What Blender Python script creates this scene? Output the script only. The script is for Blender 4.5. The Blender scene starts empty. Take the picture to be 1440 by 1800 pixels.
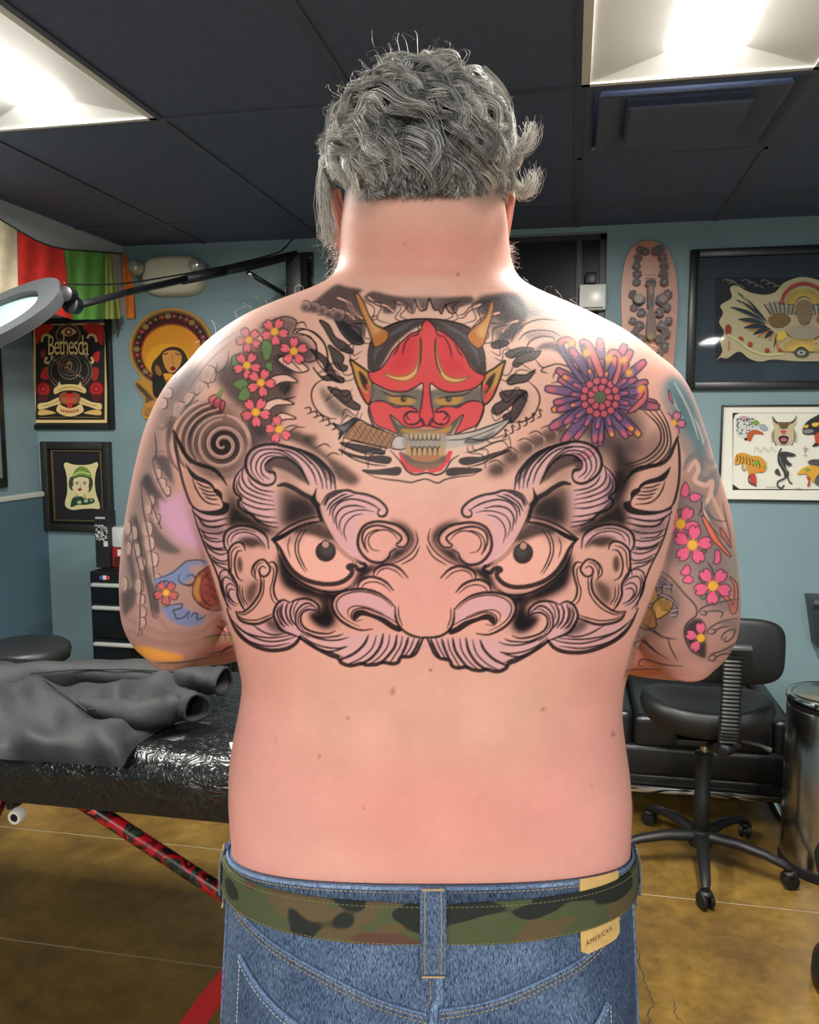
import bpy, bmesh, math, random
import numpy as np
from mathutils import Vector, Matrix
from mathutils.bvhtree import BVHTree

S = bpy.context.scene
COL = S.collection
R = math.radians
rnd = random.Random(7)

# ------------------------------------------------------------------ camera
F = 1450.0                       # focal length in pixels of the 1440x1800 frame
PITCH, YAW = R(6.1), R(11.1)
CAM = np.array([0.0, 0.0, 1.5])
cd = bpy.data.cameras.new('camera')
cam = bpy.data.objects.new('camera', cd)
COL.objects.link(cam)
cd.sensor_fit = 'HORIZONTAL'
cd.sensor_width = 36.0
cd.lens = 36.0 * F / 1440.0
cd.clip_start = 0.02
cam.location = CAM
cam.rotation_euler = (math.pi / 2 - PITCH, 0, YAW)
S.camera = cam

# ------------------------------------------------------------------ world, exposure
w = bpy.data.worlds.new('world')
S.world = w
w.use_nodes = True
w.node_tree.nodes['Background'].inputs[0].default_value = (0.75, 0.85, 1.0, 1)
w.node_tree.nodes['Background'].inputs[1].default_value = 0.08
S.view_settings.view_transform = 'Standard'
S.view_settings.look = 'None'
S.view_settings.gamma = 1.0
S.view_settings.use_curve_mapping = False
S.view_settings.exposure = 1.85
S.cycles.use_denoising = True
S.cycles.max_bounces = 5
LAMP_POWER = 42.0               # emission of every ceiling-light tube cover

# room dimensions (metres; +Y runs to the back wall)
ZC = 2.40                        # ceiling
YB = 3.98                        # back wall
XL, XR, YF = -2.78, 2.2, -3.2    # left wall, right wall, wall behind the camera

_up = np.array([0, math.sin(PITCH), math.cos(PITCH)])
_fw = np.array([0, math.cos(PITCH), -math.sin(PITCH)])
def _rotz(v, a):
    c, s = math.cos(a), math.sin(a)
    return np.array([c * v[0] - s * v[1], s * v[0] + c * v[1], v[2]])
def ray(u, v):
    d = np.array([(u - 720) / F, 0, 0]) + _up * (900 - v) / F + _fw
    return _rotz(d, YAW)
def at_y(u, v, Y):               # point of the room seen at (u, v) on a plane parallel to the back wall
    d = ray(u, v); return CAM + d * (Y / d[1])
def at_x(u, v, X):
    d = ray(u, v); return CAM + d * (X / d[0])
def at_z(u, v, Z):
    d = ray(u, v); return CAM + d * ((Z - CAM[2]) / d[2])

# ------------------------------------------------------------------ materials
def srgb(*c):
    if len(c) == 1 and isinstance(c[0], str):
        h = c[0].lstrip('#'); c = [int(h[i:i + 2], 16) for i in (0, 2, 4)]
    c = [x / 255.0 for x in c]
    return tuple(x / 12.92 if x <= 0.04045 else ((x + 0.055) / 1.055) ** 2.4 for x in c)
def new_mat(name):
    m = bpy.data.materials.new(name); m.use_nodes = True
    nt = m.node_tree
    return m, nt, nt.nodes['Principled BSDF']
def N(nt, kind, **kw):
    n = nt.nodes.new(kind)
    for k, v in kw.items():
        if k in n.inputs: n.inputs[k].default_value = v
        else: setattr(n, k, v)
    return n
def pm(name, col, rough=0.5, metal=0.0, var=0.0, scale=20.0, bump=0.0, bscale=200.0, spec=0.5, coat=0.0, stretch=None):
    m, nt, b = new_mat(name)
    c = srgb(*col) if not isinstance(col, str) else srgb(col)
    b.inputs['Base Color'].default_value = (*c, 1)
    b.inputs['Roughness'].default_value = rough
    b.inputs['Metallic'].default_value = metal
    b.inputs['Specular IOR Level'].default_value = spec
    b.inputs['Coat Weight'].default_value = coat
    L = nt.links
    if var or bump:
        tc = N(nt, 'ShaderNodeTexCoord')
        src = tc.outputs['Object']
        if stretch:
            mp = N(nt, 'ShaderNodeMapping'); mp.inputs['Scale'].default_value = stretch
            L.new(src, mp.inputs[0]); src = mp.outputs[0]
    if var:
        n = N(nt, 'ShaderNodeTexNoise', Scale=scale, Detail=5.0, Roughness=0.6)
        L.new(src, n.inputs['Vector'])
        cr = N(nt, 'ShaderNodeValToRGB')
        cr.color_ramp.elements[0].position = 0.3; cr.color_ramp.elements[1].position = 0.7
        cr.color_ramp.elements[0].color = (*[x * (1 - var) for x in c], 1)
        cr.color_ramp.elements[1].color = (*[min(1, x * (1 + var)) for x in c], 1)
        L.new(n.outputs[0], cr.inputs[0]); L.new(cr.outputs[0], b.inputs['Base Color'])
    if bump:
        n2 = N(nt, 'ShaderNodeTexNoise', Scale=bscale, Detail=3.0)
        L.new(src, n2.inputs['Vector'])
        bp = N(nt, 'ShaderNodeBump', Strength=bump, Distance=0.01)
        L.new(n2.outputs[0], bp.inputs['Height']); L.new(bp.outputs[0], b.inputs['Normal'])
    return m
def vc_mat(name, rough=0.5, spec=0.5, bump=0.0, bscale=300.0, coat=0.0):
    m, nt, b = new_mat(name)
    a = N(nt, 'ShaderNodeAttribute'); a.attribute_name = 'Col'
    nt.links.new(a.outputs['Color'], b.inputs['Base Color'])
    b.inputs['Roughness'].default_value = rough
    b.inputs['Specular IOR Level'].default_value = spec
    b.inputs['Coat Weight'].default_value = coat
    if bump:
        tc = N(nt, 'ShaderNodeTexCoord')
        n2 = N(nt, 'ShaderNodeTexNoise', Scale=bscale, Detail=3.0)
        nt.links.new(tc.outputs['Object'], n2.inputs['Vector'])
        bp = N(nt, 'ShaderNodeBump', Strength=bump, Distance=0.01)
        nt.links.new(n2.outputs[0], bp.inputs['Height']); nt.links.new(bp.outputs[0], b.inputs['Normal'])
    return m

# ------------------------------------------------------------------ mesh builder
class MB:
    def __init__(s): s.v = []; s.f = []; s.c = []          # c: colour per face (optional)
    def add(s, vs, fs, col=None):
        o = len(s.v); s.v += [tuple(map(float, p)) for p in vs]
        s.f += [tuple(i + o for i in f) for f in fs]
        s.c += [col] * len(fs); return s
    def box(s, c, d, rot=None, col=None):
        x, y, z = d[0] / 2, d[1] / 2, d[2] / 2
        P = np.array([(-x, -y, -z), (x, -y, -z), (x, y, -z), (-x, y, -z), (-x, -y, z), (x, -y, z), (x, y, z), (-x, y, z)])
        if rot is not None: P = P @ np.array(rot).T
        return s.add(P + np.array(c), [(0, 3, 2, 1), (4, 5, 6, 7), (0, 1, 5, 4), (1, 2, 6, 5), (2, 3, 7, 6), (3, 0, 4, 7)], col)
    def bb(s, a, b, col=None):
        a, b = np.minimum(a, b), np.maximum(a, b)
        return s.box((a + b) / 2, b - a, None, col)
    def rbox(s, c, d, r=0.01, n=3, rot=None):               # box with all edges rounded
        h = np.array(d) / 2; r = min(r, h.min() * 0.98)
        bm = bmesh.new(); bmesh.ops.create_cube(bm, size=1)
        for v in bm.verts: v.co = Vector(np.array(v.co) * 2 * h)
        bmesh.ops.bevel(bm, geom=list(bm.edges), offset=r, segments=n, profile=0.5, affect='EDGES')
        P = np.array([v.co for v in bm.verts]); fs = [tuple(v.index for v in f.verts) for f in bm.faces]
        bm.free()
        if rot is not None: P = P @ np.array(rot).T
        return s.add(P + np.array(c), fs)
    def tube(s, path, rad, n=10, cap=True, flat=1.0, up=None):
        P = [np.array(p, float) for p in path]
        rs = [rad] * len(P) if np.isscalar(rad) else list(rad)
        T = []
        for i in range(len(P)):
            t = P[min(i + 1, len(P) - 1)] - P[max(i - 1, 0)]
            T.append(t / (np.linalg.norm(t) + 1e-12))
        u = np.array(up if up is not None else ([0, 0, 1] if abs(T[0][2]) < 0.9 else [1, 0, 0]), float)
        V = []; 
        for p, t, r in zip(P, T, rs):
            u = u - t * (u @ t); u /= np.linalg.norm(u) + 1e-12
            w_ = np.cross(t, u)
            for k in range(n):
                a = 2 * math.pi * k / n
                V.append(p + r * (math.cos(a) * w_ + flat * math.sin(a) * u))
        Fs = []
        for i in range(len(P) - 1):
            for k in range(n):
                a, b = i * n + k, i * n + (k + 1) % n
                Fs.append((a, b, b + n, a + n))
        if cap:
            Fs.append(tuple(range(n))[::-1]); Fs.append(tuple((len(P) - 1) * n + k for k in range(n)))
        return s.add(V, Fs)
    def cyl(s, a, b, r, n=24, r2=None):
        return s.tube([a, b], [r, r if r2 is None else r2], n)
    def lathe(s, prof, n=32, c=(0, 0, 0), axis='z', cap=True):
        V = []; c = np.array(c, float)
        for r, h in prof:
            for k in range(n):
                a = 2 * math.pi * k / n; x, y = r * math.cos(a), r * math.sin(a)
                p = {'z': (x, y, h), 'y': (x, h, y), 'x': (h, x, y)}[axis]
                V.append(c + p)
        Fs = []
        for i in range(len(prof) - 1):
            for k in range(n):
                a, b = i * n + k, i * n + (k + 1) % n
                Fs.append((a, b, b + n, a + n))
        if cap:
            Fs.append(tuple(range(n))[::-1]); Fs.append(tuple((len(prof) - 1) * n + k for k in range(n)))
        return s.add(V, Fs)
    def loft(s, rings, cap=True, close=True):
        n = len(rings[0]); V = [p for r in rings for p in r]; Fs = []
        for i in range(len(rings) - 1):
            for k in range(n if close else n - 1):
                a, b = i * n + k, i * n + (k + 1) % n
                Fs.append((a, b, b + n, a + n))
        if cap:
            Fs.append(tuple(range(n))[::-1]); Fs.append(tuple((len(rings) - 1) * n + k for k in range(n)))
        return s.add(V, Fs)
    def prism(s, poly, f0, f1):                               # polygon extruded between two maps (x,y)->xyz
        n = len(poly)
        V = [f0(*p) for p in poly] + [f1(*p) for p in poly]
        return s.add(V, [tuple(range(n))[::-1], tuple(range(n, 2 * n))] + [(k, (k + 1) % n, n + (k + 1) % n, n + k) for k in range(n)])
    def build(s, name, mat, parent=None, smooth=False, angle=None, bevel=0, fix=True):
        me = bpy.data.meshes.new(name)
        me.from_pydata(s.v, [], s.f)
        if any(c is not None for c in s.c):
            at = me.color_attributes.new('Col', 'FLOAT_COLOR', 'CORNER')
            buf = []
            for f, c in zip(s.f, s.c): buf += [(*(c or (0.5, 0.5, 0.5)), 1.0)] * len(f)
            at.data.foreach_set('color', np.array(buf, np.float32).ravel())
        if fix:
            bm = bmesh.new(); bm.from_mesh(me)
            bmesh.ops.recalc_face_normals(bm, faces=bm.faces)
            if bevel: bmesh.ops.bevel(bm, geom=list(bm.edges), offset=bevel, segments=2, profile=0.5, affect='EDGES')
            bm.to_mesh(me); bm.free()
        if smooth or angle:
            for p in me.polygons: p.use_smooth = True
            if angle: me.set_sharp_from_angle(angle=R(angle))
        if mat: me.materials.append(mat)
        o = bpy.data.objects.new(name, me); COL.objects.link(o)
        if parent is not None: o.parent = parent
        return o
def tag(o, label=None, cat=None, group=None, kind=None):
    if label: o['label'] = label
    if cat: o['category'] = cat
    if group: o['group'] = group
    if kind: o['kind'] = kind
    return o
def empty(name, loc=(0, 0, 0), rz=0.0):
    o = bpy.data.objects.new(name, None); COL.objects.link(o)
    o.location = loc; o.rotation_euler = (0, 0, rz); o.empty_display_size = 0.1
    return o
def copy_tree(o, parent=None):
    c = o.copy(); COL.objects.link(c)
    if parent is not None: c.parent = parent
    for ch in list(o.children): copy_tree(ch, c)
    return c
def rz3(a): return np.array([[math.cos(a), -math.sin(a), 0], [math.sin(a), math.cos(a), 0], [0, 0, 1]])
def cr(pts, n=8, closed=False):
    """Catmull-Rom spline through points."""
    P = np.array(pts, float)
    if closed: P = np.vstack([P[-1], P, P[0], P[1]])
    else: P = np.vstack([2 * P[0] - P[1], P, 2 * P[-1] - P[-2]])
    out = []; t = np.linspace(0, 1, n, endpoint=False)[:, None]
    for i in range(1, len(P) - 2):
        a, b, c, d = P[i - 1], P[i], P[i + 1], P[i + 2]
        out.append(0.5 * (2 * b + (c - a) * t + (2 * a - 5 * b + 4 * c - d) * t ** 2 + (3 * b - a - 3 * c + d) * t ** 3))
    if not closed: out.append(P[-2][None])
    return np.vstack(out)
def text_mesh(s, size, name, mat, parent, place, spacing=1.0):
    cu = bpy.data.curves.new('txt', 'FONT'); cu.body = s; cu.size = size; cu.align_x = 'CENTER'; cu.align_y = 'CENTER'; cu.space_character = spacing; cu.resolution_u = 3
    to = bpy.data.objects.new('txt', cu); COL.objects.link(to)
    dg = bpy.context.evaluated_depsgraph_get(); mm = bpy.data.meshes.new_from_object(to.evaluated_get(dg))
    bpy.data.objects.remove(to)
    for v in mm.vertices: v.co = Vector(place(v.co.x, v.co.y))
    mm.materials.clear(); mm.materials.append(mat)
    o = bpy.data.objects.new(name, mm); COL.objects.link(o); o.parent = parent
    return o
# ================================================================== the room
paint = pm('teal_wall_paint', (126, 150, 156), .62, var=.04, scale=3, bump=.04, bscale=160)
paint_d = pm('slate_blue_paint', (84, 112, 126), .6, var=.04, scale=3, bump=.04, bscale=160)
soff_m = pm('grey_soffit_paint', (196, 198, 196), .7, bump=.03)
ceil_m = pm('black_ceiling_tile', (80, 90, 112), .7, var=.12, scale=30, bump=.25, bscale=260)
grid_m = pm('black_ceiling_grid', (72, 78, 94), .5)
white_m = pm('white_enamel', (226, 224, 214), .4)
black_m = pm('black_lacquer', (22, 22, 24), .35)
blackp_m = pm('black_plastic', (11, 11, 12), .5, bump=.03)
chrome_m = pm('chrome', (205, 205, 205), .12, 1.0)
steel_m = pm('brushed_steel', (180, 178, 172), .22, 1.0, var=.08, scale=40, stretch=(1, 1, .05))

def floor_mat():
    m, nt, b = new_mat('stained_concrete'); Lk = nt.links; tc = N(nt, 'ShaderNodeTexCoord')
    n1 = N(nt, 'ShaderNodeTexNoise', Scale=1.6, Detail=7.0, Roughness=.62); n2 = N(nt, 'ShaderNodeTexNoise', Scale=16.0, Detail=6.0, Roughness=.7); n3 = N(nt, 'ShaderNodeTexNoise', Scale=70.0, Detail=3.0)
    for n in (n1, n2, n3): Lk.new(tc.outputs['Object'], n.inputs['Vector'])
    r1 = N(nt, 'ShaderNodeValToRGB'); e = r1.color_ramp.elements
    e[0].position = .32; e[0].color = (*srgb(84, 62, 32), 1); e[1].position = .68; e[1].color = (*srgb(140, 112, 56), 1)
    x = e.new(.5); x.color = (*srgb(114, 88, 38), 1)
    r2 = N(nt, 'ShaderNodeValToRGB'); e = r2.color_ramp.elements; e[0].position = .3; e[0].color = (.62, .6, .58, 1); e[1].position = .7; e[1].color = (1.15, 1.13, 1.08, 1)
    r3 = N(nt, 'ShaderNodeValToRGB'); e = r3.color_ramp.elements; e[0].position = .26; e[0].color = (.35, .3, .25, 1); e[1].position = .33; e[1].color = (1, 1, 1, 1)
    Lk.new(n1.outputs[0], r1.inputs[0]); Lk.new(n2.outputs[0], r2.inputs[0]); Lk.new(n3.outputs[0], r3.inputs[0])
    m1 = N(nt, 'ShaderNodeMix'); m1.data_type = 'RGBA'; m1.blend_type = 'MULTIPLY'; m1.inputs[0].default_value = 1; m2 = N(nt, 'ShaderNodeMix'); m2.data_type = 'RGBA'; m2.blend_type = 'MULTIPLY'; m2.inputs[0].default_value = .7
    Lk.new(r1.outputs[0], m1.inputs[6]); Lk.new(r2.outputs[0], m1.inputs[7]); Lk.new(m1.outputs[2], m2.inputs[6]); Lk.new(r3.outputs[0], m2.inputs[7]); Lk.new(m2.outputs[2], b.inputs['Base Color'])
    b.inputs['Roughness'].default_value = .38
    rr = N(nt, 'ShaderNodeMapRange'); rr.inputs[3].default_value = .25; rr.inputs[4].default_value = .55; Lk.new(n2.outputs[0], rr.inputs[0]); Lk.new(rr.outputs[0], b.inputs['Roughness'])
    bp = N(nt, 'ShaderNodeBump', Strength=.12, Distance=.01); Lk.new(n2.outputs[0], bp.inputs['Height']); Lk.new(bp.outputs[0], b.inputs['Normal'])
    return m
def struct(name, mb, mat, parent=None, **k):
    o = mb.build(name, mat, parent, **k)
    if parent is None: o['kind'] = 'structure'
    return o
# floor slab in bays with saw-cut joints
fl_m = floor_mat()
floor = struct('floor', MB().bb((XL - .1, YF - .1, -.1), (XR + .1, YB + 2, -.002)), pm('joint_filler', (150, 136, 112), .8))
ys = [YF - .05, -1.2, .0, 1.0, 2.0, 2.6, YB + 1.9]; xs_ = [XL - .05, -2.2, .9, XR + .05]
for i in range(len(ys) - 1):
    for j in range(len(xs_) - 1):
        gap = .0038
        struct('slab', MB().bb((xs_[j] + gap, ys[i] + gap, -.002), (xs_[j + 1] - gap, ys[i + 1] - gap, 0)), fl_m, floor)
# cracks
def crack(pts, wd):
    m = MB(); P = [at_z(u, v, .0006) for u, v in pts]; Q = []
    for a, b in zip(P[:-1], P[1:]):
        for s in np.linspace(0, 1, 6, endpoint=False): Q.append(a + (b - a) * s + np.array([rnd.uniform(-.006, .006), rnd.uniform(-.006, .006), 0]))
    Q.append(P[-1]); Lr, Rr = [], []
    for i, q in enumerate(Q):
        t = Q[min(i + 1, len(Q) - 1)] - Q[max(i - 1, 0)]; t /= np.linalg.norm(t); n = np.array([-t[1], t[0], 0]); w_ = wd * rnd.uniform(.4, 1)
        Lr.append(q - n * w_); Rr.append(q + n * w_)
    m.loft([Lr, Rr], cap=False, close=False); return m.build('crack', pm('crack_dirt', (52, 46, 40), .9), floor, fix=False)
crack([(1104, 1590), (1112, 1640), (1124, 1690), (1136, 1730), (1146, 1760), (1140, 1800)], .0022); crack([(1182, 1760), (1190, 1785), (1200, 1800)], .0016); crack([(1255, 1678), (1280, 1681), (1330, 1690)], .0008)
# walls
wt = .12
dL, dR, dT = at_y(577, 440, YB)[0], at_y(1068, 405, YB)[0], 2.375
wb_ = MB().bb((XL - wt, YB, 0), (dL, YB + wt, ZC)); struct('wall_back', wb_.bb((dR, YB, 0), (XR + wt, YB + wt, ZC)).bb((dL, YB, dT), (dR, YB + wt, ZC)), paint)
struct('wall_left', MB().bb((XL - wt, YF, 0), (XL - .035, YB, ZC)), paint)
struct('wall_right', MB().bb((XR, YF, 0), (XR + wt, YB, ZC)), paint)
struct('wall_front', MB().bb((XL - wt, YF - wt, 0), (XR + wt, YF, ZC)), paint)
wz = at_y(75, 872, YB)[2]
ws = struct('wall_left_lower', MB().bb((XL - .035, YF, 0), (XL, YB - .001, wz)), paint_d)
struct('trim_1', MB().rbox(((XL - .012), (YF + YB) / 2, wz + .014), (.046, YB - YF - .002, .028), .006), white_m, angle=40)
SX = -2.28
struct('wall_left_soffit', MB().bb((XL - .035, YF, 2.05), (SX, YB - .001, ZC)), soff_m)
struct('baseboard_back', MB().bb((dR, YB - .014, 0), (XR, YB, .10)), pm('black_vinyl_base', (30, 30, 32), .5))
# dark doorway behind the man
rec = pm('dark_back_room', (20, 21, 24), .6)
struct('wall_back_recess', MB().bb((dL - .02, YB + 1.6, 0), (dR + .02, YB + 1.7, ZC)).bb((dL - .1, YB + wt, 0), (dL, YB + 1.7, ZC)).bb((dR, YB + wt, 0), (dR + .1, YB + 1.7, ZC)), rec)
door = struct('door_1', MB().bb((dL, YB + .03, 0), (dL + .05, YB + .08, dT)).bb((dR - .03, YB + .03, 0), (dR, YB + .08, dT)).bb((dL, YB + .03, dT - .03), (dR, YB + .08, dT)), pm('dark_bronze_frame', (36, 36, 38), .4))
mx_ = at_y(1018, 480, YB)[0]
struct('mullion', MB().bb((mx_ - .012, YB + .032, 0), (mx_ + .012, YB + .075, dT - .03)), pm('grey_mullion', (52, 54, 56), .4), door)
rl = at_y(980, 409, YB)[2]
struct('top_rail', MB().bb((dL, YB + .02, rl - .008), (dR, YB + .032, rl + .008)), pm('worn_steel_rail', (128, 128, 124), .35, .6), door)
gm, nt, b = new_mat('smoked_glass'); b.inputs['Base Color'].default_value = (.012, .013, .015, 1); b.inputs['Roughness'].default_value = .3; b.inputs['Specular IOR Level'].default_value = .2
struct('pane', MB().bb((dL + .05, YB + .05, 0), (mx_ - .012, YB + .056, dT - .03)), gm, door); struct('pane', MB().bb((mx_ + .012, YB + .05, 0), (dR - .03, YB + .056, dT - .03)), gm, door)
a, b2 = at_y(1019, 501, YB), at_y(1065, 545, YB)
wp = empty('wall_box', ((a[0] + b2[0]) / 2, YB + .01, b2[2])); tag(wp, 'small white square box hung on the dark doorway behind the shoulder', 'box')
hw, hh = (b2[0] - a[0]) / 2, a[2] - b2[2]
MB().rbox((0, 0, hh / 2), (hw * 2, .06, hh), .008).build('housing', pm('glossy_white_plastic', (232, 230, 222), .25), wp, angle=40)
MB().rbox((-.01, 0, hh + .03), (.05, .03, .05), .004).build('hanger', black_m, wp, angle=40); MB().bb((-hw * .8, -.031, hh * .06), (hw * .8, -.0302, hh * .1)).build('seam', blackp_m, wp)

# ceiling: grid of dropped tiles
GX = [.0 - .61 * k for k in range(5, 0, -1)] + [.0 + .61 * k for k in range(0, 4)]
GX = [x for x in GX if SX < x < XR]; GY = [2.37 - 1.22 * 4, 2.37 - 1.22 * 3, 2.37 - 2.44, 1.13, 2.37, 3.57]
ceiling = struct('ceiling', MB().bb((XL - wt, YF - wt, ZC + .16), (XR + wt, YB + 1.8, ZC + .2)), ceil_m)
bx_, by_ = [SX] + GX + [XR], [YF] + GY + [YB]
for x in GX: struct('grid_bar', MB().bb((x - .012, YF, ZC - .003), (x + .012, YB, ZC + .03)), grid_m, ceiling)
for y in GY: struct('grid_bar', MB().bb((SX, y - .012, ZC - .0035), (XR, y + .012, ZC + .03)), grid_m, ceiling)
LIGHTS = [(-1.83, -1.22, 2.37), (.0, .61, 2.37), (-1.83, -1.22, -1.29), (.0, .61, -1.29), (1.22, 1.83, -1.29)]
VENT = (.0, .61, 2.37, 2.98)
for i in range(len(bx_) - 1):
    for j in range(len(by_) - 1):
        x0, x1, y0, y1 = bx_[i], bx_[i + 1], by_[j], by_[j + 1]
        if any(abs(l[0] - x0) < .08 and abs(l[2] - y1) < .05 for l in LIGHTS): continue
        if abs(x0 - VENT[0]) < .05 and abs(y0 - VENT[2]) < .05: y0 = VENT[3]; struct('grid_bar', MB().bb((x0, y0 - .012, ZC - .003), (x1, y0 + .012, ZC + .03)), grid_m, ceiling)
        if x1 - x0 < .03 or y1 - y0 < .03: continue
        struct('ceiling_tile', MB().bb((x0 + .006, y0 + .006, ZC + .002), (x1 - .006, y1 - .006, ZC + .016)), ceil_m, ceiling)
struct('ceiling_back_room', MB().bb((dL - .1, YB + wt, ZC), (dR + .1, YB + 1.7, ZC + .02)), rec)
# ceiling lights
em, nt, b = new_mat('lit_lens'); b.inputs['Emission Color'].default_value = (1.0, .975, .915, 1); b.inputs['Emission Strength'].default_value = LAMP_POWER; b.inputs['Base Color'].default_value = (.8, .8, .8, 1)
def troffer(x0, x1, y1, label):
    y0 = y1 - 1.22; cx = (x0 + x1) / 2
    t = empty('ceiling_light', (cx, (y0 + y1) / 2, ZC)); tag(t, label, 'ceiling light', 'recessed ceiling lights')
    hx, hy, hl, e = (x1 - x0) / 2 - .006, .61 - .006, .088, .09
    fr = MB()
    for a_, b_ in (((-hx, -hy, -.004), (-hx + .022, hy, .012)), ((hx - .022, -hy, -.004), (hx, hy, .012)), ((-hx, -hy, -.004), (hx, -hy + .016, .012)), ((-hx, hy - .016, -.004), (hx, hy, .012))): fr.bb(a_, b_)
    fr.build('frame', white_m, t)
    ix, iy, zt = hx - .02, hy - .014, .028
    wing_m = bpy.data.materials.get('reflector_white') or pm('reflector_white', (232, 230, 224), .5)
    for s in (-1, 1):
        MB().add([(s * ix, -iy, 0), (s * ix, iy, 0), (s * hl, iy - e, zt), (s * hl, -iy + e, zt)], [(0, 1, 2, 3)]).build('reflector_wing', wing_m, t, fix=False)
        MB().add([(-ix, s * iy, 0), (ix, s * iy, 0), (hl, s * (iy - e), zt), (-hl, s * (iy - e), zt)], [(0, 1, 2, 3)]).build('end_plate', wing_m, t, fix=False)
    m = MB(); rg = []
    for yy in (-iy + e, iy - e): rg.append([(hl * math.cos(a_) , yy, zt - .004 * math.sin(a_)) for a_ in np.linspace(0, math.pi, 13)])
    m.loft(rg, cap=True, close=False); m.build('lens', em, t, fix=False)
    return t
names = ['recessed fluorescent light above the string of flags', 'recessed fluorescent light beside the black air vent', 'recessed fluorescent light behind the camera near the left wall', 'recessed fluorescent light behind the camera in mid room', 'recessed fluorescent light behind the camera near the right wall']
for (x0, x1, y1), nm in zip(LIGHTS, names): troffer(x0, x1, y1, nm)
# air vent in the ceiling
v0, v1, w0, w1 = VENT
vt = empty('air_vent', ((v0 + v1) / 2, (w0 + w1) / 2, ZC)); tag(vt, 'black square air vent of stepped plates set in the dark ceiling', 'air vent')
vm = pm('satin_black_metal', (70, 77, 96), .5)
def frust(h0, z0, h1, z1):
    q = []
    for h, z in ((h0, z0), (h1, z1)): q.append([(-h, -h, z), (h, -h, z), (h, h, z), (-h, h, z)])
    return q
for nm, rg in (('frame', frust(.298, .012, .298, -.002) + frust(.285, -.003, .262, .010)), ('cone', frust(.245, .006, .250, -.010) + frust(.243, -.010, .170, .012)), ('centre_plate', frust(.165, .004, .168, -.016) + frust(.158, -.019, .150, -.019))):
    m = MB(); m.loft(rg, cap=(nm == 'centre_plate')); m.build(nm, vm, vt, bevel=0)
# ================================================================== the person
DC = 0.88                                            # camera to the axis of the body
_pd = _rotz(np.array([0, DC, 0]), YAW)
person = empty('person', (_pd[0], _pd[1], 0.0), YAW)
tag(person, 'person seen from behind, bare tattooed back, grey hair, blue jeans and camouflage belt', 'person')
LC = np.array([0, -DC, 1.5])                         # the photographer's eye in the body's own frame
def lp(u, v, y):                                     # body point on the vertical plane y
    d = np.array([(u - 720) / F, 0, 0]) + _up * (900 - v) / F + _fw
    return LC + d * ((y + DC) / d[1])
def lproj(P):                                        # body points -> photo pixels (N,3)->(N,2)
    d = P - LC
    zc = d @ _fw; return np.stack([720 + F * d[:, 0] / zc, 900 - F * (d @ _up) / zc], 1)

def ring(c, a, bb_, bf, n=64, e=2.3, tilt=0.0):      # superellipse: half width a, depth behind bb_, depth in front bf
    out = []
    for k in range(n):
        t = 2 * math.pi * k / n; ct, st = math.cos(t), math.sin(t)
        x = a * math.copysign(abs(ct) ** (2 / e), ct)
        y = (bf if st > 0 else bb_) * math.copysign(abs(st) ** (2 / e), st)
        out.append((c[0] + x, c[1] + y, c[2] + tilt * x))
    return out
# torso: photo row, left and right edge, plane of the edge, depth behind / in front, exponent
TORSO = [
 (1700, 404, 1098, 0.00, .135, .150, 2.4),
 (1560, 408, 1100, 0.00, .128, .155, 2.4),
 (1480, 412, 1102, 0.00, .122, .165, 2.4),
 (1400, 405, 1106, 0.00, .121, .175, 2.35),
 (1340, 406, 1101, 0.00, .122, .175, 2.35),
 (1290, 413, 1093, 0.00, .124, .165, 2.35),
 (1240, 424, 1087, 0.00, .127, .155, 2.35),
 (1190, 431, 1090, 0.00, .130, .148, 2.35),
 (1130, 418, 1110, 0.00, .134, .142, 2.35),
 (1060, 392, 1140, 0.00, .138, .140, 2.3),
 (1000, 371, 1162, 0.00, .142, .138, 2.3),
 (940, 352, 1180, 0.005, .146, .135, 2.3),
 (880, 336, 1190, 0.01, .148, .132, 2.3),
 (820, 326, 1192, 0.015, .146, .126, 2.3),
 (760, 318, 1190, 0.02, .140, .118, 2.25),
 (700, 318, 1184, 0.022, .128, .108, 2.2),
 (650, 326, 1170, 0.026, .113, .096, 2.15),
 (615, 346, 1146, 0.03, .098, .082, 2.1),
 (580, 386, 1100, 0.034, .084, .074, 2.05),
 (552, 430, 1046, 0.036, .075, .070, 2.0),
 (530, 482, 996, 0.038, .071, .070, 2.0),
 (510, 540, 945, 0.04, .070, .070, 2.0),
 (490, 588, 908, 0.045, .071, .070, 2.05),
 (450, 597, 897, 0.05, .073, .068, 2.1),
 (400, 598, 893, 0.055, .074, .066, 2.1),
 (350, 604, 886, 0.06, .076, .066, 2.1),
 (300, 612, 880, 0.065, .07, .066, 2.1),
]
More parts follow.
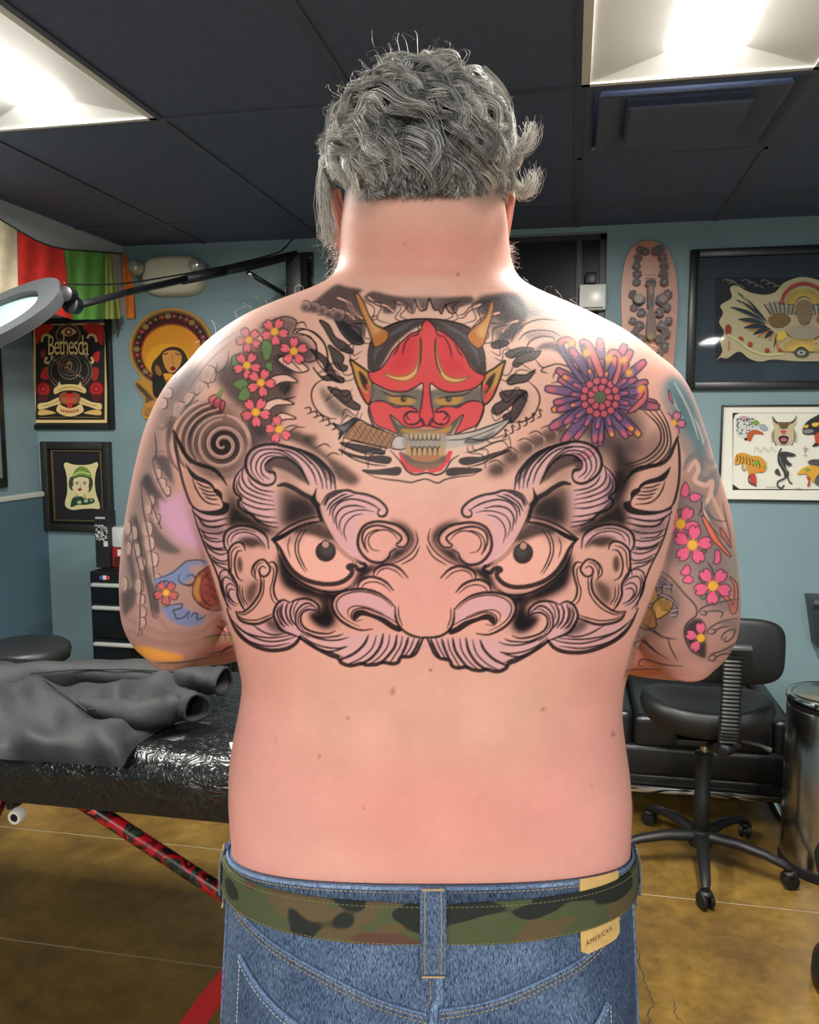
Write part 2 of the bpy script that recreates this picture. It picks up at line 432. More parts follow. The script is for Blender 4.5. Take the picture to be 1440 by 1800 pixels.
def body_parts():
    m = MB()
    rings = []
    for v, ul, ur, yc, bb_, bf, e in TORSO:
        a, b = lp(ul, v, yc), lp(ur, v, yc)
        rings.append(ring((a + b) / 2, (b[0] - a[0]) / 2, bb_, bf, e=e))
    m.loft(rings)
    # arms: photo point and depth of the bone, radii across and fore-aft
    for pts in (
        [((445, 690), .03, .050), ((394, 718), .03, .063), ((359, 770), .03, .063), ((341, 840), .025, .064), ((326, 920), .02, .064),
         ((318, 990), .015, .064), ((313, 1040), .015, .0625), ((308, 1074), .025, .0585), ((312, 1092), .06, .054), ((335, 1098), .11, .052), ((390, 1100), .17, .050), ((450, 1098), .23, .043),
         ((515, 1105), .28, .035), ((545, 1100), .30, .031)],
        [((1055, 690), .03, .050), ((1104, 714), .03, .064), ((1132, 765), .03, .063), ((1154, 840), .025, .064), ((1179, 920), .02, .064),
         ((1189, 1000), .015, .064), ((1197, 1056), .015, .0625), ((1202, 1094), .025, .0585), ((1196, 1114), .06, .054), ((1165, 1120), .11, .052), ((1110, 1118), .17, .050), ((1050, 1110), .23, .043),
         ((985, 1108), .28, .035), ((955, 1100), .30, .031)]):
        P = np.array([lp(*q[0], q[1]) for q in pts]); r = np.array([q[2] for q in pts])
        Q = cr(np.column_stack([P, r]), 5)
        m.tube([q[:3] for q in Q], [q[3] for q in Q], 28)
        # elbow tip
        e = P[7]; sgn = math.copysign(1, P[0][0])
        m.lathe([(0.003, -.042), (.022, -.036), (.035, -.018), (.038, 0), (.03, .02), (.012, .036)], 16, e + np.array([0, -.014, -.022]))
        # hand folded over the belly
        wv = P[-1]; d = np.array([-sgn * 0.92, 0.12, -.12]); d /= np.linalg.norm(d)
        up = np.array([0, -.1, 1.0]); up -= d * (up @ d); up /= np.linalg.norm(up)
        m.tube([wv - d * .01, wv + d * .03, wv + d * .07, wv + d * .095], [.03, .040, .043, .038], 16, flat=1.0, up=np.cross(up, d))
        for i, (o, l) in enumerate(((.030, .070), (.011, .080), (-.009, .074), (-.028, .058))):
            b0 = wv + d * .088 + up * o
            ny = np.array([0, -1.0, 0])
            m.tube([b0, b0 + d * l * .45, b0 + d * l * .75 + ny * .012, b0 + d * l * .9 + ny * .03], [.0098, .0092, .0085, .007], 10)
        t0 = wv + d * .03 + up * .032
        m.tube([t0, t0 + up * .025 + d * .022, t0 + up * .034 + d * .052], [.013, .011, .008], 10)
    # skull, jaw, nose
    def ell(c, r, n=24, k=16, taper=0.0):
        V = []
        for i in range(1, k):
            th = math.pi * i / k; z = math.cos(th)
            s_ = math.sin(th) * (1 - taper * max(0, -z))
            V.append([(c[0] + r[0] * s_ * math.cos(2 * math.pi * j / n), c[1] + r[1] * s_ * math.sin(2 * math.pi * j / n), c[2] + r[2] * z) for j in range(n)])
        m.loft(V[::-1])
    h = HEADC
    ell(h, (.083, .098, .092))
    ell(h + np.array([0, .035, -.045]), (.072, .075, .085))
    ell(h + np.array([0, .062, -.105]), (.055, .050, .045))                    # chin
    ell(h + np.array([-.050, .03, -.100]), (.036, .055, .045)); ell(h + np.array([.050, .03, -.100]), (.036, .055, .045))   # jaw corners
    m.tube([h + np.array([0, .098, .01]), h + np.array([0, .118, -.03]), h + np.array([0, .122, -.042]), h + np.array([0, .10, -.05])], [.009, .015, .017, .01], 12)
    return m
HEADC = lp(737, 300, 0.072)
BM_ = body_parts()
raw = BM_.build('raw_body', None)
md = raw.modifiers.new('r', 'REMESH'); md.mode = 'VOXEL'; md.voxel_size = 0.0034; md.adaptivity = 0
dg = bpy.context.evaluated_depsgraph_get()
ev = raw.evaluated_get(dg); tm = ev.to_mesh()
nv = len(tm.vertices); co = np.empty(nv * 3); tm.vertices.foreach_get('co', co); co = co.reshape(-1, 3)
quads = np.array([tuple(p.vertices) for p in tm.polygons if len(p.vertices) == 4])
tris_ = [tuple(p.vertices) for p in tm.polygons if len(p.vertices) != 4]
ne = len(tm.edges); ed = np.empty(ne * 2, int); tm.edges.foreach_get('vertices', ed); ed = ed.reshape(-1, 2)
ev.to_mesh_clear()
bpy.data.objects.remove(raw)
def smooth_verts(co, ed, it, lam=0.5, w=None):
    n = len(co); deg = np.bincount(ed.ravel(), minlength=n)[:, None].clip(1)
    for _ in range(it):
        acc = np.stack([np.bincount(ed[:, 0], co[ed[:, 1], k], n) + np.bincount(ed[:, 1], co[ed[:, 0], k], n) for k in range(3)], 1)
        d = (acc / deg - co) * lam
        co = co + (d if w is None else d * w[:, None])
    return co
def sstep(a, b, x): t = np.clip((x - a) / (b - a), 0, 1); return t * t * (3 - 2 * t)
co = smooth_verts(co, ed, 14)
# extra blending at neck root and shoulders, where the volumes meet
zz = co[:, 2]
wsh = np.maximum(sstep(1.52, 1.58, zz) * (1 - sstep(1.66, 1.70, zz)), 0.75 * sstep(1.34, 1.42, zz) * (1 - sstep(1.62, 1.66, zz))) * (co[:, 1] < 0.2)
co = smooth_verts(co, ed, 40, 0.5, wsh)
# relief of the back
def g(x, c, s_): return np.exp(-((x - c) / s_) ** 2)
px = lproj(co)
back = (1 - sstep(-0.06, -0.02, co[:, 1])) * (np.abs(co[:, 0]) < 0.26)
U, Vv = px[:, 0], px[:, 1]
dy = 0.006 * g(U, 748, 46) * sstep(560, 800, Vv) * (1 - sstep(1300, 1600, Vv))                     # spine
dy -= 0.004 * g(U, 575, 100) * g(Vv, 780, 150) + 0.004 * g(U, 920, 100) * g(Vv, 780, 150)           # shoulder blades
dy -= 0.004 * g(U, 630, 70) * g(Vv, 1330, 150) + 0.004 * g(U, 870, 70) * g(Vv, 1330, 150)           # long back muscles
dy += 0.003 * g(U, 520, 90) * g(Vv, 1235, 50) + 0.003 * g(U, 985, 90) * g(Vv, 1235, 50)
dy += 0.003 * g(U, 915, 45) * g(Vv, 1340, 45) + 0.002 * g(U, 640, 40) * g(Vv, 1290, 40)
dy += 0.004 * g(Vv, 478, 14) * g(U, 750, 130)                                                     # fold at the nape
co[:, 1] += dy * back
# ================================================================== tattoo: ink drawn on a flat sheet, then laid onto the skin
IU0, IV0, IW, IH = 195, 470, 1125, 760               # area of the sheet in photo pixels
INK = np.zeros((IH, IW, 3)); INA = np.zeros((IH, IW))
_gy, _gx = np.mgrid[0:IH, 0:IW].astype(float)
_rs = np.random.RandomState(3)
GRAIN = _rs.rand(IH, IW)
TF = lambda P: P                                     # crop -> photo coordinates of the current block
MIR = [False]; LWF = [1.5]
def crop(ox, oy, s):
    global TF
    TF = lambda P: np.array(P, float).reshape(-1, 2) / s + (ox, oy)
def K_(*c): return np.array(srgb(*c))
BLK, GRY, MID = K_(18, 15, 20), K_(40, 40, 46), K_(96, 92, 95)
RED, ROSE, ORG, GRN = K_(212, 70, 74), K_(232, 104, 114), K_(236, 170, 62), K_(104, 128, 78)
OCH, PUR, LIL, BLU, TEAL = K_(196, 140, 70), K_(112, 84, 118), K_(206, 158, 176), K_(112, 128, 168), K_(92, 128, 136)
_ML = np.array([(573,969),(304,756),(584,1055),(611,1168),(683,919),(669,895),(477,948),(415,1075),(483,831),(475,1143),(527,1120),(750,1122),(557,858),(402,895),(386,1021),(347,925),(330,880),(734,951),(734,955),(717,918)], float)
_MR = np.array([(917,969),(1192,770),(905,1067),(880,1173),(807,913),(818,903),(1022,943),(1085,1083),(1012,832),(1030,1148),(965,1127),(743,1122),(941,858),(1085,887),(1146,1012),(1176,930),(1190,880),(756,949),(756,953),(773,915)], float)
def _q(P):
    x, y = (P[:, 0] - 520) / 250, (P[:, 1] - 980) / 200
    return np.stack([np.ones_like(x), x, y, x * y, x * x, x ** 3, x * x * y], 1)
_MC = np.linalg.lstsq(_q(_ML), _MR, rcond=None)[0]
def _pts(P):
    Q = TF(P)
    if MIR[0]: Q = _q(Q) @ _MC
    return Q - (IU0, IV0)
def _blend(y0, y1, x0, x1, a, col):
    a = np.clip(a, 0, 1)
    INK[y0:y1, x0:x1] = INK[y0:y1, x0:x1] * (1 - a[..., None]) + col * a[..., None]
    INA[y0:y1, x0:x1] = INA[y0:y1, x0:x1] * (1 - a) + a
def L(P, w=2.2, col=BLK, t=(0.45, 0.45), a=0.95, n=7, closed=False):
    Q = _pts(P); w = w * LWF[0]
    if len(Q) > 2: Q = cr(Q, n, closed)
    if closed: Q = np.vstack([Q, Q[:1]])
    s = np.linspace(0, 1, len(Q))
    r = 0.5 * w * np.minimum(1, np.minimum(t[0] + (1 - t[0]) * s / 0.22, t[1] + (1 - t[1]) * (1 - s) / 0.22)) if not closed else np.full(len(Q), .5 * w)
    m = w + 2
    x0, y0 = np.maximum(np.floor(Q.min(0) - m), 0).astype(int); x1, y1 = np.minimum(np.ceil(Q.max(0) + m), (IW, IH)).astype(int)
    if x1 <= x0 or y1 <= y0: return
    A = np.zeros((y1 - y0, x1 - x0))
    for i in range(len(Q) - 1):
        p, q = Q[i], Q[i + 1]; rr = max(r[i], r[i + 1]) + 1.5
        a0, b0 = np.maximum(np.floor(np.minimum(p, q) - rr).astype(int), (x0, y0)); a1, b1 = np.minimum(np.ceil(np.maximum(p, q) + rr).astype(int) + 1, (x1, y1))
        if a1 <= a0 or b1 <= b0: continue
        X, Y = _gx[b0:b1, a0:a1] - p[0], _gy[b0:b1, a0:a1] - p[1]
        d = q - p; l2 = d @ d + 1e-9
        h = np.clip((X * d[0] + Y * d[1]) / l2, 0, 1)
        dist = np.hypot(X - h * d[0], Y - h * d[1])
        al = np.clip(r[i] + (r[i + 1] - r[i]) * h - dist + 0.5, 0, 1)
        sub = A[b0 - y0:b1 - y0, a0 - x0:a1 - x0]; np.maximum(sub, al, out=sub)
    _blend(y0, y1, x0, x1, A * a, col)
def _mask(Q, m):
    x0, y0 = np.maximum(np.floor(Q.min(0) - m), 0).astype(int); x1, y1 = np.minimum(np.ceil(Q.max(0) + m), (IW, IH)).astype(int)
    if x1 <= x0 or y1 <= y0: return None
    A = np.zeros((y1 - y0, x1 - x0)); xs = np.arange(x0, x1)
    for k in (0.17, 0.5, 0.83):                      # three scanlines a row
        ys = np.arange(y0, y1) + k - 0.5
        px_, py_ = Q[:, 0], Q[:, 1]; qx, qy = np.roll(px_, -1), np.roll(py_, -1)
        for j, y in enumerate(ys):
            c = (py_ <= y) != (qy <= y)
            if not c.any(): continue
            xi = np.sort(px_[c] + (y - py_[c]) / (qy[c] - py_[c]) * (qx[c] - px_[c]))
            for a_, b_ in zip(xi[0::2], xi[1::2]):
                A[j] += np.clip(np.minimum(xs + .5, b_) - np.maximum(xs - .5, a_), 0, 1) / 3
    return A, x0, y0, x1, y1
def _blur(A, r):
    r = int(round(r))
    if r < 1: return A
    for _ in range(2):
        for ax in (0, 1):
            P = np.pad(A, [(r + 1, r) if i == ax else (0, 0) for i in (0, 1)], mode='constant')
            C = np.cumsum(P, ax); n = A.shape[ax]
            A = (np.take(C, np.arange(2 * r + 1, 2 * r + 1 + n), ax) - np.take(C, np.arange(0, n), ax)) / (2 * r + 1)
    return A
def Fl(P, col=BLK, a=0.9, blur=0, spl=True, grain=0.0, n=5):
    Q = _pts(P)
    if spl: Q = cr(Q, n, True)
    r = _mask(Q, 2.5 * blur + 2)
    if r is None: return
    A, x0, y0, x1, y1 = r
    if blur: A = _blur(A, blur * .75)
    if grain: A = A * (1 - .5 * grain * GRAIN[y0:y1, x0:x1])
    _blend(y0, y1, x0, x1, A * a, col)
def FO(P, col, w=1.8, a=0.9, oc=BLK, **k):            # filled and outlined
    Fl(P, col, a, **k); L(P, w, oc, closed=True)
def Ls(w, *Ps, **k):
    for P in Ps: L(P, w, **k)
def circ(cx, cy, r, n=14, sq=1.0, rot=0.0):
    t = np.linspace(0, 2 * np.pi, n, endpoint=False)
    x, y = r * np.cos(t), r * sq * np.sin(t); c, s = math.cos(rot), math.sin(rot)
    return np.stack([cx + c * x - s * y, cy + s * x + c * y], 1).ravel().tolist()
def blossom(cx, cy, r, rot=0.3, col=ROSE, petals=(0, 1, 2, 3, 4), oc=GRY, sq=1.0, a=0.92):
    for k in petals:
        t = rot + k * 2 * math.pi / 5; u = np.array([math.cos(t), math.sin(t)]); v = np.array([-u[1], u[0]])
        P = [u * r * .22, u * r * .55 + v * r * .30, u * r * .86 + v * r * .27, u * r * 1.0 + v * r * .1, u * r * .88, u * r * 1.0 - v * r * .1, u * r * .86 - v * r * .27, u * r * .55 - v * r * .30]
        P = (np.array(P) * (1, sq) + (cx, cy)).ravel().tolist()
        Fl(P, col, a); Fl((np.array(P).reshape(-1, 2) * .5 + np.array([cx, cy]) * .5).ravel().tolist(), col * np.array([.9, .6, .65]), .35, 1)
        L(P, 1.5, oc, closed=True, a=.85)
    Fl(circ(cx, cy, r * .26, sq=sq), ORG, .95)
    for k in range(9):
        t = k * .7; L([cx + r * .2 * math.cos(t), cy + r * .2 * math.sin(t) * sq, cx + r * .4 * math.cos(t), cy + r * .4 * math.sin(t) * sq], 1.3, K_(205, 150, 50), a=.8)

def demon():
    crop(290, 740, 3.1304)
    # healing redness and lilac stencil tint of the hair bands
    for P in ([450,240,500,140,650,130,820,200,930,280,935,370,840,370,760,300,640,230,560,230,600,330,500,330], [385,300,440,260,500,340,620,400,620,590,500,540,400,440],
              [870,450,960,385,1110,405,1215,480,1180,510,1060,560,1080,740,1190,775,1060,770,940,650], [600,1030,660,985,800,985,850,1050,760,1060,760,1140,900,1180,1140,1170,1410,1200,1380,1280,1000,1340,760,1200,640,1150],
              [340,1050,420,1120,560,1110,740,1190,620,1260,460,1220], [300,830,380,850,400,980,360,1040,310,920], [150,480,340,520,330,620,350,780,280,800,200,620], [940,1000,1050,930,1240,1000,1260,1100,1060,1020,960,1060], [340,620,440,580,560,640,570,700,440,640,350,720]):
        Fl(P, LIL, .42, 3)
    # shading
    Fl([630,380,690,365,760,405,820,440,850,520,790,540,720,565,660,595,625,560], BLK, .88, 10, grain=.25)
    Fl([680,430,790,430,850,520,780,545,670,570], BLK, .9, 9, grain=.15)
    Fl([350,440,400,420,420,480,500,530,560,580,640,600,590,640,520,600,430,575,350,600,330,520], BLK, .82, 8, grain=.2)
    Fl([330,330,380,360,395,430,350,470,320,420], BLK, .45, 12)
    Fl([1230,545,1310,560,1365,610,1375,670,1330,730,1260,775,1180,800,1200,780,1240,740,1265,700,1325,690,1340,650,1300,590], BLK, .98, 6, grain=.1)
    Fl([1090,800,1200,785,1250,780,1150,820,1080,850,1040,920,940,950,920,1010,940,1080,900,1140,830,1120,790,1060,860,1050,840,990,760,960,690,930,640,880,615,760,640,720,690,820,760,890,860,930,960,935,1030,900,1060,830], BLK, .98, 5, grain=.1)
    Fl([620,760,660,850,740,920,840,960,800,980,700,940,640,890], BLK, .8, 9)
    Fl([1080,820,1150,800,1130,840,1050,900,960,945,925,1000,900,980,860,945,940,940,1020,910,1060,850], BLK, .95, 4); Fl([640,760,680,830,740,890,820,925,800,950,720,920,660,860], BLK, .8, 5)
    Fl([380,470,440,510,520,560,580,590,560,625,480,590,400,570,360,580,350,520], BLK, .9, 6); Fl([800,1060,880,1010,920,1060,930,1110,880,1135,820,1110], BLK, .8, 7)
    Fl([345,360,385,400,395,440,370,500,345,460], BLK, .6, 9); Fl([180,540,230,575,330,590,330,640,250,620,190,590], BLK, .55, 7)
    Fl([830,1085,880,1050,960,1100,930,1140,860,1140], BLK, .6, 9, grain=.2)
    Fl([450,1000,445,930,480,885,515,880,510,940,480,1000], BLK, .85, 6, grain=.2)
    Fl([550,1105,600,1085,660,1150,640,1170,580,1150], BLK, .8, 5)
    Fl([555,270,553,240,575,212,625,198,685,212,745,262,795,345,750,330,690,290,630,265,590,258,605,285,590,290,572,278], BLK, .85, 3)
    Fl([590,250,690,270,760,320,700,345,630,330,610,290], BLK, .35, 9)
    Fl([400,655,440,636,495,640,535,668,556,705,520,690,480,700,440,690,425,672], BLK, .9, 4)
    Fl(circ(412, 790, 46, sq=.34, rot=1.5), BLK, .85, 3)
    Fl([410,900,440,860,470,880,430,980], BLK, .25, 10)
    # ear
    Fl([150,462,190,488,250,494,308,480,317,455,300,422,270,392,266,372,292,376,314,400,320,440,352,455,352,490,320,517,260,522,200,508,150,478], BLK, .97)
    Fl([112,233,145,270,180,300,228,322,264,350,278,384,240,352,190,334,155,318,130,280], BLK, .97)
    L([45,52,75,112,110,180,150,222,200,243,260,262,305,300,342,355], 4.6, t=(.6, .25)); L([48,55,55,120,75,235,100,340,132,435,160,480], 3)
    Ls(2, [150,320,170,370,200,420,240,452,300,462], [172,338,215,362,258,370], [186,366,225,385,272,392], [202,393,240,408,288,410], [218,416,255,430,292,432])
    Ls(2.6, [150,495,200,540,260,552,342,535], [180,528,220,575,280,583,347,566])
    Ls(1.9, [185,590,230,615,290,620,332,603], [190,620,240,655,290,665,330,655], [205,650,250,690,300,702,337,695], [225,690,270,722,310,735,347,722], [240,730,290,765,330,772,354,760], [262,770,300,800,342,815], [200,605,235,640,300,650], [216,672,265,705,340,712], [250,752,290,780,350,790])
    L([150,480,180,580,220,690,270,800,300,880,325,960,350,1040], 2.2)
    Ls(1.8, [395,890,370,845,335,820,305,835,302,890,320,960,345,1010], [390,905,360,870,330,860,318,890,330,950,360,1000,390,1020], [385,930,360,925,350,950,370,990,400,1010], [392,915,358,895,338,915,345,960,375,1000], [315,850,310,900,330,980,365,1040])
    # cheek
    L([340,1035,380,1130,430,1195,500,1240,580,1262,660,1255,712,1230,745,1190], 4.6, t=(.3, .8))
    Ls(2, [365,1090,420,1150,500,1195,580,1214,660,1205,722,1185], [385,1112,440,1162,520,1187,600,1192,690,1180], [480,1120,540,1160,600,1177,660,1168], [400,1160,470,1215,580,1240,690,1222])
    # tusk
    L([390,1050,432,1050,480,1010,520,950,530,890,522,850], 2.8); L([395,1060,440,1064,497,1022,537,955,545,890,542,860], 1.8)
    L([390,1050,410,1090,450,1112,510,1116,560,1096,602,1074], 3.2); L([402,1070,440,1092,500,1096,560,1076,596,1060], 1.7)
    L([495,850,488,810,508,775,540,763,566,785,579,815,566,845,545,856,525,846,519,820,535,800,556,810], 2.6)
    L([510,880,478,840,485,795,515,762], 1.7); L([500,870,497,830,512,790,540,778], 1.5)
    L([572,780,598,778,616,810,610,860,598,920,608,970,635,1000], 2.6); L([582,800,598,820,592,880,580,930,592,985,620,1010], 1.6)
    # cheek bag loops
    L([350,850,352,790,350,720,375,680,410,667,432,682,442,712], 2.8); L([362,850,366,790,366,730,385,700,412,690], 1.6)
    L([345,720,328,690,325,640,345,602,400,578,460,580,520,602,560,640,572,702], 3); Ls(1.7, [362,668,380,630,430,612,490,625,530,660,552,692], [348,690,345,650,368,615,430,596,500,612])
    L([425,714,400,720,385,760,385,810,400,860,427,882], 2.2); L([352,790,365,850,395,900,400,960,420,1010,442,1045], 2.8); Ls(1.5, [410,900,415,960,440,1020], [425,910,430,970,455,1015])
    # brow swirl
    L([605,285,609,320,590,347,550,353,500,330,460,290,444,240,455,188,490,150,550,130,620,130,700,150,762,190,805,235], 3.4)
    L([555,270,555,238,600,203,660,204,722,240,762,290,792,352], 3); L([555,270,575,281,600,284,609,310], 3)
    Ls(1.9, [520,332,480,280,475,220,510,170,570,155,640,165,700,200,747,250,782,322], [545,330,505,280,505,230,535,190,590,175,650,185,712,225,752,280,790,345], [575,322,535,290,530,240,560,200,610,188])
    Ls(2.1, [640,130,720,150,790,195,850,250,882,310,892,372], [680,140,760,165,830,210,890,270,912,330,913,376], [600,150,690,170,760,215,812,280,836,350], [620,140,710,160,780,205,835,265,862,330,868,370], [660,135,740,158,812,202,870,260,898,325], [720,150,800,180,860,225,905,285,925,345])
    L([740,152,820,190,882,240,926,300,940,378], 3)
    L([446,245,400,290,380,340,385,390,420,425,404,440,408,470,440,500,482,520,512,552,560,575,622,587], 3)
    Ls(2, [430,262,425,310,450,360,510,395,590,416], [455,310,480,350,530,380,602,391], [395,330,400,380,440,420,510,450,602,465], [400,425,450,460,530,485,607,486], [412,452,460,500,540,525,612,531], [470,520,530,550,622,562], [410,300,408,345,440,390,520,425,598,440])
    L([622,356,660,350,710,370,760,402,805,425,845,462], 5.4, t=(.5, .8)); Fl([836,366,818,398,806,420,800,440,835,490,860,540,846,470,832,420], BLK, .97)
    L([840,470,855,525,875,570,912,640,960,702,1012,748,1070,778,1105,792], 5.0, t=(.9, .5))
    # eye
    Fl([600,655,700,590,860,555,915,640,1060,770,1020,850,900,890,760,860,660,760], K_(244, 176, 160), .5, 3)
    Fl([700,604,760,572,850,556,890,596,925,655,880,655,820,634,760,622,722,624], BLK, .95, 4, grain=.2)
    Fl([640,650,700,600,780,600,760,640,700,680], BLK, .4, 8)
    L([588,650,640,610,690,577,760,546,852,524], 2.6); L([598,660,660,630,722,590,790,565,862,552], 4)
    Fl([582,650,640,622,710,588,660,640,612,664], BLK, .97)
    L([600,660,632,702,662,762,702,822,762,868,842,893,922,898,982,882,1022,850,1030,822,1008,805,1022,794,1050,802,1062,817,1092,815,1106,800,1096,784], 5.2, t=(.7, .7))
    L([612,690,650,790,712,862,800,914,880,938,960,937,1022,910], 2.6)
    Ls(1.8, [752,598,722,660,718,720,740,780,772,832], [776,598,740,660,735,720,757,780,784,826]); Ls(1.4, [690,636,676,690,690,750])
    Fl(circ(885, 718, 57), BLK, .96); Fl(circ(892, 705, 36), MID, .5, 6, grain=.5); FO(circ(884, 680, 22), K_(196, 140, 130), 1.4)
    Ls(1.6, [1036,768,1030,800], [1052,774,1048,802])
    # brow curls beside the nose bridge
    L([862,456,890,410,930,390,970,384,1010,382,1050,395,1110,405,1170,430,1210,465,1223,495,1210,521,1181,523,1171,502,1186,484], 3)
    Ls(2.2, [930,562,925,500,960,450,1020,430,1090,440,1150,465,1182,490], [952,600,940,530,975,480,1040,465,1105,476]); Ls(1.6, [975,632,960,570,985,520,1040,495,1100,490,1152,500], [1000,662,985,610,1000,560,1040,522,1092,511])
    Ls(2.2, [880,470,900,430,950,402], [890,492,915,450,970,412,1002,402], [905,520,920,470,980,427,1042,406], [872,462,905,412,975,392])
    L([1280,690,1318,692,1340,660,1330,620,1290,580,1230,560,1160,554,1100,575,1070,620,1062,680,1085,732,1130,770,1190,779,1230,752,1242,722,1272,702], 3.4)
    L([1118,720,1096,690,1085,640,1105,595,1160,575,1220,585,1270,610,1302,640,1291,665,1273,680,1290,696], 2.8)
    Ls(1.7, [1115,722,1100,670,1115,625,1160,600,1210,600], [1180,716,1140,706,1120,670,1130,630,1170,605,1222,600,1262,625,1282,655])
    Ls(1.8, [1380,600,1391,660,1362,720,1302,765,1250,785], [1402,690,1370,750,1302,790])
    # nose
    L([1148,852,1155,820,1190,796,1240,790,1290,811,1337,862], 3.2); L([1165,850,1180,826,1220,811,1270,826,1312,866], 1.6)
    L([1058,922,1075,880,1120,859,1170,864,1220,890,1257,932], 3.2); L([1075,926,1100,896,1150,885,1200,901,1242,937], 1.6)
    L([1264,1022,1230,985,1170,945,1090,925,1010,930,945,955,919,1000,930,1050,965,1096,1020,1131,1080,1151,1142,1145], 3.2); L([1250,1022,1200,976,1130,946,1050,940,980,960,945,1000,955,1050,1000,1096,1072,1131], 1.7)
    Fl([1030,1075,1045,1048,1085,1038,1140,1058,1210,1083,1262,1118,1302,1142,1290,1162,1240,1142,1180,1102,1120,1077,1080,1072,1060,1088,1043,1096], BLK, .97)
    L([1088,1094,1045,1100,1024,1074,1040,1042,1090,1030,1160,1052,1232,1083,1300,1130], 1.8); L([1012,1084,1008,1040,1050,1018,1120,1028,1202,1060], 1.5)
    L([1267,1022,1270,1080,1290,1130,1330,1166,1380,1187,1442,1196], 3); L([1285,1018,1288,1075,1308,1128], 1.6)
    # moustache
    L([850,1058,846,1020,815,990,770,977,720,985,690,1000], 2.8); L([850,1058,820,1040,780,1040,750,1066,750,1110,780,1146,840,1166,900,1170,937,1155], 2.6)
    L([842,1040,800,1006,760,1010,725,1050,720,1110,745,1152,792,1190], 2.4); L([820,1020,780,1022,740,1058,735,1110,765,1155], 1.5)
    L([690,1000,650,985,615,1010,598,1060,610,1102,640,1150,700,1175,745,1190], 3)
    Ls(2.4, [625,1020,618,1060,638,1110,662,1132], [650,1000,640,1050,655,1100,682,1130], [680,995,665,1040,675,1090,702,1126], [710,990,690,1040,695,1090,717,1122]); Ls(1.5, [638,1008,630,1055,648,1105], [740,985,712,1030,708,1080])
    L([742,1190,790,1225,850,1260,912,1290,952,1304,972,1331,1020,1346,1080,1335,1110,1342,1160,1340,1200,1328,1250,1336,1282,1328,1300,1300,1350,1296,1382,1278,1402,1240,1418,1198], 4.4, t=(.8, .5))
    Ls(2, [745,1172,800,1215,870,1242,950,1251,1002,1240], [755,1152,810,1186,890,1206,960,1204,1012,1190], [860,1268,930,1266,1002,1242], [770,1160,850,1190,940,1185,980,1172], [760,1200,840,1248,930,1280,980,1300])
    for k, P in enumerate(([1120,1180,1095,1230,1040,1280,970,1312], [1165,1178,1140,1250,1080,1305,1010,1338], [1202,1172,1185,1240,1140,1300,1080,1338], [1237,1176,1225,1240,1180,1300,1130,1336], [1277,1178,1265,1240,1230,1290,1190,1330],
                           [1307,1184,1295,1240,1265,1290,1240,1328], [1340,1190,1325,1240,1300,1294], [1372,1194,1350,1250,1320,1294], [1402,1200,1380,1250,1355,1288], [1422,1200,1405,1242])):
        L(P, 3.2 if k % 2 == 0 else 1.8, t=(.5, .8))

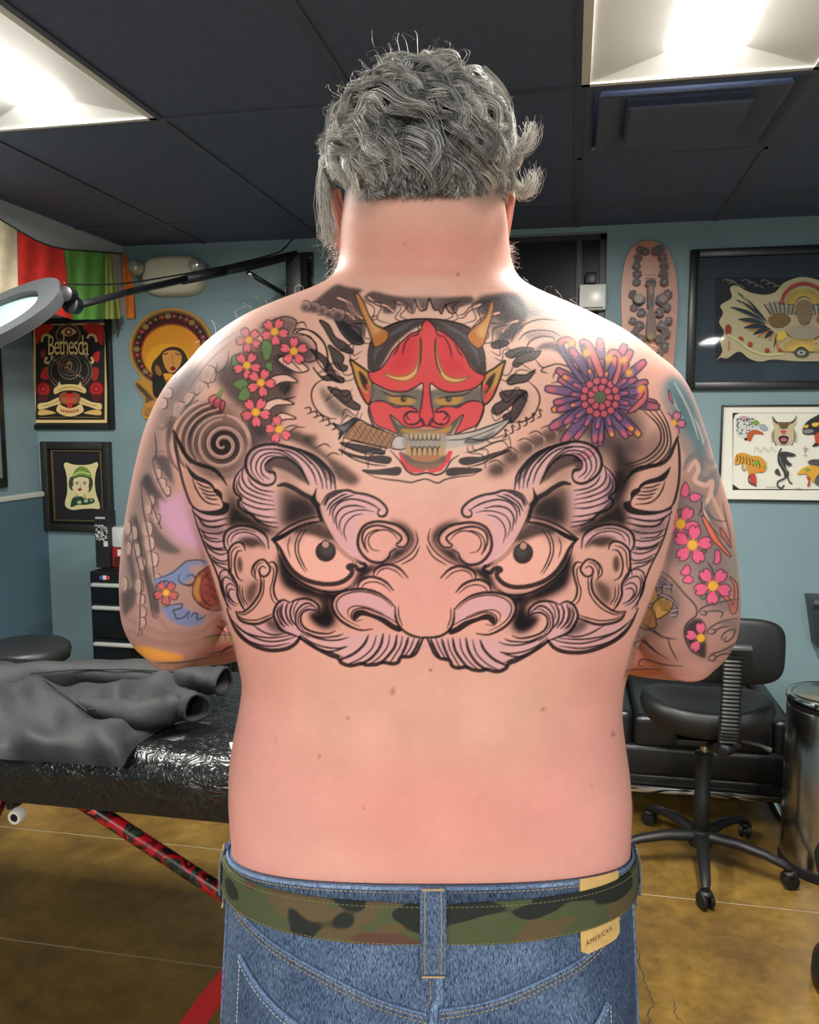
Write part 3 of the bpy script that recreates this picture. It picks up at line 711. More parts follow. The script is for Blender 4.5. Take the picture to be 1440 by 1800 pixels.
def mask_tattoo():
    crop(580, 500, 4.2353)
    # pale old skin, wind bars and flames around the mask
    Fl([250,95,320,50,440,75,560,92,800,95,900,92,1055,88,1062,140,960,172,935,212,905,200,865,162,832,216,810,190,772,192,742,122,712,190,680,182,642,122,622,212,580,200,522,132,478,212,400,212,380,165,290,130], GRY, .92, 2, grain=.2)
    Fl([560,92,700,96,820,96,800,150,640,140], K_(160, 130, 124), .6, 10)
    Fl([-200,190,-100,110,40,2,120,15,245,40,205,85,225,180,262,290,240,420,160,420,80,330,10,250,-90,210], GRY, .93, 3, grain=.2)
    Fl([1100,100,1200,72,1330,62,1420,110,1470,210,1440,300,1380,380,1300,440,1215,450,1250,390,1310,330,1240,250,1120,230,1060,160], GRY, .9, 4, grain=.45)
    Fl([1300,80,1440,120,1500,240,1420,230,1340,160], K_(170, 168, 165), .5, 9, grain=.7)
    sk = K_(228, 172, 152)
    for P, w in (([60,100,130,130,170,190,240,250,330,250,350,240], 5), ([290,95,350,140,420,160,470,200], 5), ([1120,150,1040,185,1000,230,960,240], 5), ([1260,210,1190,230,1120,270,1060,330], 5), ([1400,270,1340,290,1290,350], 5), ([500,130,560,150,600,200], 4), ([-100,215,-30,205,30,180,80,210], 4), ([90,200,140,220,180,260], 5)):
        L(P, w, sk, a=.9); Q = (np.array(P).reshape(-1, 2) + (0, 13)).ravel().tolist(); L(Q, 1.6, a=.9); Q = (np.array(P).reshape(-1, 2) - (0, 12)).ravel().tolist(); L(Q, 1.6, a=.9)
    for cx, cy, rx in ((-110, 170, 42), (-50, 190, 40), (0, 215, 38), (70, 220, 46), (-180, 160, 40)):
        Fl(circ(cx, cy, rx), K_(176, 140, 128), .7, 3); Fl(circ(cx - 8, cy + 12, rx * .7), GRY, .8, 4); L(circ(cx, cy, rx)[18:] + circ(cx, cy, rx)[:8], 1.6, a=.8)
    L([600,200,622,215,645,150,628,112,670,190,700,192,720,180,730,130,742,105,760,150,780,188,812,192,830,218,852,170,862,150,880,200,905,215,940,208,955,170,1000,150], 1.8)
    for k in range(9):
        for sg in (-1, 1):
            a0 = .25 + k * .27; r0, r1 = 520 + 30 * (k % 2), 700 + 60 * ((k * 5) % 3)
            def pt_(r_, a_): return [720 + sg * r_ * math.sin(a_), 760 - r_ * .98 * math.cos(a_)]
            L(pt_(r0, a0) + pt_(r0 * .7 + r1 * .3, a0 + .10) + pt_(r0 * .4 + r1 * .6, a0 - .02) + pt_(r1, a0 + .12), 1.5, a=.85)
            L(pt_(r0, a0 + .10) + pt_(r0 * .7 + r1 * .3, a0 + .17) + pt_(r0 * .4 + r1 * .6, a0 + .06) + pt_(r1, a0 + .12), 1.5, a=.85)
    # hair of the mask
    Fl([290,640,284,540,300,440,345,360,425,315,520,278,640,260,800,262,920,282,1035,322,1105,410,1150,510,1160,658,1090,650,900,420,720,300,500,430,370,630], GRY, .96, 1, grain=.15)
    for k in range(9):
        o = k * 16
        L([640 - o * .6, 268 + o * .5, 520 - o, 320 + o * .7, 420 - o * .7, 420 + o * .6, 330, 540 + o * .4], 1.2, MID, a=.7); L([800 + o * .6, 270 + o * .5, 930 + o * .9, 330 + o * .6, 1030 + o * .5, 430 + o * .5, 1110, 560 + o * .4], 1.2, MID, a=.7)
    L([290,640,284,540,300,440,345,360,425,315,520,278,640,258,800,260,920,280,1035,322,1105,410,1150,510,1160,658], 2.4)
    # ears
    for P, I, B in (([150,560,200,590,285,655,310,720,322,800,290,892,240,830,195,720,170,630], [215,640,278,700,286,765,270,795,230,730], [200,740,250,840,295,885,310,800,270,810]), ([1303,568,1230,620,1150,680,1128,800,1148,892,1210,842,1262,720,1292,620], [1235,655,1165,720,1148,815,1200,770], [1250,740,1200,840,1150,885,1135,810,1190,800])):
        Fl(P, OCH, .95); Fl(B, RED, .9, 1); Fl(I, GRY, .95, 1); L(P, 2.6, closed=True)
    Fl([265,745,300,755,305,830,285,800], RED, .8); Fl([1150,740,1180,760,1165,790,1140,790], RED, .8)
    # face
    RF = [720,262,692,290,672,340,602,368,542,420,472,490,430,560,382,622,332,648,288,655,298,708,350,748,450,792,560,798,642,762,690,735,692,800,682,900,668,970,690,1032,720,1052,750,1040,772,980,757,900,746,800,752,738,820,782,900,802,1000,794,1090,765,1152,702,1142,672,1090,650,1042,600,1002,520,942,440,862,368,792,330,760,290]
    Fl([310,740,450,795,640,770,720,800,800,780,1000,800,1120,760,1140,860,1000,900,860,920,720,960,580,920,430,890,310,860], K_(96, 92, 84), .95, 2, grain=.2)
    Fl([560,950,640,930,800,930,880,950,880,1050,800,1070,640,1070,560,1050], RED, .95, 1); Fl(RF, RED, .97, 0, grain=.1); 
    Fl([560,430,640,380,640,560,560,640,440,640], K_(200, 50, 56), .5, 8); Fl([1000,600,900,420,820,380,820,560,900,650], K_(200, 50, 56), .5, 8)
    CH = [298,892,360,866,430,880,490,915,560,904,632,925,652,952,592,945,552,980,560,1022,602,1046,652,1030,682,1000,702,1046,640,1066,560,1060,502,1012,448,972,470,1030,508,1112,430,1082,345,1045,308,970]
    CR_ = (np.array([1440, 0]) + np.array([-1, 1]) * np.array(CH).reshape(-1, 2)).ravel().tolist()
    for P in (CH, CR_): Fl(P, RED, .97, 0, spl=False, grain=.1)
    L(RF, 1.9, GRY, closed=True); L(CH, 1.9, GRY, closed=True); L(CR_, 1.9, GRY, closed=True)
    for P in ([670,405,666,500,652,590,612,652,550,682,480,682,408,658,440,692,520,717,592,710,645,662,668,580], [788,412,800,520,830,622,880,682,960,700,1042,684,980,722,900,727,838,692,798,600,784,500]):
        Fl(P, K_(222, 170, 110), .95, 1); L(P, 1.6, K_(120, 84, 44), closed=True, a=.8)
    Ls(1.8, [660,300,655,370,600,385], [785,300,800,370,850,390], [600,385,560,440,540,520], [520,420,500,490,470,530], [850,380,890,460,910,550], [930,440,960,500,990,540], [672,380,680,450,676,560,650,640], [790,390,782,480,800,600,830,660], col=GRY)
    Fl([430,818,520,828,622,850,622,888,500,902,450,870], OCH, .85, 2); Fl([778,850,880,838,992,838,940,896,820,898], OCH, .85, 2)
    for cx in (548, 884): Fl(circ(cx, 853, 24), GRY, .95, 1); Fl(circ(cx + 4, 850, 8), K_(150, 140, 110), .9); Fl(circ(cx, 848, 5), BLK, .9)
    Ls(2.2, [380,790,460,830,560,830,650,850], [1060,790,980,825,890,835,800,850], [430,880,520,905,620,905], [1010,880,930,905,820,905], col=K_(60, 62, 62))
    Fl([448,975,520,1042,602,1067,720,1077,850,1062,925,1022,985,984,935,1070,892,1122,820,1112,582,1117,508,1112], K_(78, 80, 72), .95, 1)
    Fl([530,1078,620,1082,720,1092,820,1082,905,1048,872,1104,720,1112,562,1108], OCH, .85, 2)
    Ls(2, [600,1010,570,985,590,950,640,955], [840,1010,870,985,850,950,800,955], [680,1010,640,1040,600,1035], [760,1010,800,1040,840,1035], col=GRY)
    # knife held in the teeth
    Fl([560,1142,850,1128,1050,1098,1200,1052,1340,1004,1240,1112,1130,1185,1000,1205,850,1225,560,1222], K_(186, 170, 162), .95); L([850,1128,1050,1098,1200,1050,1342,1003,1245,1110,1150,1160,1040,1150,1000,1180], 2.2, GRY); Fl([1000,1160,1100,1148,1240,1090,1150,1170,1040,1190], GRY, .8, 2); L([850,1160,1000,1150,1180,1090,1300,1030], 1.4, GRY)
    FO([490,1132,572,1145,562,1222,458,1216], K_(188, 178, 176), 1.8, oc=GRY, spl=False)
    Fl([100,1140,200,1014,300,1048,482,1122,440,1222,300,1192], K_(160, 112, 84), .95, spl=False)
    for k in range(8):
        x = 140 + k * 40; y = 1020 + k * 13
        L([x + 60, y, x - 10, y + 110], 1.8, K_(76, 60, 54)); L([x, y + 10, x + 70, y + 120], 1.6, K_(76, 60, 54))
    L([100,1140,200,1014,300,1048,482,1122], 2.2); L([100,1140,300,1192,440,1222], 2.2)
    Fl([18,1030,90,1042,180,988,212,1010,110,1112,60,1158,72,1082], GRY, .95); Fl([60,1045,110,1060,160,1020,100,1090], K_(150, 140, 140), .7, 2)
    # teeth and chin
    Fl([560,1120,840,1115,860,1230,840,1300,720,1330,600,1300,560,1240], K_(150, 134, 124), .8, 2)
    for i in range(7):
        x = 592 + i * 33; Fl([x, 1116, x + 30, 1116, x + 28, 1150, x + 15, 1160, x + 2, 1150], K_(188, 160, 130), .95); L([x, 1116, x + 2, 1150, x + 15, 1160, x + 28, 1150, x + 30, 1116], 1.3, GRY)
        x = 575 + i * 38; Fl([x, 1275, x + 35, 1275, x + 33, 1222, x + 17, 1210, x + 3, 1222], K_(190, 148, 104), .95); L([x, 1275, x + 3, 1222, x + 17, 1208, x + 33, 1222, x + 35, 1275], 1.4, GRY)
    Fl([815,1270,835,1170,850,1230,848,1275], K_(190, 148, 104), .95); Fl([565,1270,580,1170,600,1230,590,1275], K_(190, 148, 104), .95)
    Fl([520,1240,560,1325,640,1372,720,1382,800,1370,872,1310,905,1240,850,1275,720,1290,590,1275], K_(84, 78, 72), .9, 1)
    Fl([600,1284,720,1268,832,1278,790,1312,720,1322,640,1312], K_(176, 112, 80), .95); Fl([590,1330,720,1345,850,1325,800,1360,720,1368,640,1360], K_(160, 108, 78), .7, 2)
    Fl([508,1245,535,1335,605,1402,680,1402,720,1386,762,1406,832,1388,895,1310,915,1240,880,1240,860,1312,800,1367,720,1380,630,1367,570,1322,532,1262], RED, .97, spl=False)
    L([450,1235,520,1312,580,1392,640,1416,720,1402,790,1418,852,1392,902,1312,960,1272], 2.4); L([288,900,290,960,320,1042,352,1078], 2.4); L([1152,900,1132,980,1080,1082], 2.4)
    # horns
    for P in ([188,72,212,72,252,130,292,230,342,302,432,350,420,422,338,467,308,400,268,290,218,170], [1216,118,1190,150,1165,230,1120,280,1040,350,1028,410,1102,477,1152,430,1182,320,1216,200]):
        Fl(P, K_(186, 116, 62), .95); Fl((np.array(P).reshape(-1, 2) * .5 + np.array(P).reshape(-1, 2).mean(0) * .5 + (12, 10)).ravel().tolist(), K_(222, 172, 120), .6, 4); L(P, 2, K_(70, 56, 50), closed=True)
    # flame drops under the mask
    for P in ([78,1178,180,1190,290,1208,382,1230,408,1250,392,1264,300,1252,190,1227], [68,1228,150,1260,260,1285,380,1278,448,1290,452,1316,420,1332,320,1317,220,1292,130,1267], [243,1384,330,1385,430,1374,512,1363,527,1390,500,1417,400,1412,310,1406],
              [1335,1233,1220,1258,1130,1288,1040,1288,975,1300,968,1326,1020,1341,1100,1322,1200,1287], [1132,1378,1050,1370,960,1368,890,1374,868,1406,900,1421,980,1411,1060,1402]):
        Fl(P, GRY, .95, 1); L(P, 1.8, closed=True)
    Ls(1.9, [68,1232,180,1300,300,1338,420,1352], [245,1388,330,1432,430,1452,520,1462,600,1474,650,1462,720,1450,800,1478,860,1452,950,1432,1050,1422,1122,1390], [80,1190,200,1240,330,1275], [1330,1150,1230,1175,1140,1215,1080,1240,1010,1250], [1345,1240,1230,1285,1130,1335,1030,1360])

def surroundings():
    crop(580, 500, 4.2353)
    Fl([-40,260,200,120,720,200,1250,120,1480,300,1500,700,1380,1050,1150,1350,720,1450,320,1400,50,1200,-100,900,-120,500], K_(226, 182, 164), .6, 16)
    crop(300, 480, 3.1304)
    # grey wash behind the flowers and above the demon's ear
    Fl([330,470,480,400,640,330,760,380,800,480,700,520,690,620,640,760,560,880,470,900,420,780,330,700,240,560], GRY, .92, 8, grain=.3)
    Fl([480,300,560,250,650,240,700,280,660,330,560,340], GRY, .8, 6, grain=.3)
    Fl([560,470,640,440,690,520,640,560], GRY, .7, 4); Fl([600,590,660,600,650,660,600,650], GRY, .8, 4)
    Fl([420,780,520,860,620,930,560,950,440,960,400,880], GRY, .88, 8, grain=.3)
    Fl([620,900,680,860,760,900,820,960,880,1010,960,1060,1040,1130,1000,1170,900,1120,860,1040,760,970], BLK, .92, 6, grain=.35)
    Fl([740,890,800,890,800,930,740,930], BLK, .7, 4)
    # pale foam of the wave
    sk = K_(232, 178, 158)
    for P in ([590,480,640,455,700,480,760,530,690,545], [520,620,560,570,640,560,700,600,620,600,560,625], [505,760,530,710,600,690,680,720,580,730,530,770], [550,840,570,790,620,770,690,800,610,810,570,850], [690,330,740,310,810,340,860,420,860,540,800,470,800,390,740,340]):
        Fl(P, sk, .95, 1); L(P, 1.8, closed=True)
    Ls(1.7, [690,340,672,330,690,310,740,308,800,340,850,400,862,480,850,550], [700,345,760,345,800,400,806,470,760,490,730,480], [590,480,600,460,640,460,690,510,720,540], [660,620,640,640,625,670], [690,680,650,690,620,700], [500,300,560,262,630,240,690,262,680,320], [690,280,730,270,750,300], [620,860,660,840,700,840], [640,890,690,850,740,850], [800,960,850,940,880,960], [860,1010,890,990,930,1000])
    for k in range(6): L([735 + k * 34, 745 + k * 22, 765 + k * 34, 740 + k * 22, 772 + k * 34, 765 + k * 22, 750 + k * 34, 775 + k * 22], 2)
    # cherry blossoms with leaves
    for P in ([500,400,520,365,560,395,545,470,515,475], [335,470,370,450,380,500,350,540], [520,500,555,490,560,540,530,530], [340,610,400,580,430,620,400,650], [370,690,400,630,440,640,425,700]):
        FO(P, GRN, 1.5, oc=K_(60, 74, 50))
    for cx, cy, r, ro, a in ((572,322,78,.2,.95), (430,368,72,.5,.7), (678,430,80,-.3,.95), (420,508,78,.25,.95), (497,603,80,.1,.95), (468,765,84,.25,.95), (597,860,78,.7,.95)):
        blossom(cx, cy, r, ro, a=a, petals=(0, 1, 2, 3, 4) if cy != 860 else (0, 1, 2, 3))
    for P in ([210,690,250,670,262,715,225,735], [240,700,275,690,272,765,238,745], [280,700,300,715,285,765,270,740]): FO(P, ROSE, 1.4, oc=GRY)
    Fl([250,665,300,625,275,690,262,690], GRN, .8)
    # spiral: pale line on a dark whirl
    sk2 = K_(206, 158, 146)
    Fl([60,900,90,790,160,720,260,700,360,740,420,840,430,960,390,1060,300,1120,200,1110,120,1050], BLK, .72, 14, grain=.3)
    Fl(circ(288, 945, 112), BLK, .92, 10); Fl([80,880,120,800,190,740,250,730,180,800,150,900,150,1000,110,960], BLK, .7, 8)
    t = np.linspace(0, 1, 60); an = 1.2 + 2 * math.pi * 2.55 * t; rr = 12 + 128 * t ** .95
    sp = np.stack([288 + rr * np.cos(an), 945 + rr * np.sin(an)], 1)
    L(sp.ravel().tolist(), 4.0, sk2, a=.92, n=3, t=(.5, .5)); L((sp + (2, 3)).ravel().tolist(), 1.6, BLK, a=.5, n=3)
    for k in range(4):
        r0 = 168 + k * 34
        P = np.array([(286 + r0 * math.cos(a) * (1 + .1 * k * .3), 940 + r0 * .95 * math.sin(a)) for a in np.linspace(2.5, 4.75 - k * .16, 10)])
        L(P.ravel().tolist(), 3.6, sk2, a=.85); L((P + (-9, -8)).ravel().tolist(), 5, BLK, a=.7)
    L([(286 + 150 * math.cos(a)) if i_ == 0 else (945 + 165 * math.sin(a)) for a in np.linspace(-1.4, 1.9, 10) for i_ in (0, 1)], 5, sk2, a=.8)
    Fl([130,1050,240,1095,340,1075,420,1010,440,900,475,960,430,1060,340,1120,230,1130], BLK, .8, 8, grain=.3)
    # shoulder feathers
    Fl([20,780,60,620,180,420,330,300,420,330,330,430,240,560,120,720,40,800], K_(168, 152, 148), .5, 9, grain=.3)
    for i in range(6):
        x, y = 330 - i * 62, 470 + i * 62
        L([x - 10, y - 40, x - 20, y + 30, x - 60, y + 75, x - 95, y + 70], 1.7, GRY, a=.8); Fl([x - 20, y - 30, x - 30, y + 30, x - 70, y + 60, x - 60, y + 10], K_(200, 160, 150), .5, 3)
    Ls(1.6, [20,760,100,640,200,500,330,380], [10,700,110,560,230,420,350,330], [40,800,130,690,210,600], col=GRY, a=.6)
    # flame drops left of the mask
    for P in ([820,260,870,285,905,350,960,385,1002,430,985,442,930,420,890,380,850,310], [895,225,950,265,1020,330,1062,370,1050,392,1000,387,950,340,920,290], [870,398,905,418,952,460,946,500,972,515,962,537,930,532,900,500,885,450], [770,418,830,448,872,490,912,560,952,580,947,602,900,592,860,550,840,500,800,460], [785,520,830,570,880,560,930,600,900,590,840,585], [865,628,930,645,982,650,1002,700,1042,730,1032,752,990,742,930,700]):
        Fl(P, GRY, .9, 1); L(P, 1.9, closed=True)
    L([850,580,800,610,775,660,785,720,820,770,870,798,912,802], 2); Fl([840,630,900,690,985,770,965,792,900,782,850,720,820,650], GRY, .8, 6, grain=.4)
    L([890,830,930,840,990,810,1010,800], 1.8); L([890,830,930,870,930,920], 1.8)
    crop(720, 480, 3.1304)
    # the other shoulder
    Fl([380,140,500,120,600,110,640,190,740,220,640,250,600,320,560,370,460,340,420,240], GRY, .8, 5, grain=.5)
    Fl([600,110,720,160,900,220,1000,270,1100,330,1250,420,1100,360,900,280,760,240,640,250], K_(170, 172, 172), .55, 6, grain=.6)
    for P in ([453,388,500,370,548,385,500,412,460,410], [528,447,560,425,620,410,685,418,620,447,560,467], [568,500,600,460,650,440,722,428,690,472,630,492,590,517], [538,592,570,560,640,560,692,533,650,592,590,607,550,614], [498,660,560,645,642,650,600,692,540,742,480,777,453,760,470,725,510,700], [520,782,560,760,580,700,642,655,642,700,600,782,560,822,523,812]):
        Fl(P, GRY, .9, 1); L(P, 1.9, closed=True)
    L([648,590,700,640,717,700,690,772,640,812,560,822], 2); Fl([560,820,620,700,650,660,640,740,610,800], GRY, .6, 8, grain=.4)
    Fl([690,420,750,380,830,390,880,430,910,500,860,480,800,430,740,420], GRY, .9, 3, grain=.2); Fl([640,330,720,315,800,330,840,360,760,350,660,370], MID, .7, 4, grain=.3)
    Ls(1.9, [640,430,660,380,720,350,790,355,800,380], [690,470,715,505,740,520,770,510,820,500,880,520,900,545], [600,370,640,330,700,315,780,320,830,345], [740,520,725,540,760,550], [790,580,800,550,840,530,880,545], [780,605,830,600,900,620,940,655,930,680], [560,470,600,440,640,430], [600,330,640,280,720,255,820,262], [560,380,580,330,620,290])
    for k in range(6): L([735 - k * 38, 760 + k * 22, 715 - k * 38, 752 + k * 22, 722 - k * 38, 785 + k * 22, 700 - k * 38, 800 + k * 22], 2)
    for cx, cy in ((870,770),(830,850),(770,890),(700,920),(640,960),(560,1010),(480,1080)):
        Fl(circ(cx, cy, 46, sq=.8), BLK, .8, 5, grain=.35); L([cx - 45, cy - 30, cx, cy - 45, cx + 40, cy - 15, cx + 40, cy + 25], 2.4, K_(220, 170, 150), a=.8); L([cx - 48, cy - 34, cx, cy - 50, cx + 44, cy - 18], 1.6)
    Fl([430,1080,560,1000,700,930,860,850,900,930,700,980,600,1060,500,1120,430,1120], BLK, .65, 9, grain=.3)
    Fl([900,780,1000,800,1120,900,1280,940,1340,860,1400,900,1380,1000,1240,1060,1100,1080,1020,960], GRY, .6, 12, grain=.3)
    for k in range(4): L([1290 + k * 26, 760 - k * 10, 1370 + k * 18, 840, 1380 + k * 18, 930 + k * 10, 1310 + k * 16, 1010 + k * 14, 1180 + k * 10, 1060 + k * 16], 2.2, GRY if k % 2 else BLK)
    Fl([1140,930,1200,1010,1260,1050,1230,1150,1160,1220,1110,1300,1060,1330,1080,1220,1110,1100], BLK, .88, 9); Fl([1100,1130,1180,1080,1200,1180,1130,1260,1090,1250], BLK, .8, 7)
    Fl([880,560,960,520,1100,480,1220,560,1240,720,1300,860,1250,1000,1100,1000,950,900,850,740], GRY, .72, 14)
    # chrysanthemum
    C0 = np.array([1050., 682.])
    rs = random.Random(5)
    for ringi, (r0, r1, n_) in enumerate(((110, 292, 22), (90, 228, 18), (80, 160, 16))):
        for k in range(n_):
            t = 2 * math.pi * (k + .5 * ringi) / n_ + rs.uniform(-.08, .08); u = np.array([math.cos(t), math.sin(t)]); v = np.array([-u[1], u[0]])
            l = r1 * rs.uniform(.82, 1.08) * (1.0 if u[1] > -.3 else .98); b = rs.uniform(-.16, .16) * l; wd = l * .06 + 6
            a_, m_, e_ = C0 + u * r0 * .5, C0 + u * l * .62 + v * b * .5, C0 + u * l + v * b
            P = np.array([a_ + v * 6, m_ + v * wd, e_ + v * wd * .8, e_ + u * wd * .7, e_ - v * wd * .8, m_ - v * wd, a_ - v * 6]).ravel().tolist()
            Fl(P, PUR, .95); Fl(np.array([m_ * .35 + e_ * .65 + v * wd * .5, e_ + v * wd * .6, e_ + u * wd * .5, e_ - v * wd * .6, m_ * .35 + e_ * .65 - v * wd * .5]).ravel().tolist(), K_(206, 98, 104), .8, 3)
            if rs.random() < .3: Fl(circ(*e_, wd * .7), K_(226, 150, 60), .9, 1)
            L(P, 1.7, K_(56, 44, 58), closed=True)
    for r_, n_ in ((92, 14), (52, 9)):
        for k in range(n_):
            t = 2 * math.pi * k / n_; FO(circ(1050 + r_ * math.cos(t), 684 + r_ * math.sin(t), 21), K_(200, 90, 100), 1.7, oc=K_(70, 44, 54))
    Fl(circ(1048, 684, 32), K_(92, 96, 72), .95); 
    for P in ([815,395,830,360,870,350,905,370,912,400,890,410,870,385,850,390,860,440,930,540,970,600,940,600,880,520], [935,375,970,365,1010,400,1050,490,1070,560,1040,570,1000,480,965,400,950,400,985,440,975,458,945,420], [1090,470,1095,430,1130,420,1165,450,1170,520,1140,610,1115,600,1140,520,1140,460,1115,460,1110,490], [1270,640,1265,620,1300,615,1312,660,1300,710,1240,760,1200,770,1240,720,1280,680,1290,650]):
        Fl(P, PUR, .95); Fl(P[:16], K_(214, 108, 100), .8, 2); L(P, 1.8, K_(56, 44, 58), closed=True)
    for cx, cy in ((890,385),(975,440),(1100,470),(1180,480),(1208,548),(1275,635)): Fl(circ(cx, cy, 20), K_(232, 156, 60), .9, 2)
    FO([905,1030,940,990,1010,960,1040,960,1010,1000,960,1030], K_(204, 96, 108), 1.6, oc=GRY)

def sleeves():
    crop(200, 640, 3.3333)
    DK2, SKL = K_(58, 56, 60), K_(214, 166, 152)
    # left arm: wing feathers
    Fl([420,-20,560,60,420,260,330,330,340,560,420,800,560,1100,660,1400,720,1640,700,1780,150,1780,40,1500,30,1250,90,900,180,600,260,300,330,100], K_(134, 108, 106), .68, 20, grain=.2)
    Fl([380,20,300,180,220,400,150,640,90,860,50,1200,50,1420,110,1300,140,1000,200,780,240,560,300,330,440,140,480,40], K_(112, 108, 108), .78, 14, grain=.3)
    Fl([250,830,330,780,410,760,450,880,490,980,520,1080,440,1070,350,1010,290,930], K_(206, 150, 180), .8, 9)
    for P, a in (([236,540,322,545,345,640,352,708,305,660,262,600], .9), ([158,692,202,640,250,720,312,812,262,785,266,872,240,832,200,762], .95), ([110,880,160,960,186,1090,204,1200,252,1330,268,1450,232,1475,200,1340,150,1180,112,1010], .9), ([70,960,100,1060,120,1180,140,1300,110,1290,80,1150,60,1050], .85), ([45,1345,100,1310,135,1300,132,1390,100,1440,58,1475], .85), ([205,890,285,1000,388,1090,372,1112,300,1104,232,1052], .85), ([390,300,420,290,400,380,420,450,380,400], .7), ([500,180,580,150,620,200,560,240], .8), ([300,330,340,320,350,420,320,450], .6)):
        Fl(P, DK2, a, 4, grain=.3)
    def lobes(pts, rx, ry, side=1):
        for x, y in pts:
            Fl(circ(x, y, rx, sq=ry / rx), SKL, .75, 2); Fl(circ(x - side * rx * .35, y, rx * .6, sq=ry / rx), K_(150, 136, 132), .5, 3)
            L([x - side * rx * .3, y - ry, x + side * rx * .75, y - ry * .75, x + side * rx, y, x + side * rx * .7, y + ry * .8, x - side * rx * .3, y + ry], 1.7, DK2, a=.9)
    lobes([(560, 60), (515, 150), (450, 215), (388, 268)], 40, 52); lobes([(340, 60), (320, 170), (290, 230)], 26, 34)
    lobes([(258, 640), (285, 700), (310, 745)], 24, 34); lobes([(205, 850), (225, 800), (255, 905)], 18, 32); lobes([(200, 965), (212, 1050), (232, 1145)], 30, 46); lobes([(120, 990), (138, 1090), (166, 1170), (150, 1300)], 24, 44); lobes([(85, 960), (90, 1080), (68, 1290)], 16, 44); lobes([(160, 1380), (168, 1452), (165, 1515)], 24, 34); lobes([(152, 1570)], 14, 16); lobes([(255, 1265)], 22, 40)
    Ls(1.7, [155,690,175,860,205,1010,232,1200,266,1460], [225,560,252,660,300,760,330,772], [130,880,150,1050,190,1240,230,1470,265,1480], [100,900,120,1080,160,1250,155,1400,150,1560,135,1595], [200,760,235,850,275,955,282,960], [235,512,300,512], [240,400,250,520,225,570], [610,0,560,110], col=DK2)
    # shell, waves and flower at the elbow
    Fl([235,1262,300,1236,380,1190,430,1158,540,1150,542,1172,455,1182,442,1202,472,1232,450,1262,400,1287,330,1292,262,1302], BLU, .9, 2); Fl([285,1430,330,1414,390,1410,440,1440,532,1480,512,1522,440,1537,370,1522,310,1482], BLU, .9, 2)
    Ls(1.9, [240,1262,330,1230,390,1185,430,1155,500,1148,542,1160], [385,1230,380,1265,410,1292,460,1287,477,1255,455,1234,425,1246], [250,1300,300,1270,330,1290,300,1310], [285,1430,340,1412,400,1405,390,1432,350,1442,360,1470,372,1492,412,1482,440,1450,432,1492], [450,1482,470,1460,492,1466,486,1492,512,1492,542,1468], [400,1285,440,1300,470,1290], col=DK2)
    Fl([462,1335,488,1240,550,1190,600,1170,660,1400,605,1442,540,1432,488,1392], K_(136, 62, 54), .95, 1); L([462,1335,488,1240,550,1190,600,1170,660,1400,605,1442,540,1432,488,1392], 2.2, K_(70, 44, 40), closed=True); L([505,1330,520,1260,570,1215,610,1205], 1.7, K_(80, 40, 38)); L([505,1330,530,1390,570,1415,620,1410], 1.7, K_(80, 40, 38))
    Fl([464,1330,490,1250,510,1262,500,1330,512,1385,490,1385], K_(188, 128, 72), .85, 1)
    for k in range(10): L([530 + (k % 3) * 26, 1240 + k * 16, 548 + (k % 3) * 26, 1250 + k * 16, 560 + (k % 3) * 26, 1236 + k * 16], 1.3, K_(84, 40, 38), a=.9)
    blossom(307, 1340, 74, .35, K_(196, 92, 92), oc=K_(52, 40, 44), a=.9)
    for P in ([60,1480,180,1540,330,1590,480,1580,600,1500], [90,1560,220,1620,380,1640,520,1610], [120,1400,250,1480,330,1560,480,1560], [560,1480,600,1420,640,1440]): L(P, 7, K_(150, 108, 104), a=.4)
    Fl([115,1662,180,1652,290,1680,390,1700,408,1730,330,1748,200,1728,140,1702], K_(224, 148, 66), .95, 2)
    Fl([200,1752,420,1740,560,1700,720,1650,760,1760,500,1790,280,1780], K_(120, 92, 76), .7, 5); Fl([530,1602,640,1585,710,1590,700,1632,545,1632], K_(146, 132, 96), .85, 2)
    Ls(1.7, [530,1602,640,1585,710,1592], [600,1530,640,1560,660,1620], [620,1500,660,1520,640,1560,690,1580], [560,1700,640,1680,720,1640], [620,1720,650,1670,690,1650], [250,1752,420,1745,600,1710], [640,1700,700,1690], col=DK2)
    # right arm
    crop(1060, 700, 3.3344)
    Fl([300,560,420,480,560,330,640,420,700,640,760,860,790,1100,790,1300,700,1600,400,1640,120,1640,60,1500,150,1200,220,1000,330,850], K_(142, 114, 112), .62, 20, grain=.2)
    Fl([330,-40,420,-160,520,-60,600,160,640,330,690,560,640,520,560,380,480,380,430,240,380,120], K_(120, 130, 134), .72, 14, grain=.3)
    Fl([330,620,440,560,560,520,640,700,720,900,752,1100,700,1220,560,1190,520,1010,400,970,330,920], K_(112, 102, 106), .72, 14, grain=.25)
    Fl([360,-60,420,-120,480,-60,540,60,580,190,600,300,560,330,520,240,470,180,420,60], TEAL, .9, 7, grain=.25); Fl([500,200,560,230,610,330,580,380,540,300], K_(110, 128, 130), .7, 6)
    for P, w_ in (([420,-90,470,0,520,110,560,240], 3), ([390,-40,430,50,470,120], 2.5), ([540,120,575,210,600,300], 2.5)): L(P, w_, K_(196, 190, 184), a=.7)
    # smoke
    for P, w_, c, a in (([470,420,500,360,550,330,580,390,560,450,610,480,670,430,650,560,610,620,640,700], 8, K_(120, 116, 120), .7), ([500,430,540,370,560,420,540,480,600,510,640,490,625,580,590,640,620,720], 6, K_(226, 176, 158), .9), ([610,240,590,330,640,380,660,330], 6, K_(126, 124, 128), .6), ([640,560,660,620,690,680,720,760], 5, K_(222, 172, 154), .8), ([590,560,600,640,640,720,690,760], 4, K_(120, 116, 118), .7)): L(P, w_, c, a=a)
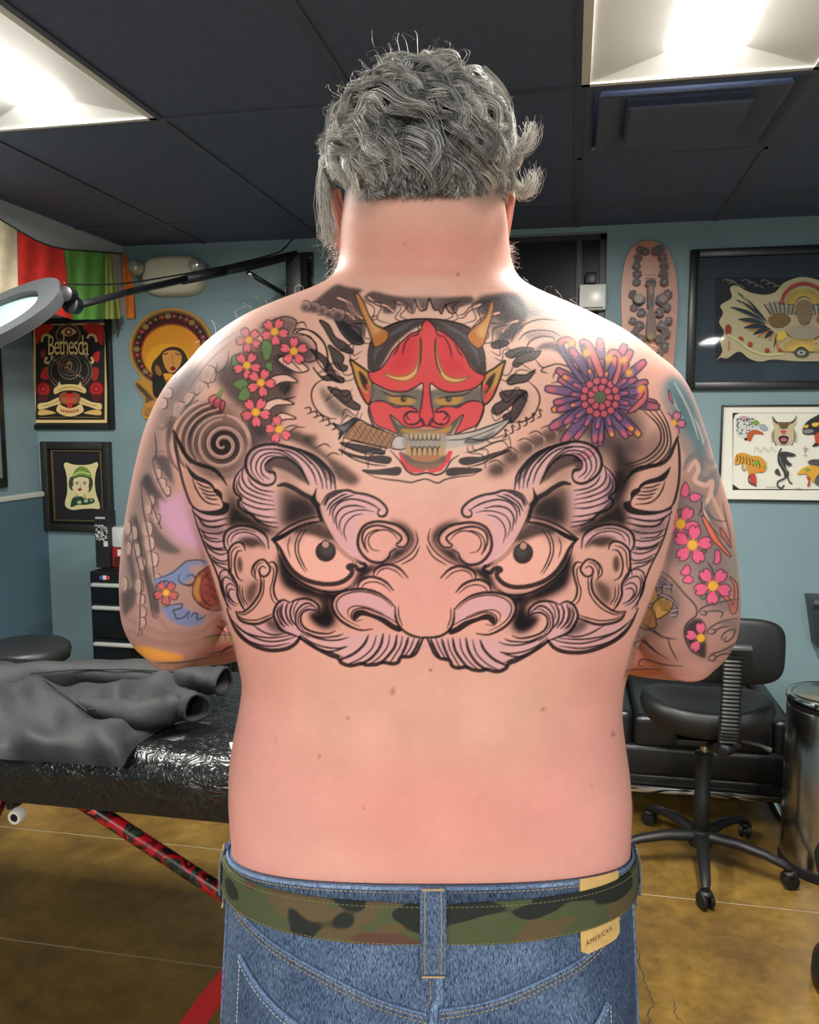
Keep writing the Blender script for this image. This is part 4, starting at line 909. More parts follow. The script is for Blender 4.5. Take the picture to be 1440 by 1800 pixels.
    Ls(1.6, [580,600,590,680,640,760,700,820], [700,600,720,700,745,800,750,860], [590,640,640,700,690,720,730,720], col=DK2, a=.8)
    # red tendrils and scales at the outer edge
    Fl([735,820,780,930,795,1080,790,1200,760,1120,745,1000,725,900], K_(140, 146, 132), .75, 3, grain=.4)
    for P in ([578,690,600,700,640,760,680,830,735,900,752,925,735,925,690,880,640,830,600,750], [690,760,720,800,750,860,745,872,715,830,690,790], [655,1050,675,1060,690,1110,740,1170,765,1210,770,1110,745,1050,765,1060,790,1110,788,1230,772,1262,750,1255,735,1200,690,1150,660,1100]): Fl(P, K_(232, 112, 84), .95, 1, spl=False); L(P, 1.7, DK2, closed=True, a=.85)
    L([560,690,580,640,575,600], 2, DK2); L([655,1050,640,1000,610,960], 2, DK2)
    PK = K_(234, 96, 134)
    for P in ([440,680,450,650,470,660,460,690], [590,890,610,900,575,905], [470,920,500,910,480,950], [560,1050,600,1070,590,1085], [570,1160,610,1150,590,1180], [660,1150,690,1160,670,1180]): FO(P, GRN, 1.3, oc=DK2)
    for P in ([455,560,482,490,508,540,488,582], [510,570,540,555,580,575,550,605,515,600], [655,950,660,890,685,900,690,950,668,972,645,965], [455,1020,495,975,515,1010,500,1040,465,1035], [470,1060,500,1035,530,1060,515,1085,475,1080], [385,-50,400,-20,412,30,390,0]): FO(P, PK, 1.4, oc=DK2)
    blossom(415, 145, 72, .1, K_(228, 120, 150), a=.85); blossom(455, 737, 112, .25, PK); blossom(525, 860, 116, -.15, PK); blossom(645, 1100, 112, .35, PK)
    Fl([478,1360,505,1312,560,1290,595,1330,605,1515,540,1492,490,1425], GRY, .92, 3); blossom(575, 1405, 92, .9, K_(230, 104, 138), petals=(1, 2, 3))
    L([270,1000,370,1030,440,1100,482,1150,540,1212,549,1270,500,1312,478,1360,490,1430,530,1492,602,1517], 2.2, DK2)
    for P in ([575,1268,568,1242,600,1220,660,1204,740,1184,795,1178], [575,1268,600,1270,608,1254,585,1246], [600,1252,660,1246,702,1256,690,1290], [622,1384,612,1365,640,1338,700,1308,795,1288], [622,1384,655,1376,657,1356,636,1354], [650,1372,690,1345,740,1340], [700,1420,696,1400,720,1370,770,1355,762,1400,722,1428,712,1412,728,1396], [615,1534,640,1500,700,1480,790,1430], [615,1534,652,1538,662,1512,640,1504], [655,1525,700,1500,760,1500]): L(P, 2, DK2)
    Fl([690,1310,790,1290,785,1400,745,1345,700,1340], MID, .6, 5); Fl([640,1215,760,1190,790,1240,700,1250], MID, .5, 5); Fl([700,1480,770,1440,760,1500], MID, .5, 4)
    # golden figure inside the elbow
    Fl([150,1040,270,1000,380,1060,460,1150,440,1300,300,1400,150,1420,110,1250], K_(110, 92, 88), .7, 10)
    for P, c in (([210,1105,280,1088,312,1120,322,1180,290,1205,235,1182], K_(170, 122, 70)), ([318,1182,402,1168,404,1230,362,1272,312,1292,285,1240], K_(196, 142, 78)), ([190,1200,290,1240,310,1300,308,1342,240,1352,190,1300], K_(150, 104, 62))): FO(P, c, 1.8, oc=K_(62, 46, 36))
    for k in range(6): L([318 + k * 4, 1190 + k * 10, 350 + k * 9, 1185 + k * 12, 398, 1180 + k * 10], 1.4, K_(74, 54, 40))
    for P in ([250,1012,330,1050,400,1100,412,1112], [240,1082,330,1100,402,1110,392,1142], [320,1140,400,1180,450,1232], [300,1060,350,1110,330,1140], [400,1250,440,1240,430,1270,400,1270]): L(P, 4.5, K_(170, 140, 146), a=.9); L((np.array(P).reshape(-1, 2) + (0, 9)).ravel().tolist(), 1.6, DK2); L((np.array(P).reshape(-1, 2) - (0, 9)).ravel().tolist(), 1.6, DK2)
    Ls(2, [190,1340,280,1362,360,1402,432,1412], [230,1320,300,1360,340,1400], [150,1448,186,1512], [166,1440,198,1482], [200,1390,260,1440,300,1470], col=DK2)
    Fl([100,1440,200,1420,300,1480,420,1540,560,1600,400,1640,120,1640], K_(172, 122, 104), .6, 9)
    Ls(1.9, [190,1460,186,1436,215,1424,250,1436,300,1480,385,1532], [190,1460,222,1472], [240,1400,270,1450,330,1500], [212,1568,215,1540,245,1530,300,1545,360,1562,470,1572], [212,1568,245,1575], [380,1400,400,1470,440,1540], col=DK2)
    Fl([110,1600,220,1588,340,1590,315,1622,120,1642], K_(170, 104, 60), .85, 3); L([120,1600,220,1588,335,1590], 1.6, DK2)

surroundings(); mask_tattoo()
LWF[0] = 1.62
demon(); MIR[0] = True; demon(); MIR[0] = False; LWF[0] = 1.4
_k, _ka = INK.copy(), INA.copy()
sleeves()
# the arms' ink ends where the arm passes behind the trunk
_cl = np.interp(_gy[:, 0] + IV0, [470, 640, 700, 750, 830, 900, 1000, 1080, 1130, 1230], [700, 460, 330, 306, 318, 336, 370, 394, 412, 426])
_cr = np.interp(_gy[:, 0] + IV0, [470, 640, 700, 760, 800, 880, 940, 1000, 1060, 1130, 1230], [800, 1140, 1160, 1190, 1204, 1193, 1181, 1164, 1141, 1112, 1086])
_m = (np.clip((_cl[:, None] - _gx - IU0) / 4 + .5, 0, 1) + np.clip((_gx + IU0 - _cr[:, None]) / 4 + .5, 0, 1)).clip(0, 1)
INK[:] = _k * (1 - _m[..., None]) + INK * _m[..., None]; INA[:] = _ka * (1 - _m) + INA * _m
# ------------------------------------------------------------------ skin: fine mesh where it is tattooed, colour per vertex
bm = bmesh.new()
vs_ = [bm.verts.new(c) for c in co]
for q in quads: bm.faces.new([vs_[i] for i in q])
for t in tris_: bm.faces.new([vs_[i] for i in t])
bm.normal_update()
cent = np.array([f.calc_center_median() for f in bm.faces]); nrm = np.array([f.normal for f in bm.faces])
cp = lproj(cent); vd = LC - cent; vd /= np.linalg.norm(vd, axis=1)[:, None]
fac = (nrm * vd).sum(1)
sel = (fac > 0.05) & (cp[:, 0] > 205) & (cp[:, 0] < 1305) & (cp[:, 1] > 500) & (cp[:, 1] < 1200)
bvh0 = BVHTree.FromBMesh(bm)
for i in np.nonzero(sel)[0]:
    d = Vector(cent[i] - LC); h = bvh0.ray_cast(Vector(LC), d.normalized())
    if h[0] is None or h[3] < d.length - 0.012: sel[i] = False
bm.faces.ensure_lookup_table()
eds = {e for i in np.nonzero(sel)[0] for e in bm.faces[i].edges}
bmesh.ops.subdivide_edges(bm, edges=list(eds), cuts=3, use_grid_fill=True)
bmesh.ops.triangulate(bm, faces=[f for f in bm.faces if len(f.verts) > 4])
me = bpy.data.meshes.new('body'); bm.to_mesh(me); bm.free()
nv = len(me.vertices); co = np.empty(nv * 3); me.vertices.foreach_get('co', co); co = co.reshape(-1, 3)
ne = len(me.edges); ed = np.empty(ne * 2, int); me.edges.foreach_get('vertices', ed); ed = ed.reshape(-1, 2)
co = smooth_verts(co, ed, 16)
me.vertices.foreach_set('co', co.ravel()); me.update()
vn = np.empty(nv * 3); me.vertices.foreach_get('normal', vn); vn = vn.reshape(-1, 3)
px = lproj(co); U, Vv = px[:, 0], px[:, 1]
vd = LC - co; dist = np.linalg.norm(vd, axis=1); vd /= dist[:, None]
fac = (vn * vd).sum(1)
# smooth value noise over the body
def vnoise(P, sc, seed):
    rs = np.random.RandomState(seed); T = rs.rand(32, 32, 32)
    q = P * sc; i = np.floor(q).astype(int); f = q - i; f = f * f * (3 - 2 * f); o = 0
    for dx in (0, 1):
        for dy_ in (0, 1):
            for dz in (0, 1):
                wgt = (f[:, 0] if dx else 1 - f[:, 0]) * (f[:, 1] if dy_ else 1 - f[:, 1]) * (f[:, 2] if dz else 1 - f[:, 2])
                o = o + wgt * T[(i[:, 0] + dx) % 32, (i[:, 1] + dy_) % 32, (i[:, 2] + dz) % 32]
    return o
n1, n2, n3 = vnoise(co, 9, 1), vnoise(co, 28, 2), vnoise(co, 140, 3)
SK, PK_, RD, PALE = (np.array(srgb(*c)) for c in ((216, 160, 142), (224, 150, 142), (208, 118, 106), (222, 176, 158)))
def mixc(c, d, t): return c * (1 - t[:, None]) + d * t[:, None]
col = np.tile(SK, (nv, 1))
col = mixc(col, PK_, np.clip(0.75 * g(Vv, 1430, 120) + .55 * sstep(150, 330, np.abs(U - 752)) * sstep(1000, 1200, Vv), 0, .85))           # flushed lower back and flanks
col = mixc(col, PK_, np.clip(.8 * g(U, 745, 330) * g(Vv, 1000, 150), 0, .7))                                                          # around the fresh work
col = mixc(col, RD, np.clip(.5 * g(Vv, 440, 40) * g(U, 750, 130) + .35 * g(Vv, 478, 10) * g(U, 750, 120), 0, .6))                       # nape
col = mixc(col, PALE, np.clip(.5 * g(Vv, 560, 80) * g(U, 750, 260) + .45 * g(Vv, 820, 60) * g(U, 745, 130) + .4 * g(Vv, 1260, 80) * g(U, 745, 160), 0, .6))
col = mixc(col, RD, np.clip((n1 - .5) * .5, 0, .3)); col = mixc(col, PALE, np.clip((.5 - n1) * .5, 0, .3))
col *= (0.94 + 0.12 * n2 + .05 * n3)[:, None]
for u_, v_, r_ in ((690, 1215, 5), (1078, 1290, 4), (757, 1178, 3), (612, 1262, 2.5), (955, 1246, 3), (560, 1330, 2.5), (840, 1400, 2.5), (640, 1420, 2.5), (710, 430, 2.5), (805, 482, 3), (700, 700, 2), (1040, 1380, 2.5), (485, 1300, 2.5)):
    col = mixc(col, np.array(srgb(140, 84, 66)), .8 * np.clip(1.4 - np.hypot(U - u_, Vv - v_) / r_, 0, 1) * (fac > 0))
# grey stubble of the faded hair line and greyed jaw
hz_ = co[:, 2] - HEADC[2]; hd = (hz_ > -.16)
stub = hd * np.clip(np.where(Vv < 335, 1.0, 1 - (Vv - 335) / (18 + 40 * g(U, 640, 40) + 30 * g(U, 850, 30))), 0, 1) * (co[:, 1] < .12)
col = mixc(col, np.array(srgb(128, 116, 108)), .78 * stub * (0.8 + .4 * n3))
# ink: visible skin takes the drawn sheet, the hidden side of the arms a plain grey wash
vis = fac > 0.02
bvh1 = BVHTree.FromPolygons([Vector(c) for c in co], [tuple(p.vertices) for p in me.polygons])
cand = np.nonzero(vis & (U > IU0) & (U < IU0 + IW - 2) & (Vv > IV0) & (Vv < IV0 + IH - 2))[0]
keep = np.zeros(nv)
for i in cand:
    d = Vector(co[i] - LC); h = bvh1.ray_cast(Vector(LC), d.normalized())
    if h[0] is not None and h[3] > dist[i] - 0.006: keep[i] = 1
x, y = np.clip(U - IU0, 0, IW - 1.01), np.clip(Vv - IV0, 0, IH - 1.01)
xi, yi = x.astype(int), y.astype(int); fx, fy = x - xi, y - yi
xi1, yi1 = np.minimum(xi + 1, IW - 1), np.minimum(yi + 1, IH - 1)
def samp(A):
    w00, w10, w01, w11 = (1 - fx) * (1 - fy), fx * (1 - fy), (1 - fx) * fy, fx * fy
    if A.ndim == 3: w00, w10, w01, w11 = (q[:, None] for q in (w00, w10, w01, w11))
    return A[yi, xi] * w00 + A[yi, xi1] * w10 + A[yi1, xi] * w01 + A[yi1, xi1] * w11
ka = samp(INA) * keep; kc = samp(INK) * keep[:, None]
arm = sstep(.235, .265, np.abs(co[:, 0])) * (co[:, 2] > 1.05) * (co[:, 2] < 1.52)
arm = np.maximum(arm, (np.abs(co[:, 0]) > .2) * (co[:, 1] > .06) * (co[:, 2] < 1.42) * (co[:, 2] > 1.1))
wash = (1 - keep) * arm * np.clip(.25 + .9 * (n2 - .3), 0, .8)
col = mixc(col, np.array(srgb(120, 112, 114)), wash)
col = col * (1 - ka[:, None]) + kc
at = me.color_attributes.new('Col', 'FLOAT_COLOR', 'POINT')
at.data.foreach_set('color', np.column_stack([col, np.ones(nv)]).astype(np.float32).ravel())
me.polygons.foreach_set('use_smooth', np.ones(len(me.polygons), bool))
skin_m = vc_mat('tattooed_skin', 0.5, 0.16, bump=0.05, bscale=420)
me.materials.append(skin_m)
body = bpy.data.objects.new('body', me); COL.objects.link(body); body.parent = person
# ------------------------------------------------------------------ jeans, belt, shoes
def fast_mesh(name, V, Fq, mat, parent=None, col=None, smooth=True):
    me = bpy.data.meshes.new(name); V = np.asarray(V, np.float32); Fq = np.asarray(Fq, np.int32); k = Fq.shape[1]
    me.vertices.add(len(V)); me.vertices.foreach_set('co', V.ravel())
    me.loops.add(Fq.size); me.loops.foreach_set('vertex_index', Fq.ravel())
    me.polygons.add(len(Fq)); me.polygons.foreach_set('loop_start', np.arange(0, Fq.size, k, dtype=np.int32))
    me.polygons.foreach_set('use_smooth', np.full(len(Fq), smooth))
    me.update(calc_edges=True)
    if col is not None:
        at = me.color_attributes.new('Col', 'FLOAT_COLOR', 'POINT')
        at.data.foreach_set('color', np.column_stack([col, np.ones(len(V))]).astype(np.float32).ravel())
    if mat: me.materials.append(mat)
    o = bpy.data.objects.new(name, me); COL.objects.link(o)
    if parent is not None: o.parent = parent
    return o
JZ = np.array([.70, .76, .815, .884, .953, 1.00, 1.034, 1.07])
JA = np.array([.236, .236, .2335, .229, .2245, .2215, .2205, .2205])
JB = np.array([.150, .152, .152, .149, .141, .135, .1295, .127])
JF = np.array([.150, .152, .156, .160, .166, .168, .170, .170])
JCX = 0.0225
def jsurf(t, z, off=0.0):                           # t: angle (-pi/2 = middle of the back), point on the jeans
    a, b_, f_ = (np.interp(z, JZ, q) + off for q in (JA, JB, JF))
    ct, st = math.cos(t), math.sin(t); e = 2.4
    x_ = a * math.copysign(abs(ct) ** (2 / e), ct); y_ = (f_ if st > 0 else b_) * math.copysign(abs(st) ** (2 / e), st)
    return np.array([JCX + x_, y_, z])
def ztop(t): return 1.036 + .021 * max(0, -math.sin(t)) ** 1.5     # top of the waistband
def jt(u, v):                                       # photo pixel -> (t, z) on the seat of the jeans
    best = None
    for t in np.linspace(-math.pi, 0, 241):
        for it in range(1):
            pass
        x_ = jsurf(t, 1.0)
        # solve z along the ray at this angle's depth
        z = 1.0
        for _ in range(4):
            y_ = jsurf(t, z, .002)[1]; z = lp(u, v, y_)[2]
        e = abs(lp(u, v, jsurf(t, z, .002)[1])[0] - jsurf(t, z, .002)[0])
        if best is None or e < best[0]: best = (e, t, z)
    return best[1], best[2]
# denim
def denim(name, tint=1.0):
    m, nt, b = new_mat(name); Lk = nt.links
    tc = N(nt, 'ShaderNodeTexCoord')
    mp = N(nt, 'ShaderNodeMapping'); mp.inputs['Scale'].default_value = (1, 1, .12); Lk.new(tc.outputs['Object'], mp.inputs[0])
    n1_ = N(nt, 'ShaderNodeTexNoise', Scale=1300.0, Detail=3.0, Roughness=.7); Lk.new(mp.outputs[0], n1_.inputs['Vector'])
    n2_ = N(nt, 'ShaderNodeTexNoise', Scale=9.0, Detail=4.0); Lk.new(tc.outputs['Object'], n2_.inputs['Vector'])
    r1 = N(nt, 'ShaderNodeValToRGB'); r1.color_ramp.elements[0].position = .38; r1.color_ramp.elements[1].position = .66
    r1.color_ramp.elements[0].color = (*[c * tint for c in srgb(30, 46, 80)], 1); r1.color_ramp.elements[1].color = (*[c * tint for c in srgb(128, 148, 176)], 1)
    Lk.new(n1_.outputs[0], r1.inputs[0])
    r2 = N(nt, 'ShaderNodeValToRGB'); r2.color_ramp.elements[0].position = .35; r2.color_ramp.elements[1].position = .68
    r2.color_ramp.elements[0].color = (.5, .52, .58, 1); r2.color_ramp.elements[1].color = (1.15, 1.15, 1.12, 1)
    Lk.new(n2_.outputs[0], r2.inputs[0])
    mx = N(nt, 'ShaderNodeMix'); mx.data_type = 'RGBA'; mx.blend_type = 'MULTIPLY'; mx.inputs['Factor'].default_value = 1
    Lk.new(r1.outputs[0], mx.inputs[6]); Lk.new(r2.outputs[0], mx.inputs[7]); Lk.new(mx.outputs[2], b.inputs['Base Color'])
    b.inputs['Roughness'].default_value = .9; b.inputs['Specular IOR Level'].default_value = .15
    bp = N(nt, 'ShaderNodeBump', Strength=.25, Distance=.002); Lk.new(n1_.outputs[0], bp.inputs['Height']); Lk.new(bp.outputs[0], b.inputs['Normal'])
    return m
den, den_d, den_l = denim('denim'), denim('dark_denim', .62), denim('faded_denim_edge', 1.7)
thread = pm('tan_thread', (176, 150, 106), .8); thread_w = pm('pale_thread', (190, 192, 196), .8)
jm = MB(); nT = 96
rings = []
for z in np.linspace(.70, 1.0, 22):
    rings.append([jsurf(2 * math.pi * k / nT, z) for k in range(nT)])
rings.append([jsurf(2 * math.pi * k / nT, 1.015) for k in range(nT)])
for f_ in (.5, 1.0):
    rings.append([jsurf(2 * math.pi * k / nT, 1.015 + f_ * (ztop(2 * math.pi * k / nT) - 1.015)) for k in range(nT)])
rings.append([jsurf(2 * math.pi * k / nT, ztop(2 * math.pi * k / nT), -.004) for k in range(nT)])
rings.append([jsurf(2 * math.pi * k / nT, ztop(2 * math.pi * k / nT) - .03, -.005) for k in range(nT)])
jm.loft(rings, cap=False)
for sg in (-1, 1):                                 # legs
    lr = []
    for z, r_, xo, yo in ((.80, .112, .114, .0), (.70, .114, .116, 0), (.55, .102, .112, .005), (.40, .088, .112, .0), (.25, .082, .115, -.005), (.10, .084, .118, -.01), (.055, .088, .118, -.01)):
        lr.append([(JCX + sg * xo + r_ * math.cos(2 * math.pi * k / 32), yo + 1.12 * r_ * math.sin(2 * math.pi * k / 32), z + .004 * math.sin(k * 3)) for k in range(32)])
    jm.loft(lr, cap=False)
jeans = jm.build('jeans', den, person, smooth=True, fix=False)
tag(jeans, 'faded blue denim jeans')
def strip(name, pts, off, wd, mat, parent, th=.0016, lift=.0):       # flat ribbon following the jeans through (t, z) points
    m = MB(); P = cr(pts, 6) if len(pts) > 2 else np.array(pts, float)
    C3 = np.array([jsurf(t, z, off) for t, z in P]); Nn = np.array([jsurf(t, z, off + .01) - jsurf(t, z, off) for t, z in P]); Nn /= np.linalg.norm(Nn, axis=1)[:, None]
    T = np.gradient(C3, axis=0); T /= np.linalg.norm(T, axis=1)[:, None]; B = np.cross(T, Nn)
    rg = []
    for c, n_, b_ in zip(C3, Nn, B):
        rg.append([c - b_ * wd / 2, c - b_ * wd / 2 + n_ * th, c - b_ * wd * .25 + n_ * (th + lift), c + b_ * wd * .25 + n_ * (th + lift), c + b_ * wd / 2 + n_ * th, c + b_ * wd / 2])
    m.loft(rg); return m.build(name, mat, parent, angle=40)
def stitch(pts, off, parent, mat=thread, dash=.0030, gap=.0018, r_=.00045):
    m = MB(); P = cr(pts, 24) if len(pts) > 2 else np.linspace(pts[0], pts[1], 200)
    C3 = np.array([jsurf(t, z, off) for t, z in P]); s = np.concatenate([[0], np.cumsum(np.linalg.norm(np.diff(C3, axis=0), axis=1))])
    x0 = 0
    while x0 + dash < s[-1]:
        a_, b_ = (np.array([np.interp(q, s, C3[:, k]) for k in range(3)]) for q in (x0, x0 + dash))
        m.tube([a_, b_], r_, 5); x0 += dash + gap
    o = m.build('stitching', mat, parent, fix=False); return o
back_t = np.linspace(-math.pi + .02, -.02, 15)
wb = strip('waistband', [(t, ztop(t) - .0185) for t in back_t], .0002, .036, den_d, jeans)
strip('waistband_edge', [(t, ztop(t) - .0012) for t in back_t], .0012, .0036, den_l, jeans, lift=.001)
stitch([(t, ztop(t) - .005) for t in back_t], .0024, jeans); stitch([(t, ztop(t) - .0335) for t in back_t], .0024, jeans)
# yoke seams, centre seam, pockets
yl = [jt(*p) for p in ((414, 1600), (470, 1660), (560, 1715), (660, 1765), (755, 1792))]
yr = [jt(*p) for p in ((1092, 1600), (1040, 1680), (960, 1730), (870, 1768), (770, 1785))]
for y_ in (yl, yr):
    strip('yoke_seam', y_, .0006, .010, den, jeans, lift=.0008); strip('seam_edge', [(t, z + .005) for t, z in y_], .0012, .0022, den_l, jeans, lift=.0006)
    stitch([(t, z + .002) for t, z in y_], .0032, jeans); stitch([(t, z - .0025) for t, z in y_], .0032, jeans)
cs = [jt(771, 1715), jt(768, 1760), jt(765, 1800)]; cs.append((cs[-1][0], .76))
strip('centre_seam', cs, .0006, .007, den_l, jeans, lift=.0008); stitch([(t - .018, z) for t, z in cs], .0022, jeans)
for pk in ([(421, 1678), (440, 1715), (470, 1755), (505, 1790), (540, 1815)], [(1068, 1762), (1050, 1800), (1020, 1825)]):
    q = [jt(*p) for p in pk]
    strip('pocket_edge', q, .0015, .0065, den_l, jeans, lift=.0016); stitch([(t, z - .006) for t, z in q], .0032, jeans, thread_w)
    # pocket panel below the edge
    m = MB(); Pq = cr(q, 6); m.loft([[jsurf(t, z, .0022) for t, z in Pq], [jsurf(t, z - .06, .0022) for t, z in Pq], [jsurf(t, .74, .002) for t, z in Pq]], cap=False, close=False); m.build('back_pocket', den, jeans, smooth=True, fix=False)
    stitch([(q[0][0] + .02, q[0][1] - .004), (q[0][0] + .02, .80)], .003, jeans, thread_w)
for uu in (405, 1096):
    strip('side_seam', [(-math.pi + .12 if uu < 700 else -.12, z) for z in (1.0, .95, .90, .84, .78)], .0006, .006, den_l, jeans, lift=.0008)
# belt
def camo(name):
    m, nt, b = new_mat(name); Lk = nt.links; tc = N(nt, 'ShaderNodeTexCoord')
    mp = N(nt, 'ShaderNodeMapping'); mp.inputs['Location'].default_value = (3.1, 1.7, .4); mp.inputs['Scale'].default_value = (.8, .8, 1.5); Lk.new(tc.outputs['Object'], mp.inputs[0])
    prev = None
    base = srgb(76, 82, 54)
    for i, (cc, sc, th, sd) in enumerate(((srgb(94, 78, 54), 16, .53, 0), (srgb(90, 60, 50), 13, .57, 9), (srgb(34, 37, 33), 15, .55, 21))):
        n_ = N(nt, 'ShaderNodeTexNoise', Scale=float(sc), Detail=1.5); n_.noise_dimensions = '4D'; n_.inputs['W'].default_value = sd; Lk.new(mp.outputs[0], n_.inputs['Vector'])
        r_ = N(nt, 'ShaderNodeValToRGB'); r_.color_ramp.elements[0].position = th; r_.color_ramp.elements[1].position = th + .012; Lk.new(n_.outputs[0], r_.inputs[0])
        mx = N(nt, 'ShaderNodeMix'); mx.data_type = 'RGBA'; Lk.new(r_.outputs[0], mx.inputs[0]); mx.inputs[7].default_value = (*cc, 1)
        if prev: Lk.new(prev, mx.inputs[6])
        else: mx.inputs[6].default_value = (*base, 1)
        prev = mx.outputs[2]
    Lk.new(prev, b.inputs['Base Color']); b.inputs['Roughness'].default_value = .7; b.inputs['Specular IOR Level'].default_value = .3
    wv = N(nt, 'ShaderNodeTexWave', Scale=260.0); wv.bands_direction = 'DIAGONAL'; Lk.new(tc.outputs['Object'], wv.inputs['Vector'])
    bp = N(nt, 'ShaderNodeBump', Strength=.35, Distance=.002); Lk.new(wv.outputs[0], bp.inputs['Height']); Lk.new(bp.outputs[0], b.inputs['Normal'])
    return m
def belt_z(t):
    sd = math.cos(t) ** 2; zt = ztop(t) - .0135 + .011 * sd; return zt, zt - .0405 + .005 * sd
full_t = np.linspace(0, 2 * math.pi, 97)
m = MB(); rg = []
for t in full_t[:-1]:
    zt, zb = belt_z(t)
    pin = .002 * math.exp(-((t - 1.5 * math.pi) / .10) ** 2)
    o_ = .0042
    prof = [(zb + pin, o_), (zb + .0012 + pin, o_ + .0028), ((zt + zb) / 2, o_ + .0034), (zt - .0012 - pin, o_ + .0028), (zt - pin, o_)]
    rg.append([jsurf(t, z, o) for z, o in prof] + [jsurf(t, (zt + zb) / 2, o_ - .001)])
rg.append(rg[0]); m.loft(rg, cap=False)
belt = m.build('belt', camo('camouflage_webbing'), person, smooth=True, angle=60)
tag(belt, 'woven green, brown and black camouflage belt')
belt_thread = pm('olive_thread', (128, 118, 76), .8)
stitch([(t, belt_z(t)[0] - .003) for t in back_t], .0076, belt, belt_thread, r_=.0004); stitch([(t, belt_z(t)[1] + .003) for t in back_t], .0076, belt, belt_thread, r_=.0004)
# belt loops
def loop(t, w_, ztop_off, zlen, nm='belt_loop', slant=0.0):
    m = MB(); rg = []
    zt = ztop(t) + ztop_off
    prof = [(zt - .002, .001), (zt, .004), (zt - .008, .0062), (zt - .016, .0086), (zt - .034, .0092), (zt - .054, .0084), (zt - zlen * .8, .0046), (zt - zlen, .0036)]
    for z, o in prof:
        tt = t + slant * (zt - z)
        a_, b_ = jsurf(tt - w_ / 2 / .22, z, o), jsurf(tt + w_ / 2 / .22, z, o)
        d = (b_ - a_); nn = jsurf(tt, z, o + .01) - jsurf(tt, z, o); nn /= np.linalg.norm(nn)
        rg.append([a_, a_ + nn * .001, a_ + d * .14 + nn * .0022, a_ + d * .3 + nn * .0012, a_ + d * .7 + nn * .0012, a_ + d * .86 + nn * .0022, b_ + nn * .001, b_])
    m.loft(rg); o = m.build(nm, den, jeans, smooth=True, angle=50)
    for f_ in (.22, .78):
        q = MB()
        path = [jsurf(t - w_ / 2 / .22 + f_ * w_ / .22 + slant * (zt - z), z, o_ + .0022) for z, o_ in prof[1:]]
        q.tube(path, .0004, 5); q.build('loop_stitch', thread, o, fix=False)
    for z, o_ in (prof[1], prof[-1]):
        q = MB(); tt = t + slant * (zt - z)
        q.tube([jsurf(tt - w_ * .42 / .22, z - .002, o_ + .0028), jsurf(tt + w_ * .42 / .22, z - .002, o_ + .0028)], .0010, 6); q.build('bar_tack', thread, o, fix=False)
    return o
tc_, _ = jt(766, 1600)
loop(tc_, .0135, .002, .082); loop(-math.pi + .10, .016, .004, .066); loop(-.10, .016, .004, .066)
# leather patch behind the belt
pt = [jt(*p) for p in ((1020, 1622), (1086, 1588), (1088, 1630), (1062, 1650), (1024, 1657))]
m = MB(); n_ = 8; A_, B_ = pt[0][0], pt[1][0]
rg = []
for i in range(9):
    f_ = i / 8; t = A_ + (B_ - A_) * f_; zt_ = 1.044 if f_ > .25 else 1.03; zb_ = 1.044 - .066 + .002 * f_ - (.0 if 0 < i < 8 else -.004)
    rg.append([jsurf(t, zb_, .0022), jsurf(t, zb_, .0036), jsurf(t, 1.0, .0038), jsurf(t, ztop(t) + .002, .0036), jsurf(t, ztop(t) + .002, .0022)])
m.loft(rg); patch = m.build('leather_patch', pm('tan_leather', (206, 166, 104), .7, var=.12, scale=90, bump=.1), jeans, smooth=True, angle=50)
tm_, zm_ = jt(1052, 1633)
text_mesh('AMERICAN', .0072, 'lettering', pm('stamped_brown', (96, 66, 40), .8), patch, lambda x, y: jsurf(tm_ + x / .20, zm_ - .006 + y + x * .12, .0046), 1.25)
# shoes
for sg in (-1, 1):
    m = MB(); rg = []
    for y_, w_, h_ in ((-.115, .012, .05), (-.11, .03, .085), (-.08, .038, .10), (-.02, .040, .10), (.05, .043, .085), (.11, .048, .065), (.16, .044, .052), (.19, .03, .04), (.20, .01, .03)):
        rg.append([(JCX + sg * .118 + w_ * math.cos(a), y_, .004 + h_ * .5 + h_ * .5 * math.copysign(abs(math.sin(a)) ** .7, math.sin(a))) for a in np.linspace(0, 2 * math.pi, 18, endpoint=False)])
    m.loft(rg); m.build('shoe', pm('black_shoe', (30, 30, 32), .5), person, smooth=True, angle=50)
# ------------------------------------------------------------------ ears, hair, beard, eyes
for sg, (u_, v_) in ((-1, (598, 386)), (1, (884, 388))):
    m = MB(); c = lp(u_, v_, .075); rg = []
    for i, (h, r1, dx) in enumerate(((-.034, .003, -.004), (-.031, .0085, -.003), (-.022, .010, 0), (-.010, .0135, .001), (.006, .017, .003), (.02, .018, .005), (.03, .013, .006), (.034, .004, .006))):
        rg.append([(c[0] + sg * (dx + .0062 * math.cos(a) * (1 if h > -.02 else .9)) + sg * .25 * r1 * math.sin(a) * -1, c[1] + r1 * math.sin(a) + .12 * h, c[2] + h) for a in np.linspace(0, 2 * math.pi, 20, endpoint=False)])
    m.loft(rg)
    ear_m = bpy.data.materials.get('ear_skin') or pm('ear_skin', (228, 148, 130), .45, var=.12, scale=60)
    e = m.build('ear', ear_m, person, smooth=True)
    q = MB(); q.lathe([(.0002, -.0022), (.0016, -.0015), (.0022, 0), (.0016, .0015), (.0002, .0022)], 12, c + np.array([sg * -.003, -.012, -.024])); q.build('earring', pm('steel_stud', (200, 200, 205), .2, 1.0), e, smooth=True)
for sg in (-1, 1):
    q = MB(); q.lathe([(.0005, -.012), (.007, -.0098), (.0105, -.0055), (.012, 0), (.0105, .0055), (.007, .0098), (.0005, .012)], 18, HEADC + np.array([sg * .032, .086, .004])); q.build('eye', pm('eye_white', (230, 226, 220), .2), person, smooth=True)

